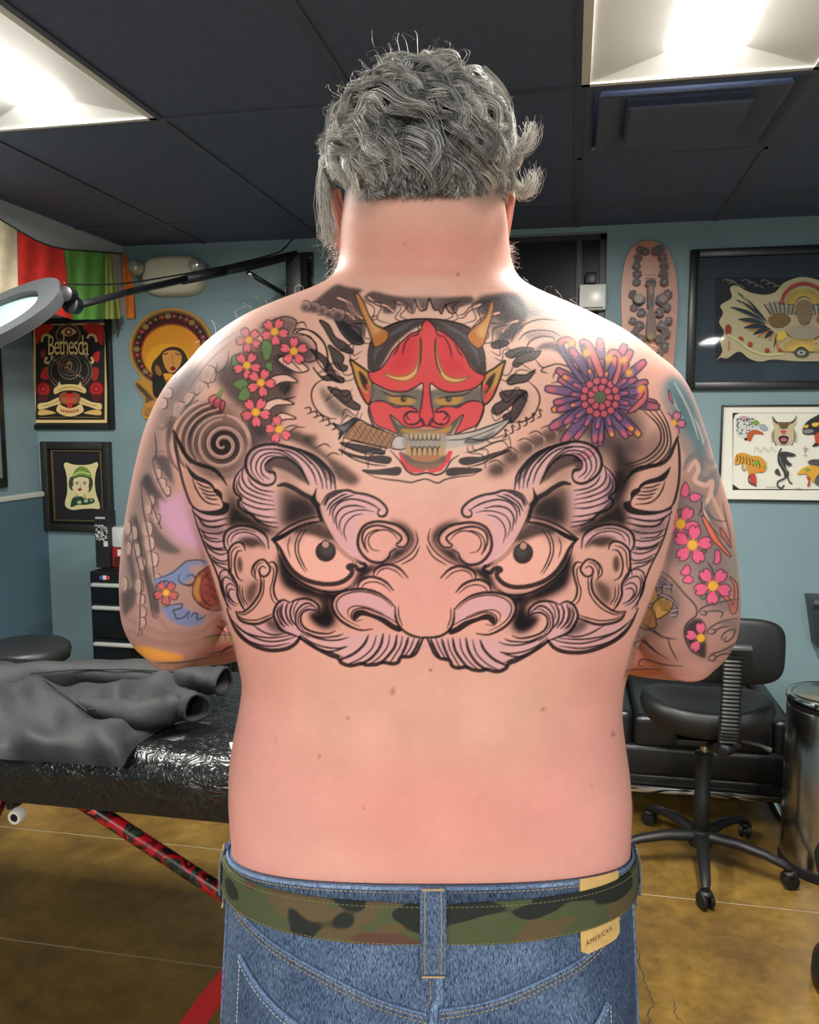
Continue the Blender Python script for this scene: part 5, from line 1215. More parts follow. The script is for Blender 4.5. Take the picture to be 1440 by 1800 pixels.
rs = np.random.RandomState(11)
STR, SCOL, SRAD = [], [], []
HR = np.array([.085, .100, .093])
def scalp(az, el):                                  # az: 0 = back, + = photo right; el: elevation
    d = np.array([math.sin(az) * math.cos(el), -math.cos(az) * math.cos(el), math.sin(el)])
    return HEADC + d * HR, d
def lock(path, n, spread, tip, c0, c1, rad=.0004, jit=.0012, wav=.0):
    """n strands following a guide path; spread at the root, tip = share of it left at the end."""
    lt_ = rs.uniform(.55, 1.6); G = cr(np.array(path), 5); k = len(G); s = np.linspace(0, 1, k)
    T = np.gradient(G, axis=0); T /= np.linalg.norm(T, axis=1)[:, None] + 1e-9
    ref = G - HEADC; ref /= np.linalg.norm(ref, axis=1)[:, None]
    Bn = np.cross(T, ref); Bn /= np.linalg.norm(Bn, axis=1)[:, None] + 1e-9; Nn = np.cross(Bn, T)
    for _ in range(n):
        a, r_ = rs.uniform(0, 2 * np.pi), math.sqrt(rs.rand()) * spread
        w_ = r_ * (1 - (1 - tip) * s)
        ph, am = rs.uniform(0, 6.28), rs.uniform(0, wav)
        off = Bn * (math.cos(a) * w_ + am * np.sin(s * 9 + ph) * s)[:, None] + Nn * (math.sin(a) * w_ * .45 + am * .5 * np.cos(s * 7 + ph) * s)[:, None]
        P = G + off + np.cumsum(rs.normal(0, jit * .18, (k, 3)), 0) * s[:, None]
        cut = rs.uniform(.82, 1.0); P = np.stack([np.interp(s * cut, s, P[:, j]) for j in range(3)], 1)
        STR.append(np.stack([np.interp(np.linspace(0, 1, 15), s, P[:, j]) for j in range(3)], 1))
        t = np.clip(rs.beta(.8, 1.3), 0, 1)
        SCOL.append((np.array(c0) * (1 - t) + np.array(c1) * t) * lt_); SRAD.append(rad * rs.uniform(.7, 1.25))
DK, LT, YL, MD_ = srgb(40, 39, 41), srgb(204, 199, 198), srgb(248, 240, 224), srgb(122, 118, 117)
def tone(d):                                        # lit edges painted into strand colours: whiter at sides and top, darker mid-back
    f_ = min(1, max(0, abs(d[0]) * 1.15 - .25) + max(0, d[2] - .55) * 1.3 + max(0, d[0]) * .35)
    c0 = np.array(DK) * (1 - f_) + np.array(MD_) * f_; c1 = np.array(LT) * (1 - f_) + np.array(YL) * f_
    return c0, c1
def flow(az, el, length, lift, az_v, el_v, wave, ph, curl=0.0, n=60, spread=.008, tip=.5, freq=.85):
    P = []
    for s in np.linspace(0, 1, 9):
        a = az + az_v * s * length + wave * math.sin(ph + s * 6.28 * freq)
        e = el + el_v * s * length + .5 * wave * math.cos(ph + s * 6.28 * freq)
        p, d = scalp(a, max(e, -.75))
        P.append(p + d * (lift * math.sin(min(1, s * 1.7) * math.pi / 2) + curl * s ** 3) + d * .004 * math.sin(ph * 2 + s * 9))
    d0 = scalp(az, el)[1]; c0, c1 = tone(d0)
    lock(P, n, spread, tip, c0, c1, wav=.002)
# short fringe at the nape, then rows of waves up to the crown
for az in np.linspace(-.62, .62, 30):
    for el, ln in ((-.40, .12), (-.31, .16), (-.22, .2)):
        a = az + rs.uniform(-.03, .03)
        flow(a, el + rs.uniform(-.03, .03), 1.0, .006 + .005 * rs.rand(), rs.uniform(-.10, .10), -ln, .03, rs.uniform(0, 6), n=30, spread=.008, tip=1.0, freq=.3)
for row, (el, lift, ln) in enumerate(((-.12, .008, .34), (.04, .012, .42), (.18, .015, .48), (.34, .017, .50), (.50, .018, .50), (.66, .018, .48), (.82, .017, .42), (.98, .016, .40), (1.14, .015, .36), (1.3, .014, .32))):
    wdt = 1.6 if row > 1 else 1.2
    cnt = int(17 * math.cos(max(0, el - .1)) ** .6) + 4
    for k, az in enumerate(np.linspace(-wdt, wdt, cnt)):
        side = az / wdt
        # locks sweep from the photo's left over the back to the right and down
        azv = (.55 * math.sin(row * 1.9 + k * .8) + .35) / max(.35, math.cos(el))
        flow(az + rs.uniform(-.05, .05), el + rs.uniform(-.05, .05), 1.0, lift * rs.uniform(.8, 1.25), azv * rs.uniform(.5, 1.1), -ln * rs.uniform(.7, 1.1), rs.uniform(.06, .13), rs.uniform(0, 6.28), curl=rs.uniform(-.002, .010), n=52, spread=.0115, tip=.3)
# crown tuft
for k in range(26):
    az, el = rs.uniform(-3, 3), rs.uniform(1.15, 1.5)
    p, d = scalp(az, el); q = [p]
    ph = rs.uniform(0, 6.28)
    for s in np.linspace(.25, 1, 5):
        q.append(p + d * (.022 * math.sin(s * 2.2)) + np.array([.02 * math.sin(ph + s * 3), -.014 * s + .01 * math.cos(ph + s * 4), -.004 * s]))
    c0, c1 = tone(np.array([.3, 0, 1])); lock(q, 34, .007, .35, c0, c1, wav=.003)
def px_lock(pts, n, spread, tip=.3, yl=True, wav=.006, rad=.0003, jit=.006):     # lock through chosen points (photo pixel + depth)
    P = [lp(u_, v_, y_) for u_, v_, y_ in pts]; c0, c1 = (np.array(MD_) * 1.2, YL) if yl else (DK, LT)
    lock(P, n, spread, tip, c0, c1, wav=wav, rad=rad, jit=jit)
# long side hair over the left ear
for k in range(9):
    o = k * 5
    px_lock([(606 - o * .3, 200 + o, .05), (580 - o * .3, 250 + o, .055), (566 + o * .25, 305 + o * .6, .06), (566 + o * .3, 350 + o * .4, .06), (574 + rs.uniform(-8, 14), 396 + o * .6, .062), (570 + rs.uniform(-10, 18), 415 + rs.uniform(-8, 20), .064)], 26, .008, .8)
for k in range(7):
    px_lock([(622 + k * 4, 170 + k * 6, .02), (592 + k * 3, 205 + k * 8, .02), (578 + k * 3, 250 + k * 8, .02), (585 + k * 4, 290 + k * 5, .01), (606 + k * 6, 312 + k * 3, 0)], 30, .007, .3)
# flips at the right ear
for k in range(7):
    o = k * 4
    px_lock([(866, 205 + o, .03), (890, 240 + o, .04), (906, 262 + o * .6, .045), (925, 256 + o * .2, .045), (932 + k, 236, .045), (930 + k * 1.5, 220 + rs.uniform(-4, 8), .045)], 22, .006, .9)
for k in range(8):
    o = k * 4
    px_lock([(868, 250 + o, .03), (885, 285 + o, .04), (900, 315 + o * .5, .045), (920, 336 + o * .2, .045), (934 + k * .5, 322, .045), (936, 302 + rs.uniform(-5, 5), .045)], 24, .007, .9)
for k in range(8):
    px_lock([(850 + k * 3, 120 + k * 12, .05), (880 + k * 2, 150 + k * 12, .05), (896 + k, 190 + k * 10, .05), (898, 225 + k * 8, .04), (886, 250 + k * 6, .03), (868, 262 + k * 5, .02)], 34, .008, .35)
# stray hairs
for k in range(46):
    a = rs.uniform(-2.9, -.2); r_ = rs.uniform(150, 176); u_, v_ = 735 + r_ * math.cos(a), 250 + r_ * 1.06 * math.sin(a)
    px_lock([(735 + .8 * (u_ - 735), 250 + .8 * (v_ - 250), .07), (u_, v_, .07), (u_ + rs.uniform(-16, 16), v_ + rs.uniform(-14, 12), .07), (u_ + rs.uniform(-24, 24), v_ + rs.uniform(-14, 22), .07)], 1, .001, 1, rad=.00022)
HS = len(STR)
# beard curls seen past the jaw
for sg, u0 in ((-1, 592), (1, 893)):
    for k in range(130):
        v0 = rs.uniform(425, 488); u_ = u0 - sg * rs.uniform(-2, 12); y_ = rs.uniform(.08, .13); ph = rs.uniform(0, 6.28); l = rs.uniform(6, 20)
        q = [(u_, v0, y_)]
        for s in (.3, .6, .8, 1.0): q.append((u_ + sg * l * s * (.8 + .3 * math.sin(ph)) + 3 * math.sin(ph + 5 * s), v0 + l * s * .5 + 3 * math.cos(ph + 5 * s), y_))
        px_lock(q, 1, .0005, 1, rad=.00026)
# body hairs catching light along the shoulders
BS = len(STR)
for u_, v_ in [(440, 545), (455, 536), (470, 530), (500, 520), (520, 512), (535, 507), (600, 495), (960, 515), (985, 525), (905, 492), (930, 500), (1093, 573), (1160, 622), (380, 580), (345, 610), (1020, 540), (550, 505), (420, 555), (1180, 648), (890, 480)]:
    px_lock([(u_, v_ + 6, .035), (u_ + rs.uniform(-6, 6), v_ - 6, .035), (u_ + rs.uniform(-14, 14), v_ - rs.uniform(8, 20), .035), (u_ + rs.uniform(-16, 20), v_ - rs.uniform(0, 16), .035)], 1, .001, 1, rad=.0002)
def strands(i0, i1, name, mat):
    Sx = np.array(STR[i0:i1]); Cx = np.array(SCOL[i0:i1]); Rx = np.array(SRAD[i0:i1]); n, k, _ = Sx.shape
    T = np.gradient(Sx, axis=1); T /= np.linalg.norm(T, axis=2, keepdims=True) + 1e-9
    ref = np.array([.3, -1, .2]); B = np.cross(T, ref); B /= np.linalg.norm(B, axis=2, keepdims=True) + 1e-9; Nn = np.cross(B, T)
    tp = np.linspace(1, .35, k)[None, :, None] * Rx[:, None, None]
    V = np.stack([Sx + tp * (math.cos(a) * B + math.sin(a) * Nn) for a in (0, 2.094, 4.189)], 2).reshape(-1, 3)
    base = (np.arange(n)[:, None] * k + np.arange(k - 1)[None]).ravel() * 3
    Fq = np.concatenate([np.stack([base + j, base + (j + 1) % 3, base + 3 + (j + 1) % 3, base + 3 + j], 1) for j in range(3)])
    return fast_mesh(name, V, Fq, mat, person, np.repeat(Cx, k * 3, 0))
hair_m = vc_mat('grey_hair', .38, .6)
h_o = strands(0, HS, 'hair', hair_m); tag(h_o, 'wavy silver-grey hair, short at the nape', kind='stuff')
tag(strands(HS, BS, 'beard', hair_m), kind='stuff'); tag(strands(BS, len(STR), 'body_hair', hair_m), kind='stuff')
# ================================================================== things on the walls
class Print:
    """Flat printed artwork: coloured shapes in the sheet's own pixel frame, laid in thin layers on a plane of the back wall."""
    def __init__(s, ox, oy, sc, Y): s.ox, s.oy, s.sc, s.Y, s.k, s.m = ox, oy, sc, Y, 0, MB()
    def pt(s, x, y, k=None): p = at_y(s.ox + x / s.sc, s.oy + y / s.sc, s.Y); return (p[0], s.Y - .00012 * (s.k if k is None else k), p[2])
    def poly(s, P, c, spl=False, n=4):
        Q = np.array(P, float).reshape(-1, 2)
        if spl: Q = cr(Q, n, True)
        s.k += 1; s.m.add([s.pt(*q) for q in Q], [tuple(range(len(Q)))], srgb(*c)); return s
    def rect(s, x0, y0, x1, y1, c): return s.poly([x0, y0, x1, y0, x1, y1, x0, y1], c)
    def ell(s, cx, cy, rx, ry, c, n=20): return s.poly([q for k in range(n) for q in (cx + rx * math.cos(2 * math.pi * k / n), cy + ry * math.sin(2 * math.pi * k / n))], c)
    def line(s, P, w_, c, spl=True):
        Q = np.array(P, float).reshape(-1, 2)
        if spl and len(Q) > 2: Q = cr(Q, 5)
        T = np.gradient(Q, axis=0) if len(Q) > 1 else Q; T /= np.linalg.norm(T, axis=1)[:, None] + 1e-9; Nn = np.stack([-T[:, 1], T[:, 0]], 1) * w_ / 2
        s.k += 1; A = [s.pt(*q) for q in Q - Nn]; B = [s.pt(*q) for q in Q + Nn]; n = len(Q)
        s.m.add(A + B, [(i, i + 1, n + i + 1, n + i) for i in range(n - 1)], srgb(*c)); return s
    def ring(s, cx, cy, rx, ry, w_, c): t = np.linspace(0, 2 * math.pi, 25); return s.line(np.stack([cx + rx * np.cos(t), cy + ry * np.sin(t)], 1).ravel().tolist(), w_, c, False)
    def build(s, name, parent, mat): 
        o = s.m.build(name, mat, None, fix=False); o.parent = parent; o.matrix_parent_inverse = Matrix.Translation(parent.location).inverted() if parent.type == 'EMPTY' else Matrix(); return o
print_m = vc_mat('printed_paper', .55, .3)
def on(parent, o): o.parent = parent; o.matrix_parent_inverse = Matrix.Translation(parent.location).inverted(); return o
def frame_box(root, x0, z0, x1, z1, wd, y0, y1, mat, name='frame', lip=0.004):
    for nm, a, b_ in ((name, (x0, z0), (x0 + wd, z1)), (name, (x1 - wd, z0), (x1, z1)), (name, (x0 + wd, z0), (x1 - wd, z0 + wd)), (name, (x0 + wd, z1 - wd), (x1 - wd, z1))):
        m = MB().rbox(((a[0] + b_[0]) / 2, (y0 + y1) / 2, (a[1] + b_[1]) / 2), (b_[0] - a[0], abs(y1 - y0), b_[1] - a[1]), lip, 2); on(root, m.build(nm, mat, angle=40))
def framed(name, label, cat, u0, v0, u1, v1, wd, mat, depth=.028):
    a, b_ = at_y(u0, v0, YB), at_y(u1, v1, YB)
    root = empty(name, ((a[0] + b_[0]) / 2, YB, b_[2])); tag(root, label, cat)
    frame_box(root, a[0], b_[2], b_[0], a[2], wd, YB - depth, YB - .001, mat)
    on(root, MB().bb((a[0] + wd * .5, YB - .008, b_[2] + wd * .5), (b_[0] - wd * .5, YB - .002, a[2] - wd * .5)).build('backing', black_m))
    return root, a, b_
YP = YB - .0095
# --- poster with ornate lettering
root, a, b_ = framed('framed_poster', 'black-framed red, black and cream poster with ornate lettering below the flags', 'poster', 46, 562, 204, 755, .028, black_m)
p = Print(0, 560, 6.545, YP); CRM, BK, RD_ = (236, 206, 140), (44, 40, 40), (206, 52, 44)
p.rect(384, 42, 1232, 1200, CRM).rect(412, 74, 1205, 1165, BK)
p.poly([412, 74, 620, 74, 540, 180, 450, 270, 418, 290], RD_, True).poly([950, 74, 1180, 74, 1190, 300, 1110, 250, 1020, 170], RD_, True)
p.ell(785, 190, 148, 130, (150, 104, 88)).ell(785, 190, 128, 112, (70, 48, 46)).poly([700, 160, 785, 100, 880, 150, 785, 205], CRM, True).ell(790, 155, 46, 42, (150, 60, 50)).ell(790, 155, 20, 20, CRM)
p.poly([470, 380, 520, 350, 520, 460, 470, 440], (150, 50, 50), True).poly([1080, 400, 1150, 380, 1130, 500, 1080, 470], RD_, True).poly([470, 640, 530, 550, 560, 690, 480, 690], RD_, True).poly([1080, 560, 1140, 590, 1120, 700, 1060, 700], (170, 50, 48), True)
p.ell(805, 600, 265, 225, (120, 104, 90)).ell(805, 600, 250, 210, BK).ell(805, 600, 228, 190, (98, 96, 84)).ell(805, 600, 212, 175, BK)
p.ring(805, 560, 130, 138, 16, (130, 104, 92)).ring(805, 560, 96, 100, 14, (112, 104, 84)).ring(805, 560, 62, 66, 12, (120, 92, 84)).poly([803, 480, 840, 545, 803, 595, 768, 545], (190, 150, 110), True).ell(803, 548, 18, 24, (90, 60, 54))
for k in range(14): p.ell(600 + (k * 97) % 420, 470 + (k * 61) % 270, 9 + k % 3 * 5, 9 + k % 3 * 5, ((226, 190, 130), (150, 60, 50), (110, 90, 84))[k % 3])
for sx in (0, 1):
    fx = (lambda x: x) if sx == 0 else (lambda x: 1622 - x)
    for q, c in ((110, (120, 30, 34)), (84, (196, 44, 44)), (50, (150, 32, 36)), (24, (214, 70, 60))): p.ell(fx(505), 810, q * .8, q * .85, c)
    p.poly([fx(440), 900, fx(520), 870, fx(560), 930, fx(480), 960], (92, 36, 40), True)
    p.poly([fx(450), 980, fx(560), 960, fx(690), 905, fx(710), 970, fx(600), 1010, fx(460), 1050], CRM, True); p.line([fx(500), 1005, fx(600), 985, fx(690), 940], 7, (150, 116, 60))
    p.poly([fx(455), 1060, fx(540), 1050, fx(650), 1085, fx(560), 1105, fx(455), 1110], (230, 186, 110), True); p.line([fx(455), 1140, fx(760), 1135], 8, (150, 116, 70))
    p.poly([fx(660), 800, fx(690), 720, fx(720), 790], CRM)
p.poly([635, 800, 740, 760, 880, 760, 990, 800, 985, 860, 880, 830, 740, 830, 640, 870], CRM, True); p.line([670, 830, 760, 795, 870, 795, 960, 830], 8, (150, 116, 60))
p.poly([690, 880, 800, 835, 930, 880, 900, 980, 720, 980], (150, 84, 56), True).poly([775, 850, 810, 840, 845, 850, 850, 960, 830, 1040, 790, 1040, 772, 950], RD_, True).ell(812, 850, 40, 14, (60, 20, 22))
for k in range(8): p.line([720 + k * 24, 905, 735 + k * 20, 970], 5, (220, 160, 110))
p.poly([660, 1060, 690, 985, 740, 1010, 815, 1035, 890, 1010, 940, 985, 975, 1060, 900, 1110, 815, 1128, 730, 1110], CRM, True)
for k in range(9): p.poly([710 + k * 24, 1040 + 14 * math.sin(k * .4), 726 + k * 24, 1040 + 14 * math.sin(k * .4), 726 + k * 24, 1075 + 14 * math.sin(k * .4), 710 + k * 24, 1075 + 14 * math.sin(k * .4)], (190, 96, 60))
p.build('print', root, print_m)
ltr = pm('cream_ink', (244, 216, 150), .55); ltr_s = pm('dark_red_ink', (84, 34, 34), .55)
def letter(s, xc, yc, w_, h_, mat, dz, arch=0.0):
    base = [p.pt(xc, yc), p.pt(xc + 100, yc), p.pt(xc, yc + 100)]; ex = (np.array(base[1]) - base[0]) / 100; ey = (np.array(base[2]) - base[0]) / 100; o = np.array(base[0])
    def place(x, y): X = x * w_; return o + ex * X - ey * (y * h_ + arch * (1 - (X / 330) ** 2)) + np.array([0, -dz, 0])
    t = text_mesh(s, 1.0, 'lettering', mat, None, place, .86); on(root, t)
letter('Bethesda', 805, 345, 150, 330, ltr_s, .0012, 20); letter('Bethesda', 797, 335, 150, 330, ltr, .0016, 20)
for sx in (0, 1):
    fx = (lambda x: x) if sx == 0 else (lambda x: 1590 - x)
    for P in ([480, 270, 500, 200, 560, 190, 585, 230], [540, 440, 520, 500, 570, 505, 600, 460, 585, 400]):
        q = Print(0, 560, 6.545, YP - .0012); q.line([fx(v) if k % 2 == 0 else v for k, v in enumerate(P)], 26, CRM); q.build('flourish', root, print_m)
gl, nt, bb0 = new_mat('picture_glass'); bb0.inputs['Roughness'].default_value = .03; bb0.inputs['Alpha'].default_value = .12; bb0.inputs['Base Color'].default_value = (0, 0, 0, 1)
# --- portrait of a woman in a green hat
fr_m = pm('carved_black_wood', (34, 32, 30), .4, var=.2, scale=120, bump=.5, bscale=220)
root, a, b_ = framed('framed_portrait', 'small black-framed drawing of a woman in a green hat on scalloped card', 'picture', 76, 776, 203, 935, .040, fr_m, .034)
gold = pm('dull_gold_fillet', (112, 96, 66), .45, .4)
i0, i1 = at_y(93, 791, YB), at_y(186, 917, YB); frame_box(root, i0[0], i1[2], i1[0], i0[2], .008, YB - .022, YB - .006, gold, 'fillet', .002)
p = Print(0, 740, 3.43, YP); p.rect(325, 180, 630, 600, (36, 36, 38))
p.poly([385, 265, 400, 250, 440, 262, 490, 266, 540, 262, 585, 248, 592, 270, 580, 300, 572, 360, 578, 430, 600, 500, 600, 530, 560, 528, 500, 530, 440, 536, 400, 520, 392, 490, 405, 430, 404, 350, 395, 300], (232, 218, 160), True)
p.poly([415, 370, 425, 340, 450, 335, 540, 335, 560, 370, 552, 410, 535, 430, 530, 390, 440, 390, 440, 420, 420, 405], (74, 70, 62), True)
p.poly([445, 350, 490, 338, 535, 350, 532, 400, 510, 440, 485, 452, 460, 435, 445, 400], (238, 222, 172), True)
p.poly([440, 345, 450, 300, 480, 275, 515, 280, 545, 310, 550, 345, 500, 335], (124, 150, 70), True).line([445, 325, 490, 308, 545, 322], 12, (190, 200, 120)).line([435, 345, 490, 330, 555, 348], 6, (70, 84, 40))
p.line([455, 372, 475, 368], 5, (60, 50, 44)).line([500, 368, 522, 372], 5, (60, 50, 44)).ell(465, 380, 6, 4, (50, 44, 40)).ell(511, 380, 6, 4, (50, 44, 40)).line([488, 380, 484, 402, 492, 405], 3, (150, 110, 80)).poly([470, 412, 482, 406, 496, 412, 482, 422], (170, 44, 40), True)
p.poly([445, 460, 490, 455, 520, 470, 560, 465, 570, 490, 520, 505, 470, 505, 430, 520, 430, 490], (44, 74, 50), True).ell(480, 490, 14, 10, (180, 196, 150)).ell(520, 482, 13, 10, (180, 196, 150)).ell(552, 478, 10, 9, (150, 176, 130)).line([465, 440, 462, 470], 4, (120, 100, 70)).line([510, 440, 520, 468], 4, (120, 100, 70))
p.build('print', root, print_m)
# --- round die-cut board: woman in a wide hat
c0 = at_y(302, 613, YB); wb0 = empty('skateboard_art', (c0[0], YB, c0[2] - .35)); tag(wb0, 'round orange die-cut board of a woman in a wide hat, half hidden by the shoulder', 'wall art')
def board(root, outline, th, edge_m, name='board'):
    Q = cr(np.array(outline, float).reshape(-1, 2), 5, True); P = [at_y(u, v, YB - .012) for u, v in Q]
    m = MB().prism([(q[0], q[2]) for q in P], lambda x, z: (x, YB - .003, z), lambda x, z: (x, YB - .003 - th, z)); return on(root, m.build(name, edge_m, angle=40))
ol = [q for t in np.linspace(-2.45, 2.6, 22) for q in (302 + 74 * math.sin(t), 613 - 71 * math.cos(t))]
ol = [302 + 74 * math.sin(-2.3), 613 - 71 * math.cos(-2.3)] + ol[2:] + [340, 700, 330, 745, 290, 742, 258, 737, 250, 726, 254, 706, 247, 690, 237, 676, 240, 669, 248, 668]
board(wb0, ol, .011, pm('honey_birch_edge', (196, 138, 58), .4))
YQ = YB - .0145; p = Print(220, 530, 7.826, YQ); OR = (214, 140, 40)
p.ell(640, 650, 552, 530, (120, 96, 50), 40).ell(640, 655, 525, 505, (70, 26, 32), 40)
for k in range(34):
    t = 2 * math.pi * k / 34; p.ell(640 + 475 * math.cos(t), 655 + 452 * math.sin(t), 46, 40, ((126, 34, 44), (128, 112, 66), (96, 30, 40), (60, 54, 36))[k % 4]); p.ell(640 + 475 * math.cos(t), 655 + 452 * math.sin(t), 16, 14, (160, 130, 80))
p.ell(650, 700, 425, 395, (150, 70, 34), 36).ell(655, 710, 410, 380, OR, 36).ell(600, 820, 300, 240, (226, 158, 40), 30)
p.poly([370, 930, 400, 830, 480, 740, 540, 670, 650, 625, 780, 650, 860, 760, 880, 900, 800, 1000, 720, 1010, 560, 990, 470, 1060, 400, 1010], (60, 44, 34), True)
p.poly([530, 720, 640, 670, 760, 700, 790, 800, 740, 920, 660, 985, 600, 960, 545, 860], (206, 142, 66), True).line([540, 730, 600, 715], 16, (70, 46, 30)).line([700, 715, 770, 735], 16, (70, 46, 30)).line([665, 720, 660, 830, 690, 850], 10, (150, 92, 44)).poly([630, 925, 670, 890, 710, 925, 670, 955], (120, 36, 36), True)
p.poly([400, 1010, 520, 1000, 560, 1090, 580, 1300, 410, 1300], (38, 32, 28), True).poly([430, 880, 480, 900, 520, 1000, 470, 1020, 430, 960], (150, 104, 50), True)
p.poly([160, 1150, 200, 1130, 400, 1330, 400, 1400, 340, 1440, 290, 1380, 290, 1310], (104, 82, 48), True).line([190, 1160, 370, 1350], 18, (60, 50, 36)).poly([280, 1420, 420, 1360, 480, 1450, 420, 1570, 290, 1560, 250, 1500], (190, 132, 56), True)
for k in range(4): p.line([280, 1450 + k * 30, 340, 1475 + k * 28, 420, 1455 + k * 28], 9, (110, 70, 34))
on(wb0, p.m.build('print', vc_mat('glossy_deck_print', .3, .5), fix=False))
# --- long skateboard deck
c0 = at_y(1141, 560, YB); sk0 = empty('skateboard_deck', (c0[0], YB, c0[2] - .45)); tag(sk0, 'salmon skateboard deck with dark flower print on the wall beside the doorway', 'skateboard')
ol = [1141, 423, 1118, 430, 1102, 452, 1094, 490, 1092, 530, 1095, 600, 1100, 680, 1108, 740, 1125, 762, 1144, 766, 1162, 760, 1176, 738, 1181, 680, 1187, 600, 1191, 530, 1188, 485, 1180, 452, 1164, 430]
board(sk0, ol, .012, pm('salmon_deck', (188, 122, 92), .35, var=.06, scale=8))
p = Print(1080, 420, 6.92, YB - .0155); r2 = random.Random(4); DKB = (66, 56, 58)
for sx in (0, 1):
    fx = (lambda x: x) if sx == 0 else (lambda x: 872 - x)
    for cx, cy, r_ in ((330, 140, 60), (290, 230, 60), (270, 330, 58), (280, 430, 60), (270, 530, 55), (300, 120, 40), (380, 160, 50), (230, 680, 60), (300, 750, 80), (240, 840, 52), (330, 900, 60), (220, 1000, 50), (300, 1060, 66), (250, 1150, 58), (320, 1220, 64), (270, 1310, 60), (330, 1390, 50)):
        for k in range(9):
            t = 6.28 * k / 9 + r2.random(); p.ell(fx(cx + r_ * .6 * math.cos(t)), cy + r_ * .6 * math.sin(t), r_ * .42, r_ * .36, r2.choice(((66, 56, 58), (84, 66, 66), (96, 78, 76), (74, 70, 80))), 9)
        p.ell(fx(cx), cy, r_ * .3, r_ * .3, r2.choice(((140, 104, 92), (120, 112, 110), (96, 50, 54))), 10); p.line([fx(cx - r_), cy + r_ * .4, fx(cx), cy + r_ * .9, fx(cx + r_ * .9), cy + r_ * .3], 7, DKB)
p.ell(436, 550, 66, 44, DKB).rect(395, 560, 478, 800, (92, 72, 68)).ell(436, 640, 20, 60, (150, 110, 96)).ell(436, 810, 44, 44, (64, 72, 92)).ell(580, 740, 62, 62, (130, 108, 104)).ring(580, 740, 50, 50, 10, DKB).ell(290, 740, 62, 62, (150, 140, 124)).ring(290, 740, 50, 50, 10, (110, 96, 90))
p.poly([400, 900, 436, 850, 480, 900, 500, 1180, 436, 1240, 380, 1180], (110, 88, 76), True)
for k in range(7): p.line([400 + k * 13, 900, 395 + k * 14, 1040, 400 + k * 13, 1180], 6, ((70, 58, 56), (150, 116, 70))[k % 2])
p.ell(430, 1200, 40, 40, (140, 116, 60)).line([370, 470, 436, 460, 510, 472], 9, (120, 70, 56))
on(sk0, p.m.build('print', vc_mat('matte_deck_print', .45, .4), fix=False))
# --- large dark frame with the winged drawing
root, a, b_ = framed('framed_artwork', 'large black frame with dark blue mat around a drawing of spread wings and sun', 'picture', 1213, 441, 1610, 683, .036, black_m, .035)
m0, m1 = at_y(1232, 458, YB), at_y(1592, 666, YB); on(root, MB().bb((m0[0] - .01, YB - .014, m1[2] - .01), (m1[0] + .01, YB - .009, m0[2] + .01)).build('mat', pm('navy_mat_board', (48, 66, 80), .6)))
p = Print(1200, 420, 6.0, YB - .0145); CR2 = (222, 208, 166); BD = (44, 48, 56)
p.rect(345, 405, 2290, 1305, BD)
p.poly([350, 1290, 420, 1190, 400, 1080, 440, 980, 385, 880, 430, 780, 400, 700, 520, 620, 500, 520, 570, 490, 700, 560, 860, 590, 980, 560, 1060, 470, 1200, 410, 1300, 405, 1420, 430, 1560, 520, 1700, 590, 1900, 570, 2080, 500, 2150, 620, 2230, 720, 2210, 900, 2240, 1000, 2230, 1180, 2270, 1290, 2100, 1285, 1960, 1210, 1840, 1280, 1700, 1290, 1500, 1290, 1200, 1290, 960, 1270, 820, 1295, 700, 1260, 620, 1195, 560, 1200, 470, 1260, 400, 1250], CR2, True, 3)
for k in range(10):
    p.line([420 + (k * 67) % 560, 440 + (k * 31) % 90, 470 + (k * 67) % 560, 425 + (k * 31) % 90, 520 + (k * 67) % 560, 455 + (k * 31) % 90], 9, (150, 150, 144))
for sx in (0, 1):
    fx = (lambda x: x) if sx == 0 else (lambda x: 2540 - x)
    for i, (x1, y1, x2, y2) in enumerate(((900, 880, 570, 560), (880, 860, 560, 640), (870, 870, 500, 720), (880, 900, 580, 850), (900, 930, 640, 940), (930, 950, 740, 1010), (960, 980, 860, 1050), (990, 1000, 960, 1150))):
        mx0, my0 = (x1 + x2) / 2, (y1 + y2) / 2 - 20
        p.poly([fx(x1), y1, fx(mx0), my0 - 22, fx(x2), y2, fx(mx0 + 10), my0 + 30], ((54, 62, 74), (60, 70, 82))[i % 2], True); p.line([fx(x1), y1 + 14, fx(mx0 + 14), my0 + 40, fx(x2 + 50), y2 + 26], 14, (206, 128, 88) if i > 2 else (150, 152, 146)); p.line([fx(x1), y1 + 24, fx(mx0 + 30), my0 + 54, fx(x2 + 70), y2 + 40], 10, (214, 190, 96))
    for k in range(16): p.line([fx(860 + k * 26), 690 - 30 * math.sin(k * .3), fx(930 + k * 18), 800], 12, ((62, 68, 76), (150, 150, 140))[k % 2])
    p.poly([fx(900), 840, fx(1040), 780, fx(1140), 850, fx(1060), 930, fx(950), 930], (128, 100, 60), True)
    for q_ in ((480, 960, 44, 60), (610, 1060, 40, 30), (710, 1115, 34, 30), (890, 1180, 34, 28), (1030, 1185, 34, 26)): p.ell(fx(q_[0]), q_[1], q_[2] * .8, q_[3], (150, 56, 40), 10)
    p.line([fx(470), 1010, fx(600), 1080, fx(700), 1160, fx(860), 1220, fx(1060), 1210], 26, (190, 186, 130)); p.line([fx(490), 1080, fx(485), 1180], 14, (196, 80, 60))
    p.poly([fx(1000), 1000, fx(1070), 970, fx(1090), 1040, fx(1010), 1080], (206, 176, 70), True)
for k in range(26):
    t = math.pi * (k + .5) / 26; c_ = math.cos(t); s_ = math.sin(t); p.line([1270 - 90 * c_, 690 - 80 * s_, 1270 - 190 * c_, 690 - 170 * s_], 13, (176, 150, 70)); p.ell(1270 - 230 * c_, 690 - 215 * s_, 18, 20, (150, 54, 56), 8)
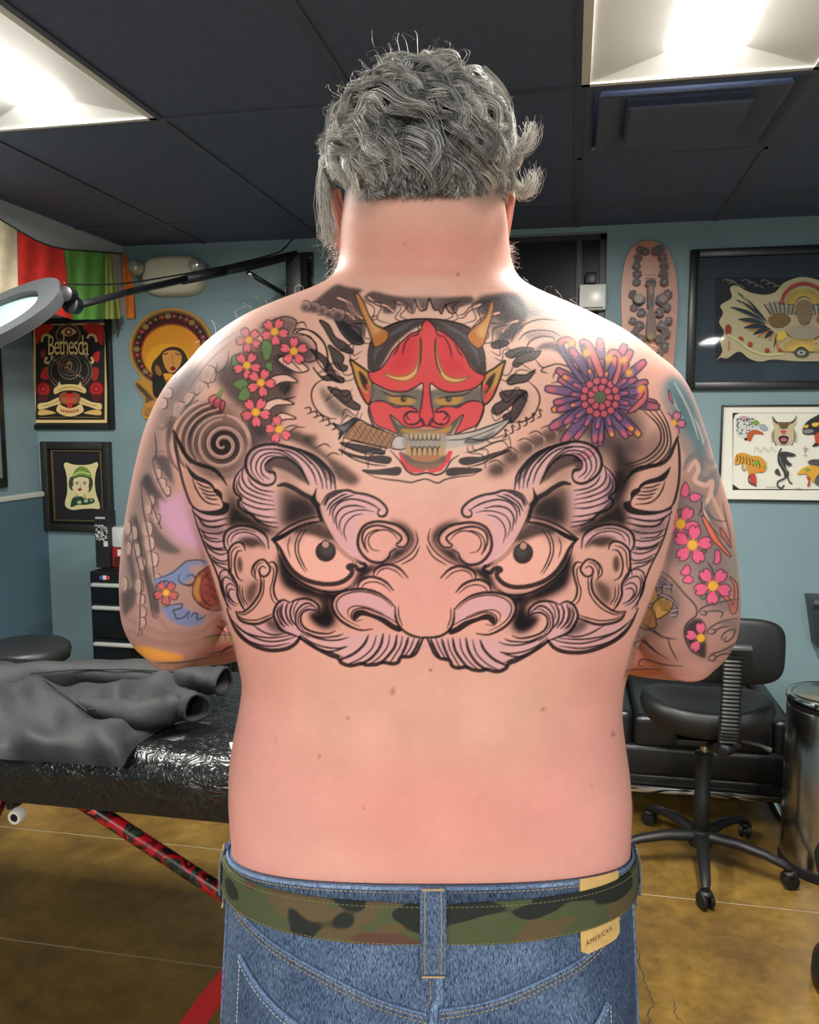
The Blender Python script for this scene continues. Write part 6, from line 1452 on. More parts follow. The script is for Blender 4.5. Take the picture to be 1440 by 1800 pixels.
for k in range(22):
    t = math.pi * (k + .5) / 22; p.line([1240 - 60 * math.cos(t), 1190 - 50 * math.sin(t), 1240 - 210 * math.cos(t), 1190 - 170 * math.sin(t)], 11, (206, 170, 84))
p.poly([1080, 960, 1270, 920, 1460, 960, 1400, 1040, 1270, 1060, 1140, 1040], (150, 140, 120), True).poly([1190, 700, 1270, 650, 1350, 700, 1330, 860, 1270, 900, 1210, 860], (120, 100, 76), True).ell(1240, 1200, 80, 46, (70, 72, 72)).ell(1240, 1205, 44, 26, (170, 170, 160)).ell(1240, 1205, 18, 12, (60, 60, 62))
on(root, p.m.build('print', print_m, fix=False))
on(root, MB().bb((m0[0] - .008, YB - .021, m1[2] - .008), (m1[0] + .008, YB - .019, m0[2] + .008)).build('glass', gl))
# --- flash sheet of animal heads in a white frame
root, a, b_ = framed('framed_flash_sheet', 'thin black and white frame holding a sheet of painted animal heads', 'picture', 1268, 712, 1490, 883, .008, black_m, .026)
m0, m1 = at_y(1271, 714, YB), at_y(1487, 880, YB); on(root, MB().bb((m0[0], YB - .013, m1[2]), (m1[0], YB - .009, m0[2])).build('mat', pm('white_mat_board', (232, 228, 214), .6)))
p = Print(1250, 690, 7.579, YB - .0135); WP = (230, 226, 210); 
p.rect(288, 270, 1660, 1300, (40, 38, 36)).poly([320, 300, 380, 275, 1570, 275, 1640, 300, 1655, 360, 1655, 1220, 1620, 1280, 1560, 1288, 380, 1285, 290, 1220, 300, 360], WP)
p.poly([330, 470, 350, 340, 430, 310, 560, 330, 640, 390, 700, 470, 720, 520, 600, 500, 500, 540, 440, 620, 350, 580], (206, 206, 200), True)
r3 = random.Random(9)
for k in range(46): p.ell(345 + r3.random() * 230, 340 + r3.random() * 210, 7 + r3.random() * 7, 6 + r3.random() * 5, (70, 70, 74), 7)
p.poly([380, 330, 440, 312, 490, 340, 420, 365], (196, 150, 160), True).poly([545, 400, 590, 365, 640, 400, 600, 440], (124, 156, 60), True).poly([640, 440, 700, 420, 760, 480, 700, 510], (160, 164, 176), True).poly([470, 610, 500, 530, 580, 495, 680, 530, 690, 560, 590, 550, 550, 590, 520, 650], (186, 84, 44), True).ell(460, 620, 20, 18, (36, 34, 34))
p.poly([808, 310, 850, 350, 880, 390, 965, 400, 1060, 390, 1100, 350, 1140, 300, 1130, 420, 1100, 460, 1140, 560, 1130, 660, 1080, 640, 1030, 690, 965, 700, 890, 690, 850, 640, 800, 660, 800, 540, 840, 460, 815, 400], (196, 180, 148), True)
p.poly([808, 305, 850, 370, 890, 395, 870, 420, 830, 380], (56, 48, 42)).poly([1140, 300, 1100, 370, 1050, 395, 1070, 420, 1115, 380], (56, 48, 42)).poly([880, 400, 965, 395, 1060, 400, 1000, 470, 965, 490, 930, 470], (110, 82, 54), True).poly([920, 505, 1000, 505, 985, 545, 965, 556, 940, 545], (196, 84, 74), True).poly([895, 600, 965, 570, 1030, 600, 1000, 680, 930, 680], (70, 44, 42), True).ell(965, 630, 44, 24, (176, 110, 110)).ell(925, 470, 18, 9, (90, 100, 60)).ell(1005, 470, 18, 9, (90, 100, 60))
for k in range(7): p.line([840 - k * 5, 500 + k * 10, 830, 590 + k * 8, 850 + k * 4, 700], 5, (120, 110, 96)); p.line([1090 + k * 5, 500 + k * 10, 1105, 590 + k * 8, 1080 - k * 4, 700], 5, (120, 110, 96))
p.poly([1210, 520, 1260, 400, 1400, 310, 1480, 290, 1500, 600, 1430, 700, 1340, 715, 1400, 640, 1370, 560, 1260, 560], (44, 44, 48), True).poly([1230, 440, 1290, 430, 1280, 470, 1240, 470], (216, 178, 60), True).poly([1340, 410, 1430, 400, 1410, 450, 1350, 450], (222, 184, 64), True).poly([1380, 560, 1460, 530, 1470, 660, 1390, 670], (200, 70, 44), True).poly([1220, 500, 1340, 490, 1350, 530, 1250, 545], (140, 130, 134), True)
p.poly([305, 940, 330, 830, 420, 800, 540, 840, 640, 850, 720, 920, 735, 1000, 690, 1060, 600, 1060, 560, 1110, 500, 1080, 470, 1000, 400, 940, 340, 960], (206, 150, 56), True)
for k in range(8): p.line([340 + k * 40, 830 + k * 10, 350 + k * 42, 880 + k * 14, 330 + k * 44, 920 + k * 12], 12, (92, 62, 34))
p.ell(590, 940, 40, 26, (130, 160, 60)).ell(705, 990, 24, 20, (130, 160, 60)).ell(660, 1030, 52, 28, (226, 130, 44)).poly([510, 1090, 570, 1080, 600, 1150, 590, 1220, 530, 1210], (190, 66, 56), True).line([500, 1100, 505, 1190, 600, 1240], 18, (80, 56, 44)).ell(430, 990, 34, 46, (214, 190, 150)).line([420, 950, 415, 1010, 450, 1040], 10, (110, 74, 44))
p.line([930, 740, 890, 830, 900, 920, 960, 1000, 1000, 1080, 970, 1140, 890, 1180, 880, 1240, 930, 1270, 970, 1230], 20, (56, 54, 54)).poly([900, 830, 930, 790, 1020, 790, 1120, 825, 1080, 850, 1000, 850, 1010, 900, 1070, 960, 1020, 975, 990, 940, 1000, 1020, 1030, 1060, 1020, 1120, 980, 1130, 950, 1040, 900, 960, 880, 900], (58, 56, 56), True).poly([840, 1060, 880, 1010, 920, 1090, 900, 1105], (66, 64, 64), True).line([1010, 1110, 1040, 1190, 1075, 1210], 18, (60, 58, 58)).line([905, 850, 930, 940, 980, 1020, 1000, 1080], 7, (150, 148, 142))
p.poly([1140, 1085, 1220, 1000, 1330, 970, 1420, 990, 1440, 1100, 1360, 1190, 1310, 1130, 1260, 1080], (218, 164, 52), True).poly([1280, 930, 1340, 890, 1480, 900, 1480, 980, 1360, 970], (84, 80, 76), True).ell(1280, 1030, 36, 20, (120, 150, 60)).poly([1260, 1110, 1310, 1140, 1310, 1230, 1270, 1240, 1290, 1180], (180, 70, 56), True).poly([1390, 1120, 1480, 1060, 1490, 1230, 1380, 1215], (92, 90, 92), True)
for k in range(6): p.line([560 + k * 50, 800 - (k % 2) * 90, 590 + k * 50, 720 + (k % 2) * 60, 610 + k * 48, 760], 5, (190, 186, 172))
for q_ in ((1210, 740, 1290, 745), (1225, 770, 1275, 772), (1250, 710, 1250, 820), (1215, 835, 1275, 835)): p.line(list(q_), 7, (110, 106, 100))
p.line([720, 1258, 860, 1256], 6, (120, 116, 106)).line([1110, 1272, 1190, 1274], 6, (120, 116, 106))
on(root, p.m.build('print', print_m, fix=False))
# --- black frame on the left wall, only its edge in view
e0 = at_x(-6, 612, XL - .034); e1 = at_x(-6, 858, XL - .034)
root = empty('dark_picture', (XL - .035, e0[1] - .35, e1[2])); tag(root, 'black picture frame on the left wall, cut off by the photo edge', 'picture')
on(root, MB().rbox((XL - .021, e0[1] - .3, (e0[2] + e1[2]) / 2), (.026, .6, e0[2] - e1[2]), .004, 2).build('frame', black_m, angle=40)); on(root, MB().bb((XL - .0078, e0[1] - .56, e1[2] + .05), (XL - .007, e0[1] - .04, e0[2] - .05)).build('print', pm('grey_print', (120, 124, 124), .5)))
# --- yellow tag
c0 = at_y(233, 888, YB); yt = empty('yellow_tag', (c0[0], YB, c0[2] - .045)); tag(yt, 'small yellow tag on the wall above the drawer cabinet', 'tag')
MB().rbox((0, -.004, .045), (.032, .006, .1), .002, 1).build('plate', pm('yellow_plastic', (232, 190, 40), .4), yt); MB().lathe([(.004, -.0085), (.004, -.0068)], 10, (.004, 0, .07), 'y').build('hole', black_m, yt)
# --- twin-head emergency light
c0 = at_y(310, 487, YB); el0 = empty('emergency_light', (c0[0], YB, c0[2])); tag(el0, 'off-white twin-head emergency light box high on the back wall', 'emergency light')
hw, hh = .165, .098
m = MB(); rg = []
for y_, s in ((-.002, 1.0), (-.03, 1.0), (-.06, .95), (-.075, .86), (-.082, .7)): rg.append([(hw * s * math.copysign(abs(math.cos(t)) ** .55, math.cos(t)), y_, hh * s * math.copysign(abs(math.sin(t)) ** .62, math.sin(t))) for t in np.linspace(0, 2 * math.pi, 40, endpoint=False)])
m.loft(rg); m.build('housing', pm('ivory_plastic', (206, 200, 178), .4), el0, smooth=True, angle=50)
for sx in (-1, 1):
    hd = MB().lathe([(.012, -.045), (.026, -.04), (.036, -.02), (.040, .0), (.036, .004), (.034, -.004), (.004, -.012)], 20, (sx * .165, -.095 if sx < 0 else -.11, .035 if sx < 0 else .03), 'y').build('lamp_head', pm('clear_grey_plastic', (168, 166, 158), .15, .4), el0, smooth=True, angle=40)
    MB().lathe([(.002, -.012), (.018, -.010), (.022, -.002)], 16, (sx * .165, -.100 if sx < 0 else -.115, .035), 'y').build('reflector', chrome_m, hd, smooth=True)
    MB().tube([(sx * .15, -.04, .02), (sx * .158, -.07, .03)], .012, 10).build('swivel', pm('ivory_swivel', (190, 186, 168), .4), el0, smooth=True)
MB().bb((-.03, -.0825, -.055), (.03, -.0815, -.05)).build('seam', blackp_m, el0)
# --- string of flags along the soffit
fl = empty('flag_string', (SX + .03, 3.4, 2.05)); tag(fl, 'string of cream, red, green and orange cloth flags hung along the grey soffit', 'flags')
FX = SX + .018
def fpt(u, v, o=0.0): q = at_x(u, v, FX + o); return q
st = cr([(-60, 352), (0, 386), (40, 410), (75, 428), (112, 438), (160, 442), (214, 446)], 8)
on(fl, MB().tube([fpt(u, min(v, 446)) for u, v in st], .004, 6).build('string', pm('grey_cord', (70, 62, 58), .8)))
def sty(u): return float(np.interp(u, st[:, 0], st[:, 1]))
def flag(u0, u1, bl, br, mat, seed):
    m = MB(); rg = []; n, k = 14, 10
    for j in range(k + 1):
        row = []
        for i in range(n + 1):
            s = i / n; f_ = j / k; u = u0 + (u1 - u0) * s + (bl[0] - u0) * f_ * (1 - s) + (br[0] - u1) * f_ * s; vt = sty(u0 + (u1 - u0) * s) + 1; vb = bl[1] + (br[1] - bl[1]) * s
            row.append(fpt(u, vt + (vb - vt) * f_, .012 + .010 * math.sin(seed + s * 7) * f_ + .006 * math.sin(s * 15 + seed * 2 + f_ * 3)))
        rg.append(row)
    m.loft(rg, cap=False, close=False); return on(fl, m.build('flag', mat, smooth=True, fix=False))
def cloth(nm, c): return pm(nm, c, .85, var=.14, scale=26, bump=.25, bscale=500)
flag(-60, 30, (-60, 520), (32, 532), cloth('cream_cloth', (226, 208, 176)), 1.0); flag(31, 112, (32, 530), (127, 562), cloth('red_cloth', (226, 52, 40)), 2.2)
flag(113, 182, (127, 562), (184, 561), cloth('green_cloth', (104, 166, 72)), 3.1); flag(183, 197, (185, 561), (212, 560), cloth('olive_cloth', (150, 164, 80)), 4.4)
c1 = at_y(196, 448, YB - .02); c2 = at_y(214, 560, YB - .02); m = MB(); rg = []
for f_ in np.linspace(0, 1, 9): rg.append([(SX + .012 + (.014 + .045 * f_ ** .5) * s, YB - .015 - .01 * math.sin(s * 9 + f_ * 5), c1[2] + (c2[2] - c1[2]) * f_) for s in np.linspace(0, 1, 8)])
m.loft(rg, cap=False, close=False); on(fl, m.build('flag', cloth('orange_cloth', (226, 120, 44)), smooth=True, fix=False))
on(fl, MB().tube([at_y(205, 560, YB - .02), at_y(208, 578, YB - .018), at_y(206, 592, YB - .016)], [.012, .010, .006], 8, flat=.4).build('tail', pm('brown_ribbon', (124, 84, 64), .8), smooth=True))
# --- boom-arm magnifier lamp fixed to the wall
ml = empty('magnifier_lamp', at_y(530, 540, YB)); tag(ml, 'black wall-mounted boom arm carrying a grey ring magnifier lamp', 'lamp')
wm = pm('black_powder_coat', (24, 24, 26), .4)
q0, q1 = at_y(527, 444, YB), at_y(553, 560, YB); on(ml, MB().rbox(((q0[0] + q1[0]) / 2, YB - .004, (q0[2] + q1[2]) / 2), (q1[0] - q0[0], .006, q0[2] - q1[2]), .002).build('wall_plate', wm, angle=40))
for u, v in ((546, 453), (531, 470), (546, 545)): c = at_y(u, v, YB - .009); on(ml, MB().lathe([(.006, -.003), (.006, 0), (.002, .001)], 10, c, 'y').build('screw', chrome_m))
YA = YB - .12
q0, q1 = at_y(504, 446, YA), at_y(526, 565, YA); on(ml, MB().rbox(((q0[0] + q1[0]) / 2 + .01, YB - .075, (q0[2] + q1[2]) / 2), (q1[0] - q0[0] + .02, .13, q0[2] - q1[2]), .006).build('pivot_post', wm, angle=40))
on(ml, MB().tube([at_y(522, 447, YA), at_y(440, 467, YA - .25), at_y(390, 477, YA - .42)], [.018, .020, .019], 4, flat=1.0).build('upper_arm', wm)); on(ml, MB().tube([at_y(395, 476, YA - .42), at_y(360, 483, YA - .5), at_y(320, 493, YA - .6)], [.022, .024, .018], 10).build('elbow_joint', wm, smooth=True))
YH = 2.55
on(ml, MB().tube([at_y(330, 490, YA - .58), at_y(220, 515, 3.0), at_y(134, 538, YH + .06)], [.0145, .013, .012], 8).build('forearm', wm, smooth=True)); on(ml, MB().tube([at_y(505, 520, YA), at_y(444, 484, YA - .22)], .011, 10).build('gas_strut', wm, smooth=True)); on(ml, MB().tube([at_y(446, 485, YA - .22), at_y(436, 480, YA - .25)], .013, 10).build('strut_end', chrome_m, smooth=True))
on(ml, MB().tube([tuple(at_y(u, v, y_)) for u, v, y_ in cr([(514, 420, YA), (500, 436, YA), (480, 447, YA - .1), (380, 471, YA - .4), (250, 494, 3.1), (190, 500, 2.8), (140, 500, 2.62), (112, 498, 2.55)], 5)], .0035, 6).build('cable', wm, smooth=True))
on(ml, MB().lathe([(.02, -.022), (.03, -.018), (.03, .018), (.02, .022)], 16, at_y(128, 536, YH + .03), 'y').build('joint_knob', wm, smooth=True, angle=40)); on(ml, MB().lathe([(.018, -.022), (.026, -.018), (.026, .018), (.018, .022)], 16, at_y(120, 518, YH), 'y').build('joint_knob', wm, smooth=True, angle=40))
# ring head: flattened loop tilted away, longer part out of frame
hc = at_y(-22, 574, YH - .05); ax1 = np.array(at_y(112, 512, YH)) - hc; ax1 /= np.linalg.norm(ax1); ax2 = np.cross(ax1, np.array([.10, -.62, .80])); ax2 /= np.linalg.norm(ax2); ax3 = np.cross(ax1, ax2)
if ax3[2] < 0: ax3 = -ax3
La, Lb = np.linalg.norm(np.array(at_y(112, 512, YH)) - hc), .15
def ringshape(a_in, a_out, b_in, b_out, z0, z1, n=48):
    rg = []
    for t in np.linspace(0, 2 * math.pi, n, endpoint=False):
        c, s_ = math.copysign(abs(math.cos(t)) ** .8, math.cos(t)), math.copysign(abs(math.sin(t)) ** .8, math.sin(t))
        rg.append([hc + ax1 * a * c + ax2 * b * s_ + ax3 * z for a, b, z in ((a_in, b_in, z0), (a_out, b_out, z0), (a_out, b_out, z1), (a_in, b_in, z1))])
    rg.append(rg[0]); return MB().loft(rg, cap=False)
on(ml, ringshape(La * .72, La, Lb * .66, Lb, -.012, .022).build('ring_housing', pm('graphite_shell', (58, 60, 62), .35), smooth=True, angle=40)); on(ml, ringshape(La * .70, La * .98, Lb * .64, Lb * .97, -.018, -.0115).build('diffuser', pm('frosted_diffuser', (120, 122, 122), .35), smooth=True, angle=40))
lens, nt, bb0 = new_mat('magnifier_glass'); bb0.inputs['Roughness'].default_value = .05; bb0.inputs['Alpha'].default_value = .3; bb0.inputs['Base Color'].default_value = (.45, .62, .62, 1); bb0.inputs['Specular IOR Level'].default_value = .2
m = MB(); m.loft([[hc + ax1 * La * .72 * math.cos(t) + ax2 * Lb * .66 * math.sin(t) + ax3 * z for t in np.linspace(0, 2 * math.pi, 40, endpoint=False)] for z in (-.003, .003)]); on(ml, m.build('magnifying_lens', lens))
# --- dark holder on the right part of the wall
c0, c1 = at_y(1409, 1042, YB), at_y(1450, 1130, YB); dh = empty('wall_holder', ((c0[0] + c1[0]) / 2, YB, c1[2])); tag(dh, 'dark grey plastic holder with slots fixed to the wall above the steel bin', 'holder')
m = MB(); hx_ = c0[0] - dh.location[0]; H_ = c0[2] - c1[2]
m.prism([(0, H_), (-.16, H_), (-.165, H_ - .02), (-.14, H_ - .045), (-.10, 0), (0, 0)], lambda y, z: (hx_ + .012 + (.04 if z < H_ * .3 else 0), y, z), lambda y, z: (hx_ + .26, y, z)); m.build('body', pm('charcoal_plastic', (58, 64, 68), .5), dh, bevel=.004, angle=40)
for z in (H_ - .052, H_ - .085): MB().rbox((hx_ + .15, -.135, z), (.2, .02, .012), .003).build('slot', blackp_m, dh)
# ================================================================== furniture
# --- tattoo table
def vinyl():
    m, nt, b = new_mat('embossed_black_vinyl'); Lk = nt.links; tc = N(nt, 'ShaderNodeTexCoord')
    n = N(nt, 'ShaderNodeTexNoise', Scale=17.0, Detail=1.0, Distortion=2.0); Lk.new(tc.outputs['Object'], n.inputs['Vector'])
    mm = N(nt, 'ShaderNodeMath', operation='MULTIPLY'); mm.inputs[1].default_value = 48.0; Lk.new(n.outputs[0], mm.inputs[0])
    sn = N(nt, 'ShaderNodeMath', operation='SINE'); Lk.new(mm.outputs[0], sn.inputs[0])
    bp = N(nt, 'ShaderNodeBump', Strength=.3, Distance=.003); Lk.new(sn.outputs[0], bp.inputs['Height']); Lk.new(bp.outputs[0], b.inputs['Normal'])
    b.inputs['Base Color'].default_value = (*srgb(15, 15, 16), 1); b.inputs['Roughness'].default_value = .26; b.inputs['Specular IOR Level'].default_value = .6
    return m
TZ, TY0, TY1, TX0, TX1 = .765, 1.615, 2.30, -2.05, -.30
tb = empty('tattoo_table', ((TX0 + TX1) / 2, (TY0 + TY1) / 2, 0)); tag(tb, 'padded black tattoo table with embossed vinyl top and red patterned folding legs', 'table')
m = MB(); prof = []
for cy, cz, r_, a0, a1 in ((TY0 + .062, TZ - .062, .062, 180, 90), (TY1 - .062, TZ - .062, .062, 90, 0)):
    for a_ in np.linspace(a0, a1, 9): prof.append((cy + r_ * math.cos(R(a_)), cz + r_ * math.sin(R(a_))))
prof += [(TY1 - .004, .628), (TY1 - .03, .62), (TY0 + .03, .62), (TY0 + .004, .628)]
def tend(x, s): return [(x, (y - (TY0 + TY1) / 2) * s + (TY0 + TY1) / 2, (z - .69) * s + .69) for y, z in prof]
m.loft([tend(TX0, .86), tend(TX0 + .012, .95), tend(TX0 + .04, 1), tend(-1.4, 1), tend(-.9, 1), tend(TX1 - .04, 1), tend(TX1 - .012, .95), tend(TX1, .86)]); on(tb, m.build('padded_top', vinyl(), smooth=True, angle=50))
def legmat():
    m, nt, b = new_mat('red_black_rose_wrap'); Lk = nt.links; tc = N(nt, 'ShaderNodeTexCoord'); n = N(nt, 'ShaderNodeTexNoise', Scale=17.0, Detail=2.0, Distortion=.6); Lk.new(tc.outputs['Object'], n.inputs['Vector'])
    r_ = N(nt, 'ShaderNodeValToRGB'); e = r_.color_ramp.elements; r_.color_ramp.interpolation = 'CONSTANT'; e[0].position = 0; e[0].color = (*srgb(26, 24, 26), 1); e[1].position = .47; e[1].color = (*srgb(176, 22, 34), 1)
    for pos, c in ((.41, (44, 66, 48)), (.445, (30, 26, 26)), (.55, (110, 14, 24)), (.60, (22, 20, 22)), (.68, (206, 40, 48))): x = e.new(pos); x.color = (*srgb(*c), 1)
    Lk.new(n.outputs[0], r_.inputs[0]); Lk.new(r_.outputs[0], b.inputs['Base Color']); b.inputs['Roughness'].default_value = .28; return m
lm_ = legmat()
for yy in (1.74, 2.19):
    p0, p1 = at_y(98, 1422, 1.74), at_y(410, 1612, 1.74); d = (p1 - p0); k = -p0[2] / d[2]; pe = p0 + d * k; p0[2] = .622; p0 = p0 - d * .02
    q0, q1 = p0.copy(), pe.copy(); q0[1] = q1[1] = yy; q1[2] = .012
    on(tb, MB().tube([q0, q1], .0195, 10).build('leg', lm_, smooth=True, angle=40)); on(tb, MB().tube([q1 + (0, 0, .02), q1 - (0, 0, .011)], .026, 12).build('rubber_foot', blackp_m))
    r0, r1 = q0 + (-.22, 0, 0), q1 + (-1.35, 0, 0); on(tb, MB().tube([(TX0 + .5, yy, .622), (TX0 + .12, yy, .012)], .0195, 10).build('leg', lm_, smooth=True, angle=40)); on(tb, MB().tube([(TX0 + .12, yy, .03), (TX0 + .12, yy, .001)], .026, 12).build('rubber_foot', blackp_m))
kn = at_y(30, 1434, 1.70); on(tb, MB().rbox((kn[0] - .024, kn[1] + .03, .60), (.02, .05, .08), .003).build('hinge_plate', black_m)); on(tb, MB().lathe([(.010, -.012), (.0165, -.012), (.0195, -.006), (.0195, .010), (.012, .012)], 20, kn, 'y', cap=False).build('knob_ring', pm('white_nylon', (214, 210, 200), .4), smooth=True, angle=40)); on(tb, MB().lathe([(.002, -.009), (.0102, -.009), (.0102, .004)], 16, kn, 'y').build('knob_core', blackp_m, smooth=True, angle=40))
# --- jacket thrown on the table
jk = empty('jacket', tuple(at_z(130, 1260, TZ))); tag(jk, 'crumpled charcoal grey zip jacket lying on the black padded table', 'jacket')
jm_ = pm('charcoal_softshell', (20, 20, 22), .75, var=.3, scale=9, bump=.6, bscale=14)
top_c = np.array([(-120, 1200), (0, 1182), (60, 1196), (130, 1205), (200, 1206), (270, 1206), (345, 1216), (352, 1222)], float); bot_c = np.array([(-120, 1345), (0, 1336), (70, 1340), (150, 1346), (200, 1350), (216, 1350), (224, 1334), (240, 1312), (270, 1292), (305, 1270), (352, 1240)], float)
us = np.concatenate([np.linspace(-120, 210, 34), np.linspace(216, 350, 16)]); m = MB(); rg = []
def fold(u, t): return .010 * math.sin(u * .022 + t * 5) + .008 * math.sin(u * .05 - t * 9) + .007 * math.sin(u * .013 + t * 14 + 1) + .005 * math.sin((u * .09 + t * 3))
for t in np.linspace(0, 1, 26):
    row = []
    for u in us:
        vt, vb = np.interp(u, top_c[:, 0], top_c[:, 1]), np.interp(u, bot_c[:, 0], bot_c[:, 1]); q = at_z(u, vt + (vb - vt) * t, TZ); e = (min(1, t / .10) * min(1, (1 - t) / .10)); e = math.sin(e * math.pi / 2) ** .6; eu = min(1, (350 - u) / 14) ** .5 if u < 350 else 0
        h = e * eu * (.042 + .020 * math.exp(-((t - .25) / .2) ** 2) + fold(u, t))
        q[2] += max(.0015, h); q[1] -= h * .35; row.append(q)
    rg.append(row)
m.loft(rg, cap=False, close=False); on(jk, m.build('jacket_body', jm_, smooth=True, fix=False))
def sleeve(path, rad, name, flat=.75):
    P = [at_z(u, v, TZ) + np.array([0, 0, h + .012]) for u, v, h in path]; Q = cr(np.column_stack([np.array(P), rad]), 7); m = MB(); n = 26; rg = []
    T = np.gradient(Q[:, :3], axis=0); T /= np.linalg.norm(T, axis=1)[:, None]
    for i, (q, t_) in enumerate(zip(Q, T)):
        u_ = np.array([0, 0, 1.0]); u_ -= t_ * (u_ @ t_); u_ /= np.linalg.norm(u_); w_ = np.cross(t_, u_)
        rg.append([q[:3] + q[3] * (1 + .07 * math.sin(3 * a_ + i * .35) + .05 * math.sin(i * 1.1 + a_)) * (math.cos(a_) * w_ + flat * math.sin(a_) * u_) for a_ in np.linspace(0, 2 * math.pi, n, endpoint=False)])
    c = Q[-1, :3]; inner = [[c + (np.array(p) - c) * .90 for p in rg[-1]], [c + (np.array(p) - c) * .86 - T[-1] * .07 for p in rg[-1]]]
    m.loft(rg + inner, cap=False); m.add(inner[1], [tuple(range(n))]); o = on(jk, m.build(name, jm_, smooth=True, fix=False))
    hm = MB(); ring_ = [tuple(c + (np.array(p) - c) * .95) for p in rg[-1]]; hm.tube(ring_ + [ring_[0]], .0045, 6, cap=False); on(jk, hm.build('cuff_hem', jm_, smooth=True))
sleeve([(-90, 1234, .036), (0, 1228, .036), (120, 1220, .04), (220, 1220, .042), (310, 1224, .042), (360, 1228, .041), (394, 1232, .042)], [.05, .052, .052, .05, .047, .045, .044], 'sleeve', .8); sleeve([(150, 1268, .03), (240, 1290, .034), (290, 1282, .036), (326, 1276, .040), (346, 1285, .044)], [.024, .036, .039, .038, .036], 'sleeve', .9)
def seam(pts, hh, nm='seam'): on(jk, MB().tube([at_z(u, v, TZ) + np.array([0, -.01, h]) for u, v, h in pts], .0022, 5).build(nm, pm('black_seam', (30, 30, 31), .8), smooth=True))
seam([(70, 1226, .068), (100, 1246, .066), (130, 1266, .06), (158, 1284, .052)], 0); seam([(160, 1283, .054), (190, 1280, .052), (215, 1286, .046), (232, 1298, .034)], 0)
seam([(60, 1232, .078), (140, 1227, .082), (230, 1227, .083), (330, 1230, .078)], 0, 'zip')
# --- sheet of paper on the table
c = [at_z(u, v, TZ + .0008) for u, v in ((403, 1306), (452, 1296), (470, 1318), (409, 1325))]; sh = MB().prism([tuple(q[:2]) for q in c], lambda x, y: (x, y, TZ + .0005), lambda x, y: (x, y, TZ + .0015)).build('paper_sheet', pm('white_paper', (236, 236, 232), .6)); tag(sh, 'slip of white paper on the black table beside the bare waist', 'paper')
# --- round stool behind the table
sc = at_y(44, 1132, 3.0); so = empty('round_stool', (sc[0], sc[1], 0)); tag(so, 'round stool with thick black seat on a pale wooden base behind the table', 'stool')
zt_ = sc[2]
MB().lathe([(.01, zt_ - .075), (.15, zt_ - .075), (.172, zt_ - .062), (.18, zt_ - .035), (.176, zt_ - .012), (.16, zt_), (.09, zt_ + .006), (.005, zt_ + .008)], 48).build('seat', pm('black_leatherette', (38, 38, 40), .42, bump=.06), so, smooth=True); MB().lathe([(.165, zt_ - .06), (.1745, zt_ - .064), (.165, zt_ - .068)], 40, cap=False).build('piping', blackp_m, so, smooth=True)
wd_ = pm('pale_pine', (206, 172, 104), .5, var=.15, scale=6, stretch=(8, 8, .6)); MB().lathe([(.135, .03), (.135, .05), (.105, .10), (.095, .3), (.11, zt_ - .12), (.13, zt_ - .0765), (.02, zt_ - .0765)], 10).build('base', wd_, so, angle=30); MB().lathe([(.15, .0), (.15, .03), (.12, .031)], 32).build('foot', wd_, so, angle=30)
# --- drawer cabinet
c0 = at_y(157, 1004, 3.45); CW, CD = .70, .46; cb = empty('drawer_cabinet', (c0[0] + CW / 2, 3.45 + CD / 2, 0)); tag(cb, 'glossy black drawer cabinet with silver bar handles against the back wall', 'cabinet')
zt2 = c0[2]; bl_g = pm('gloss_black_enamel', (14, 14, 15), .2)
MB().rbox((0, 0, (zt2 + .09) / 2), (CW, CD, zt2 - .09), .008).build('body', bl_g, cb, angle=40); MB().bb((-CW / 2 + .03, -CD / 2 + .03, zt2 + .0005), (CW / 2 - .03, CD / 2 - .03, zt2 + .003)).build('top_mat', blackp_m, cb)
hz = [at_y(200, v, 3.43)[2] for v in (1029, 1069, 1133)]; edges = [zt2 - .04] + [h + .03 for h in hz[1:]] + [.26]; alu = pm('bright_aluminium', (222, 220, 212), .3, .55)
tops = [hz[0] + .022, hz[1] + .022, hz[2] + .022, .30]; bots = [hz[1] + .034, hz[2] + .034, .31, .12]
for i in range(4):
    dr = MB().rbox((0, -CD / 2 - .006, (tops[i] + bots[i]) / 2), (CW - .03, .014, tops[i] - bots[i]), .003, 2).build('drawer', bl_g, cb, angle=40); hzz = hz[i] if i < 3 else .275
    MB().rbox((.0, -CD / 2 - .024, hzz), (CW - .05, .024, .019), .006, 3).build('handle', alu, dr, angle=40)
for x in (-1, 1):
    for y in (-1, 1): MB().lathe([(.012, -.012), (.036, -.012), (.038, 0), (.036, .012), (.012, .012)], 18, (x * (CW / 2 - .07), y * (CD / 2 - .07), .0385), 'x').build('caster', blackp_m, cb, smooth=True, angle=40); MB().rbox((x * (CW / 2 - .07), y * (CD / 2 - .07), .082), (.05, .05, .02), .003).build('caster_plate', steel_m, cb)
s0 = at_y(180, 1017, 3.43); st_ = empty('sticker_plate'); bpy.data.objects.remove(st_)
for dx, c in ((-.018, (70, 84, 160)), (.0, (214, 206, 210)), (.016, (190, 70, 70))): MB().rbox((s0[0] - cb.location[0] + dx, -CD / 2 - .0012, s0[2]), (.018, .002, .022 - abs(dx) * .3), .001, 1).build('sticker', pm('sticker_%d' % c[0], c, .4), cb)
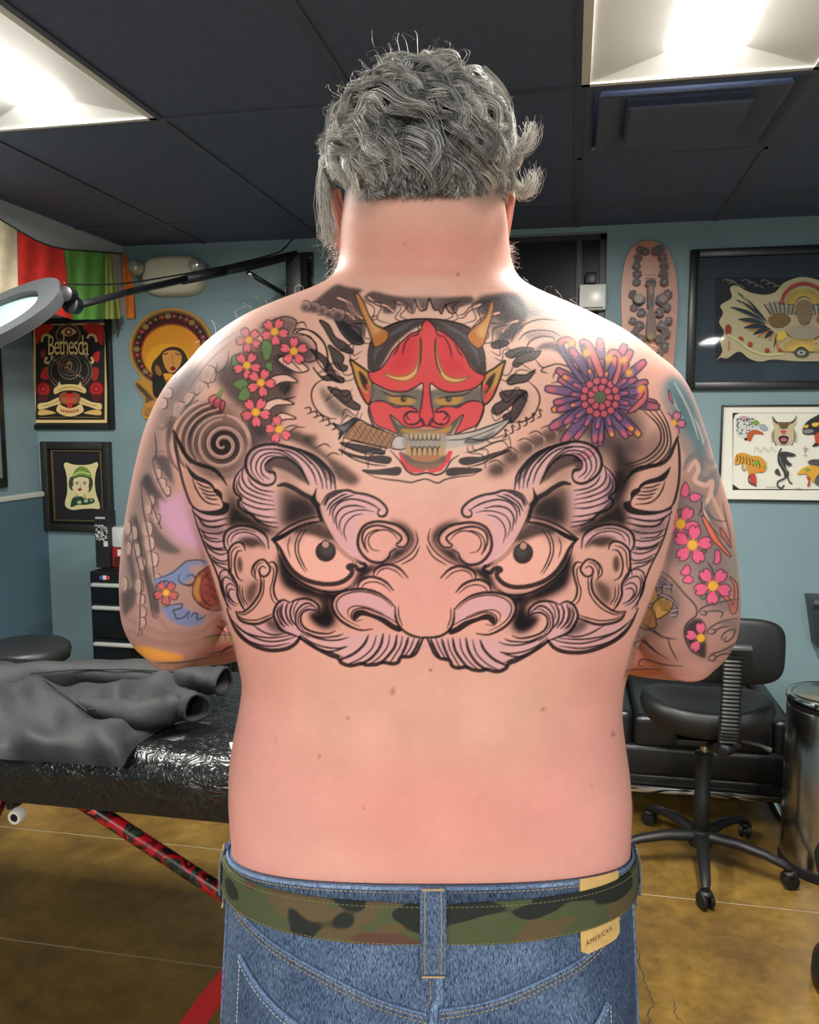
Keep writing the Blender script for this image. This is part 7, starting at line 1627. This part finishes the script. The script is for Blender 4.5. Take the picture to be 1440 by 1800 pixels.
# things on the cabinet
def prop(name, label, cat, u0, v0, u1, v1, Y, dp):
    a, b_ = at_y(u0, v0, Y), at_y(u1, v1, Y); o = empty(name, ((a[0] + b_[0]) / 2, Y + dp / 2, zt2 + .003)); tag(o, label, cat); return o, b_[0] - a[0], a[2] - zt2 - .003
o, w_, h_ = prop('tall_box', 'tall narrow black box with white speckled print on the drawer cabinet', 'box', 165, 899, 193, 1002, 3.53, .07)
MB().rbox((0, 0, h_ / 2), (w_, .07, h_), .002, 1).build('carton', pm('matte_black_card', (24, 24, 26), .5), o); r5 = random.Random(8); m = MB()
for k in range(70):
    x, z = r5.uniform(-w_ * .44, w_ * .44), h_ * r5.uniform(.5, .76); s_ = r5.uniform(.002, .006); m.add([(x - s_, -.0352, z - s_), (x + s_, -.0352, z - s_ * .6), (x + s_ * .7, -.0352, z + s_), (x - s_ * .8, -.0352, z + s_ * .7)], [(0, 1, 2, 3)])
pr = m.build('speckled_print', pm('white_print', (214, 214, 210), .5), o, fix=False); pr['kind'] = 'stuff'
MB().bb((-w_ * .42, -.0356, h_ * .87), (w_ * .3, -.0351, h_ * .905)).build('white_bar', pm('pale_print', (190, 190, 188), .5), o); MB().bb((w_ * .12, -.0356, h_ * .38), (w_ * .44, -.0351, h_ * .48)).build('white_mark', pm('pale_print_b', (206, 206, 204), .5), o)
o, w_, h_ = prop('supply_box', 'white box with red lower half and white panel on the drawer cabinet', 'box', 194, 926, 252, 1003, 3.56, .1)
MB().rbox((0, 0, h_ * .74), (w_, .10, h_ * .52), .012, 2).build('upper_wrap', pm('white_film', (214, 218, 214), .25, bump=.3, bscale=40), o, angle=40); MB().rbox((0, 0, h_ * .24), (w_, .10, h_ * .476), .003, 1).build('lower_carton', pm('red_card', (160, 34, 36), .45), o)
MB().bb((-w_ * .3, -.0508, h_ * .28), (w_ * .45, -.0503, h_ * .44)).build('white_panel', pm('white_label', (226, 220, 216), .5), o); MB().bb((-w_ * .42, -.0508, h_ * .04), (w_ * .45, -.0503, h_ * .25)).build('dark_picture_panel', pm('dark_print', (70, 26, 30), .5, var=.5, scale=60), o)
# --- low black armchair with chrome frame
ac = empty('armchair', (.50, 3.45, 0)); tag(ac, 'low black leather armchair on a chrome frame behind the rolling chair', 'armchair')
lth = pm('black_leather', (14, 14, 15), .36, bump=.08, bscale=90)
MB().rbox((0, -.03, .345), (.50, .62, .13), .03, 4).build('seat_cushion', lth, ac, smooth=True, angle=60); MB().rbox((0, 0, .235), (.62, .68, .12), .02, 3).build('seat_base', lth, ac, smooth=True, angle=60); MB().rbox((0, .0, .156), (.62, .66, .05), .012, 3).build('seat_rail_pad', lth, ac, smooth=True, angle=60)
for s in (-1, 1): MB().rbox((s * .285, 0, .335), (.07, .66, .17), .025, 4).build('arm', lth, ac, smooth=True, angle=60)
MB().rbox((0, .30, .40), (.60, .09, .22), .03, 4).build('backrest', lth, ac, smooth=True, angle=60)
for x in (-.09, .09): MB().tube([(x, -.335, .408), (x, .25, .411)], .0025, 6).build('stitch_line', blackp_m, ac)
MB().rbox((0, -.337, .125), (.64, .014, .024), .003, 2).build('chrome_rail', chrome_m, ac, angle=40)
for s in (-1, 1): MB().rbox((s * .31, 0, .012), (.02, .70, .02), .004, 2).build('chrome_runner', chrome_m, ac, angle=40); MB().rbox((s * .31, -.335, .075), (.018, .018, .12), .003, 2).build('leg', chrome_m, ac, angle=40); MB().rbox((s * .31, .335, .075), (.018, .018, .12), .003, 2).build('leg', chrome_m, ac, angle=40); MB().rbox((s * .31, 0, .125), (.014, .66, .022), .003, 2).build('side_rail', chrome_m, ac, angle=40)
# --- rolling chair
rc = empty('rolling_chair', (.462, 2.84, 0)); tag(rc, 'black rolling chair with saddle seat, ribbed spine and five-star base', 'chair')
sb = pm('black_vinyl_seat', (14, 14, 15), .5, bump=.05, bscale=120)
rg = []; nS = 56
def seatp(t, r_, z): 
    c, s = math.cos(t), math.sin(t); notch = 1 - .10 * math.exp(-((t - 4.71) / .5) ** 2)
    return (.215 * r_ * math.copysign(abs(c) ** .85, c), .185 * r_ * math.copysign(abs(s) ** .9, s) * notch, z + (.03 * abs(c) ** 1.5 + .012 * max(0, -s)) * min(1, r_))
for r_, z in ((.25, .468), (.6, .466), (.86, .478), (.97, .503), (1.0, .533), (.97, .558), (.88, .570), (.76, .564), (.6, .548), (.4, .542), (.2, .540), (.02, .540)): rg.append([seatp(t, r_, z) for t in np.linspace(0, 2 * math.pi, nS, endpoint=False)])
MB().loft(rg).build('seat', sb, rc, smooth=True); MB().rbox((0, 0, .458), (.2, .2, .02), .004).build('seat_plate', blackp_m, rc)
MB().cyl((0, 0, .39), (0, 0, .45), .0135, 16).build('gas_piston', pm('worn_chrome', (198, 190, 170), .25, .9), rc, smooth=True, angle=40)
MB().lathe([(.024, .10), (.028, .105), (.028, .24), (.0255, .245), (.0255, .38), (.03, .382), (.03, .392), (.015, .395)], 24).build('column', blackp_m, rc, smooth=True, angle=40); MB().lathe([(.03, .06), (.04, .065), (.042, .10), (.034, .12), (.026, .122)], 24).build('hub', blackp_m, rc, smooth=True, angle=40)
for k in range(5):
    a_ = R(-95 + 72 * k); d = np.array([math.cos(a_), math.sin(a_), 0]); P = [d * .03 + (0, 0, .098), d * .12 + (0, 0, .100), d * .21 + (0, 0, .088), d * .265 + (0, 0, .072), d * .285 + (0, 0, .062)]
    lg = MB().tube(P, [.024, .021, .018, .016, .012], 12, flat=.8).build('leg', blackp_m, rc, smooth=True, angle=50)
    cpos = d * .285; sw = np.array([-d[1], d[0], 0]); rot = rz3(a_ + .5)
    for s in (-1, 1):
        wv_ = MB(); prof_ = [(.004, -.006), (.018, -.009), (.0255, -.006), (.027, 0), (.0255, .006), (.012, .008)]; wv_.lathe(prof_, 20, (0, 0, 0), 'y'); V = np.array(wv_.v) @ rot.T + cpos + rot @ np.array([0, s * .013, 0]) + (0, 0, .0272); wv_.v = [tuple(q) for q in V]; wv_.build('wheel', blackp_m, lg, smooth=True, angle=40)
    MB().tube([cpos + (0, 0, .030), cpos + (0, 0, .066)], .0085, 10).build('caster_stem', blackp_m, lg); MB().lathe([(.006, .046), (.024, .044), (.020, .054), (.008, .058)], 16, cpos).build('caster_hood', blackp_m, lg, smooth=True)
# ribbed spine and backrest on the near side
bx0, by0 = .498 - .462, 2.615 - 2.84
m = MB(); rg = []
for i, z in enumerate(np.linspace(.515, .79, 45)):
    g_ = .004 if i % 2 else 0.0; yo = by0 + .018 * math.exp(-((z - .515) / .03) ** 2); w2, d2 = .031 - g_, .022 - g_
    rg.append([(bx0 + w2 * math.copysign(abs(math.cos(t)) ** .4, math.cos(t)), yo + d2 * math.copysign(abs(math.sin(t)) ** .4, math.sin(t)), z) for t in np.linspace(0, 2 * math.pi, 24, endpoint=False)])
m.loft(rg); m.build('ribbed_spine', blackp_m, rc, smooth=True, angle=35)
MB().tube([(bx0, by0, .50), (bx0 - .01, by0 + .05, .47), (bx0 - .03, by0 + .14, .455), (0, .0, .452)], [.022, .02, .018, .018], 10).build('spine_bracket', blackp_m, rc, smooth=True)
m = MB(); rg = []
for y_, s in ((.0, .90), (.008, .98), (.022, 1.0), (.036, .97), (.046, .88)):
    rg.append([((bx0 + .0) + .165 * s * math.copysign(abs(math.cos(t)) ** .5, math.cos(t)), by0 + .03 + y_ + .25 * (.165 * math.cos(t)) ** 2 * 4 * .2, .795 + .105 * s * math.copysign(abs(math.sin(t)) ** .5, math.sin(t))) for t in np.linspace(0, 2 * math.pi, 48, endpoint=False)])
m.loft(rg); m.build('backrest', sb, rc, smooth=True, angle=50); MB().rbox((bx0 + .02, by0 + .012, .815), (.075, .03, .014), .003).build('back_bracket', pm('dark_steel', (96, 96, 96), .35, .6), rc, angle=40)
MB().tube([(.10, -.02, .452), (.17, -.05, .448), (.20, -.06, .436)], [.006, .006, .009], 8).build('lever', pm('grey_lever', (92, 92, 92), .4), rc, smooth=True)
# --- steel pedal bin
bc = at_z(1457, 1562, 0); bn = empty('pedal_bin', (.885, 2.90, 0)); tag(bn, 'cylindrical stainless steel pedal bin at the right edge of the photo', 'bin')
MB().lathe([(.140, .03), (.150, .032), (.150, .555), (.147, .56)], 48).build('drum', steel_m, bn, smooth=True, angle=40); MB().lathe([(.10, 0), (.154, 0), (.156, .02), (.151, .034)], 48).build('base_ring', blackp_m, bn, smooth=True, angle=40); MB().lathe([(.146, .56), (.150, .565), (.150, .578), (.146, .58)], 48).build('lid_collar', blackp_m, bn, smooth=True, angle=40)
MB().lathe([(.150, .581), (.154, .584), (.154, .594), (.150, .599), (.148, .597)], 48).build('lid_rim', chrome_m, bn, smooth=True, angle=40); MB().lathe([(.1475, .594), (.12, .603), (.06, .607), (.002, .608)], 48).build('lid', steel_m, bn, smooth=True); MB().rbox((-.02, -.17, .018), (.06, .07, .012), .004).build('pedal', blackp_m, bn)
# --- pedestal stool cut by the photo edge
pc = at_z(1556, 1750, 0); ps = empty('pedestal_stool', (pc[0], pc[1], 0)); tag(ps, 'low black pedestal stool cut off at the lower right photo edge', 'stool')
MB().lathe([(.02, .0), (.165, .0), (.178, .02), (.176, .06), (.13, .12), (.05, .16), (.035, .2), (.035, .30)], 40).build('pedestal', blackp_m, ps, smooth=True); MB().lathe([(.02, .30), (.15, .30), (.178, .315), (.185, .35), (.172, .38), (.1, .39), (.005, .392)], 40).build('seat', sb, ps, smooth=True)
# --- red tape on the floor
c = [at_z(u, v, .001) for u, v in ((424, 1676), (462, 1640), (420, 1728), (372, 1800), (330, 1860), (260, 1860), (318, 1800), (380, 1736))]
tp = [at_z(u, v, 0) for u, v in ((452, 1650), (300, 1850))]; d = tp[1] - tp[0]; d /= np.linalg.norm(d); n_ = np.array([-d[1], d[0], 0]); w_ = .034
poly = [tp[0] - n_ * w_] + [tp[0] + d * s + n_ * (-w_ + .002 * math.sin(s * 90)) for s in np.linspace(.05, 1.2, 12)] + [tp[0] + d * s + n_ * w_ for s in np.linspace(1.2, 0, 8)]
tag(MB().prism([tuple(q[:2]) for q in poly], lambda x, y: (x, y, .0002), lambda x, y: (x, y, .0009)).build('floor_tape', pm('red_floor_tape', (222, 38, 40), .4)), 'strip of red tape stuck on the brown concrete floor', 'tape')
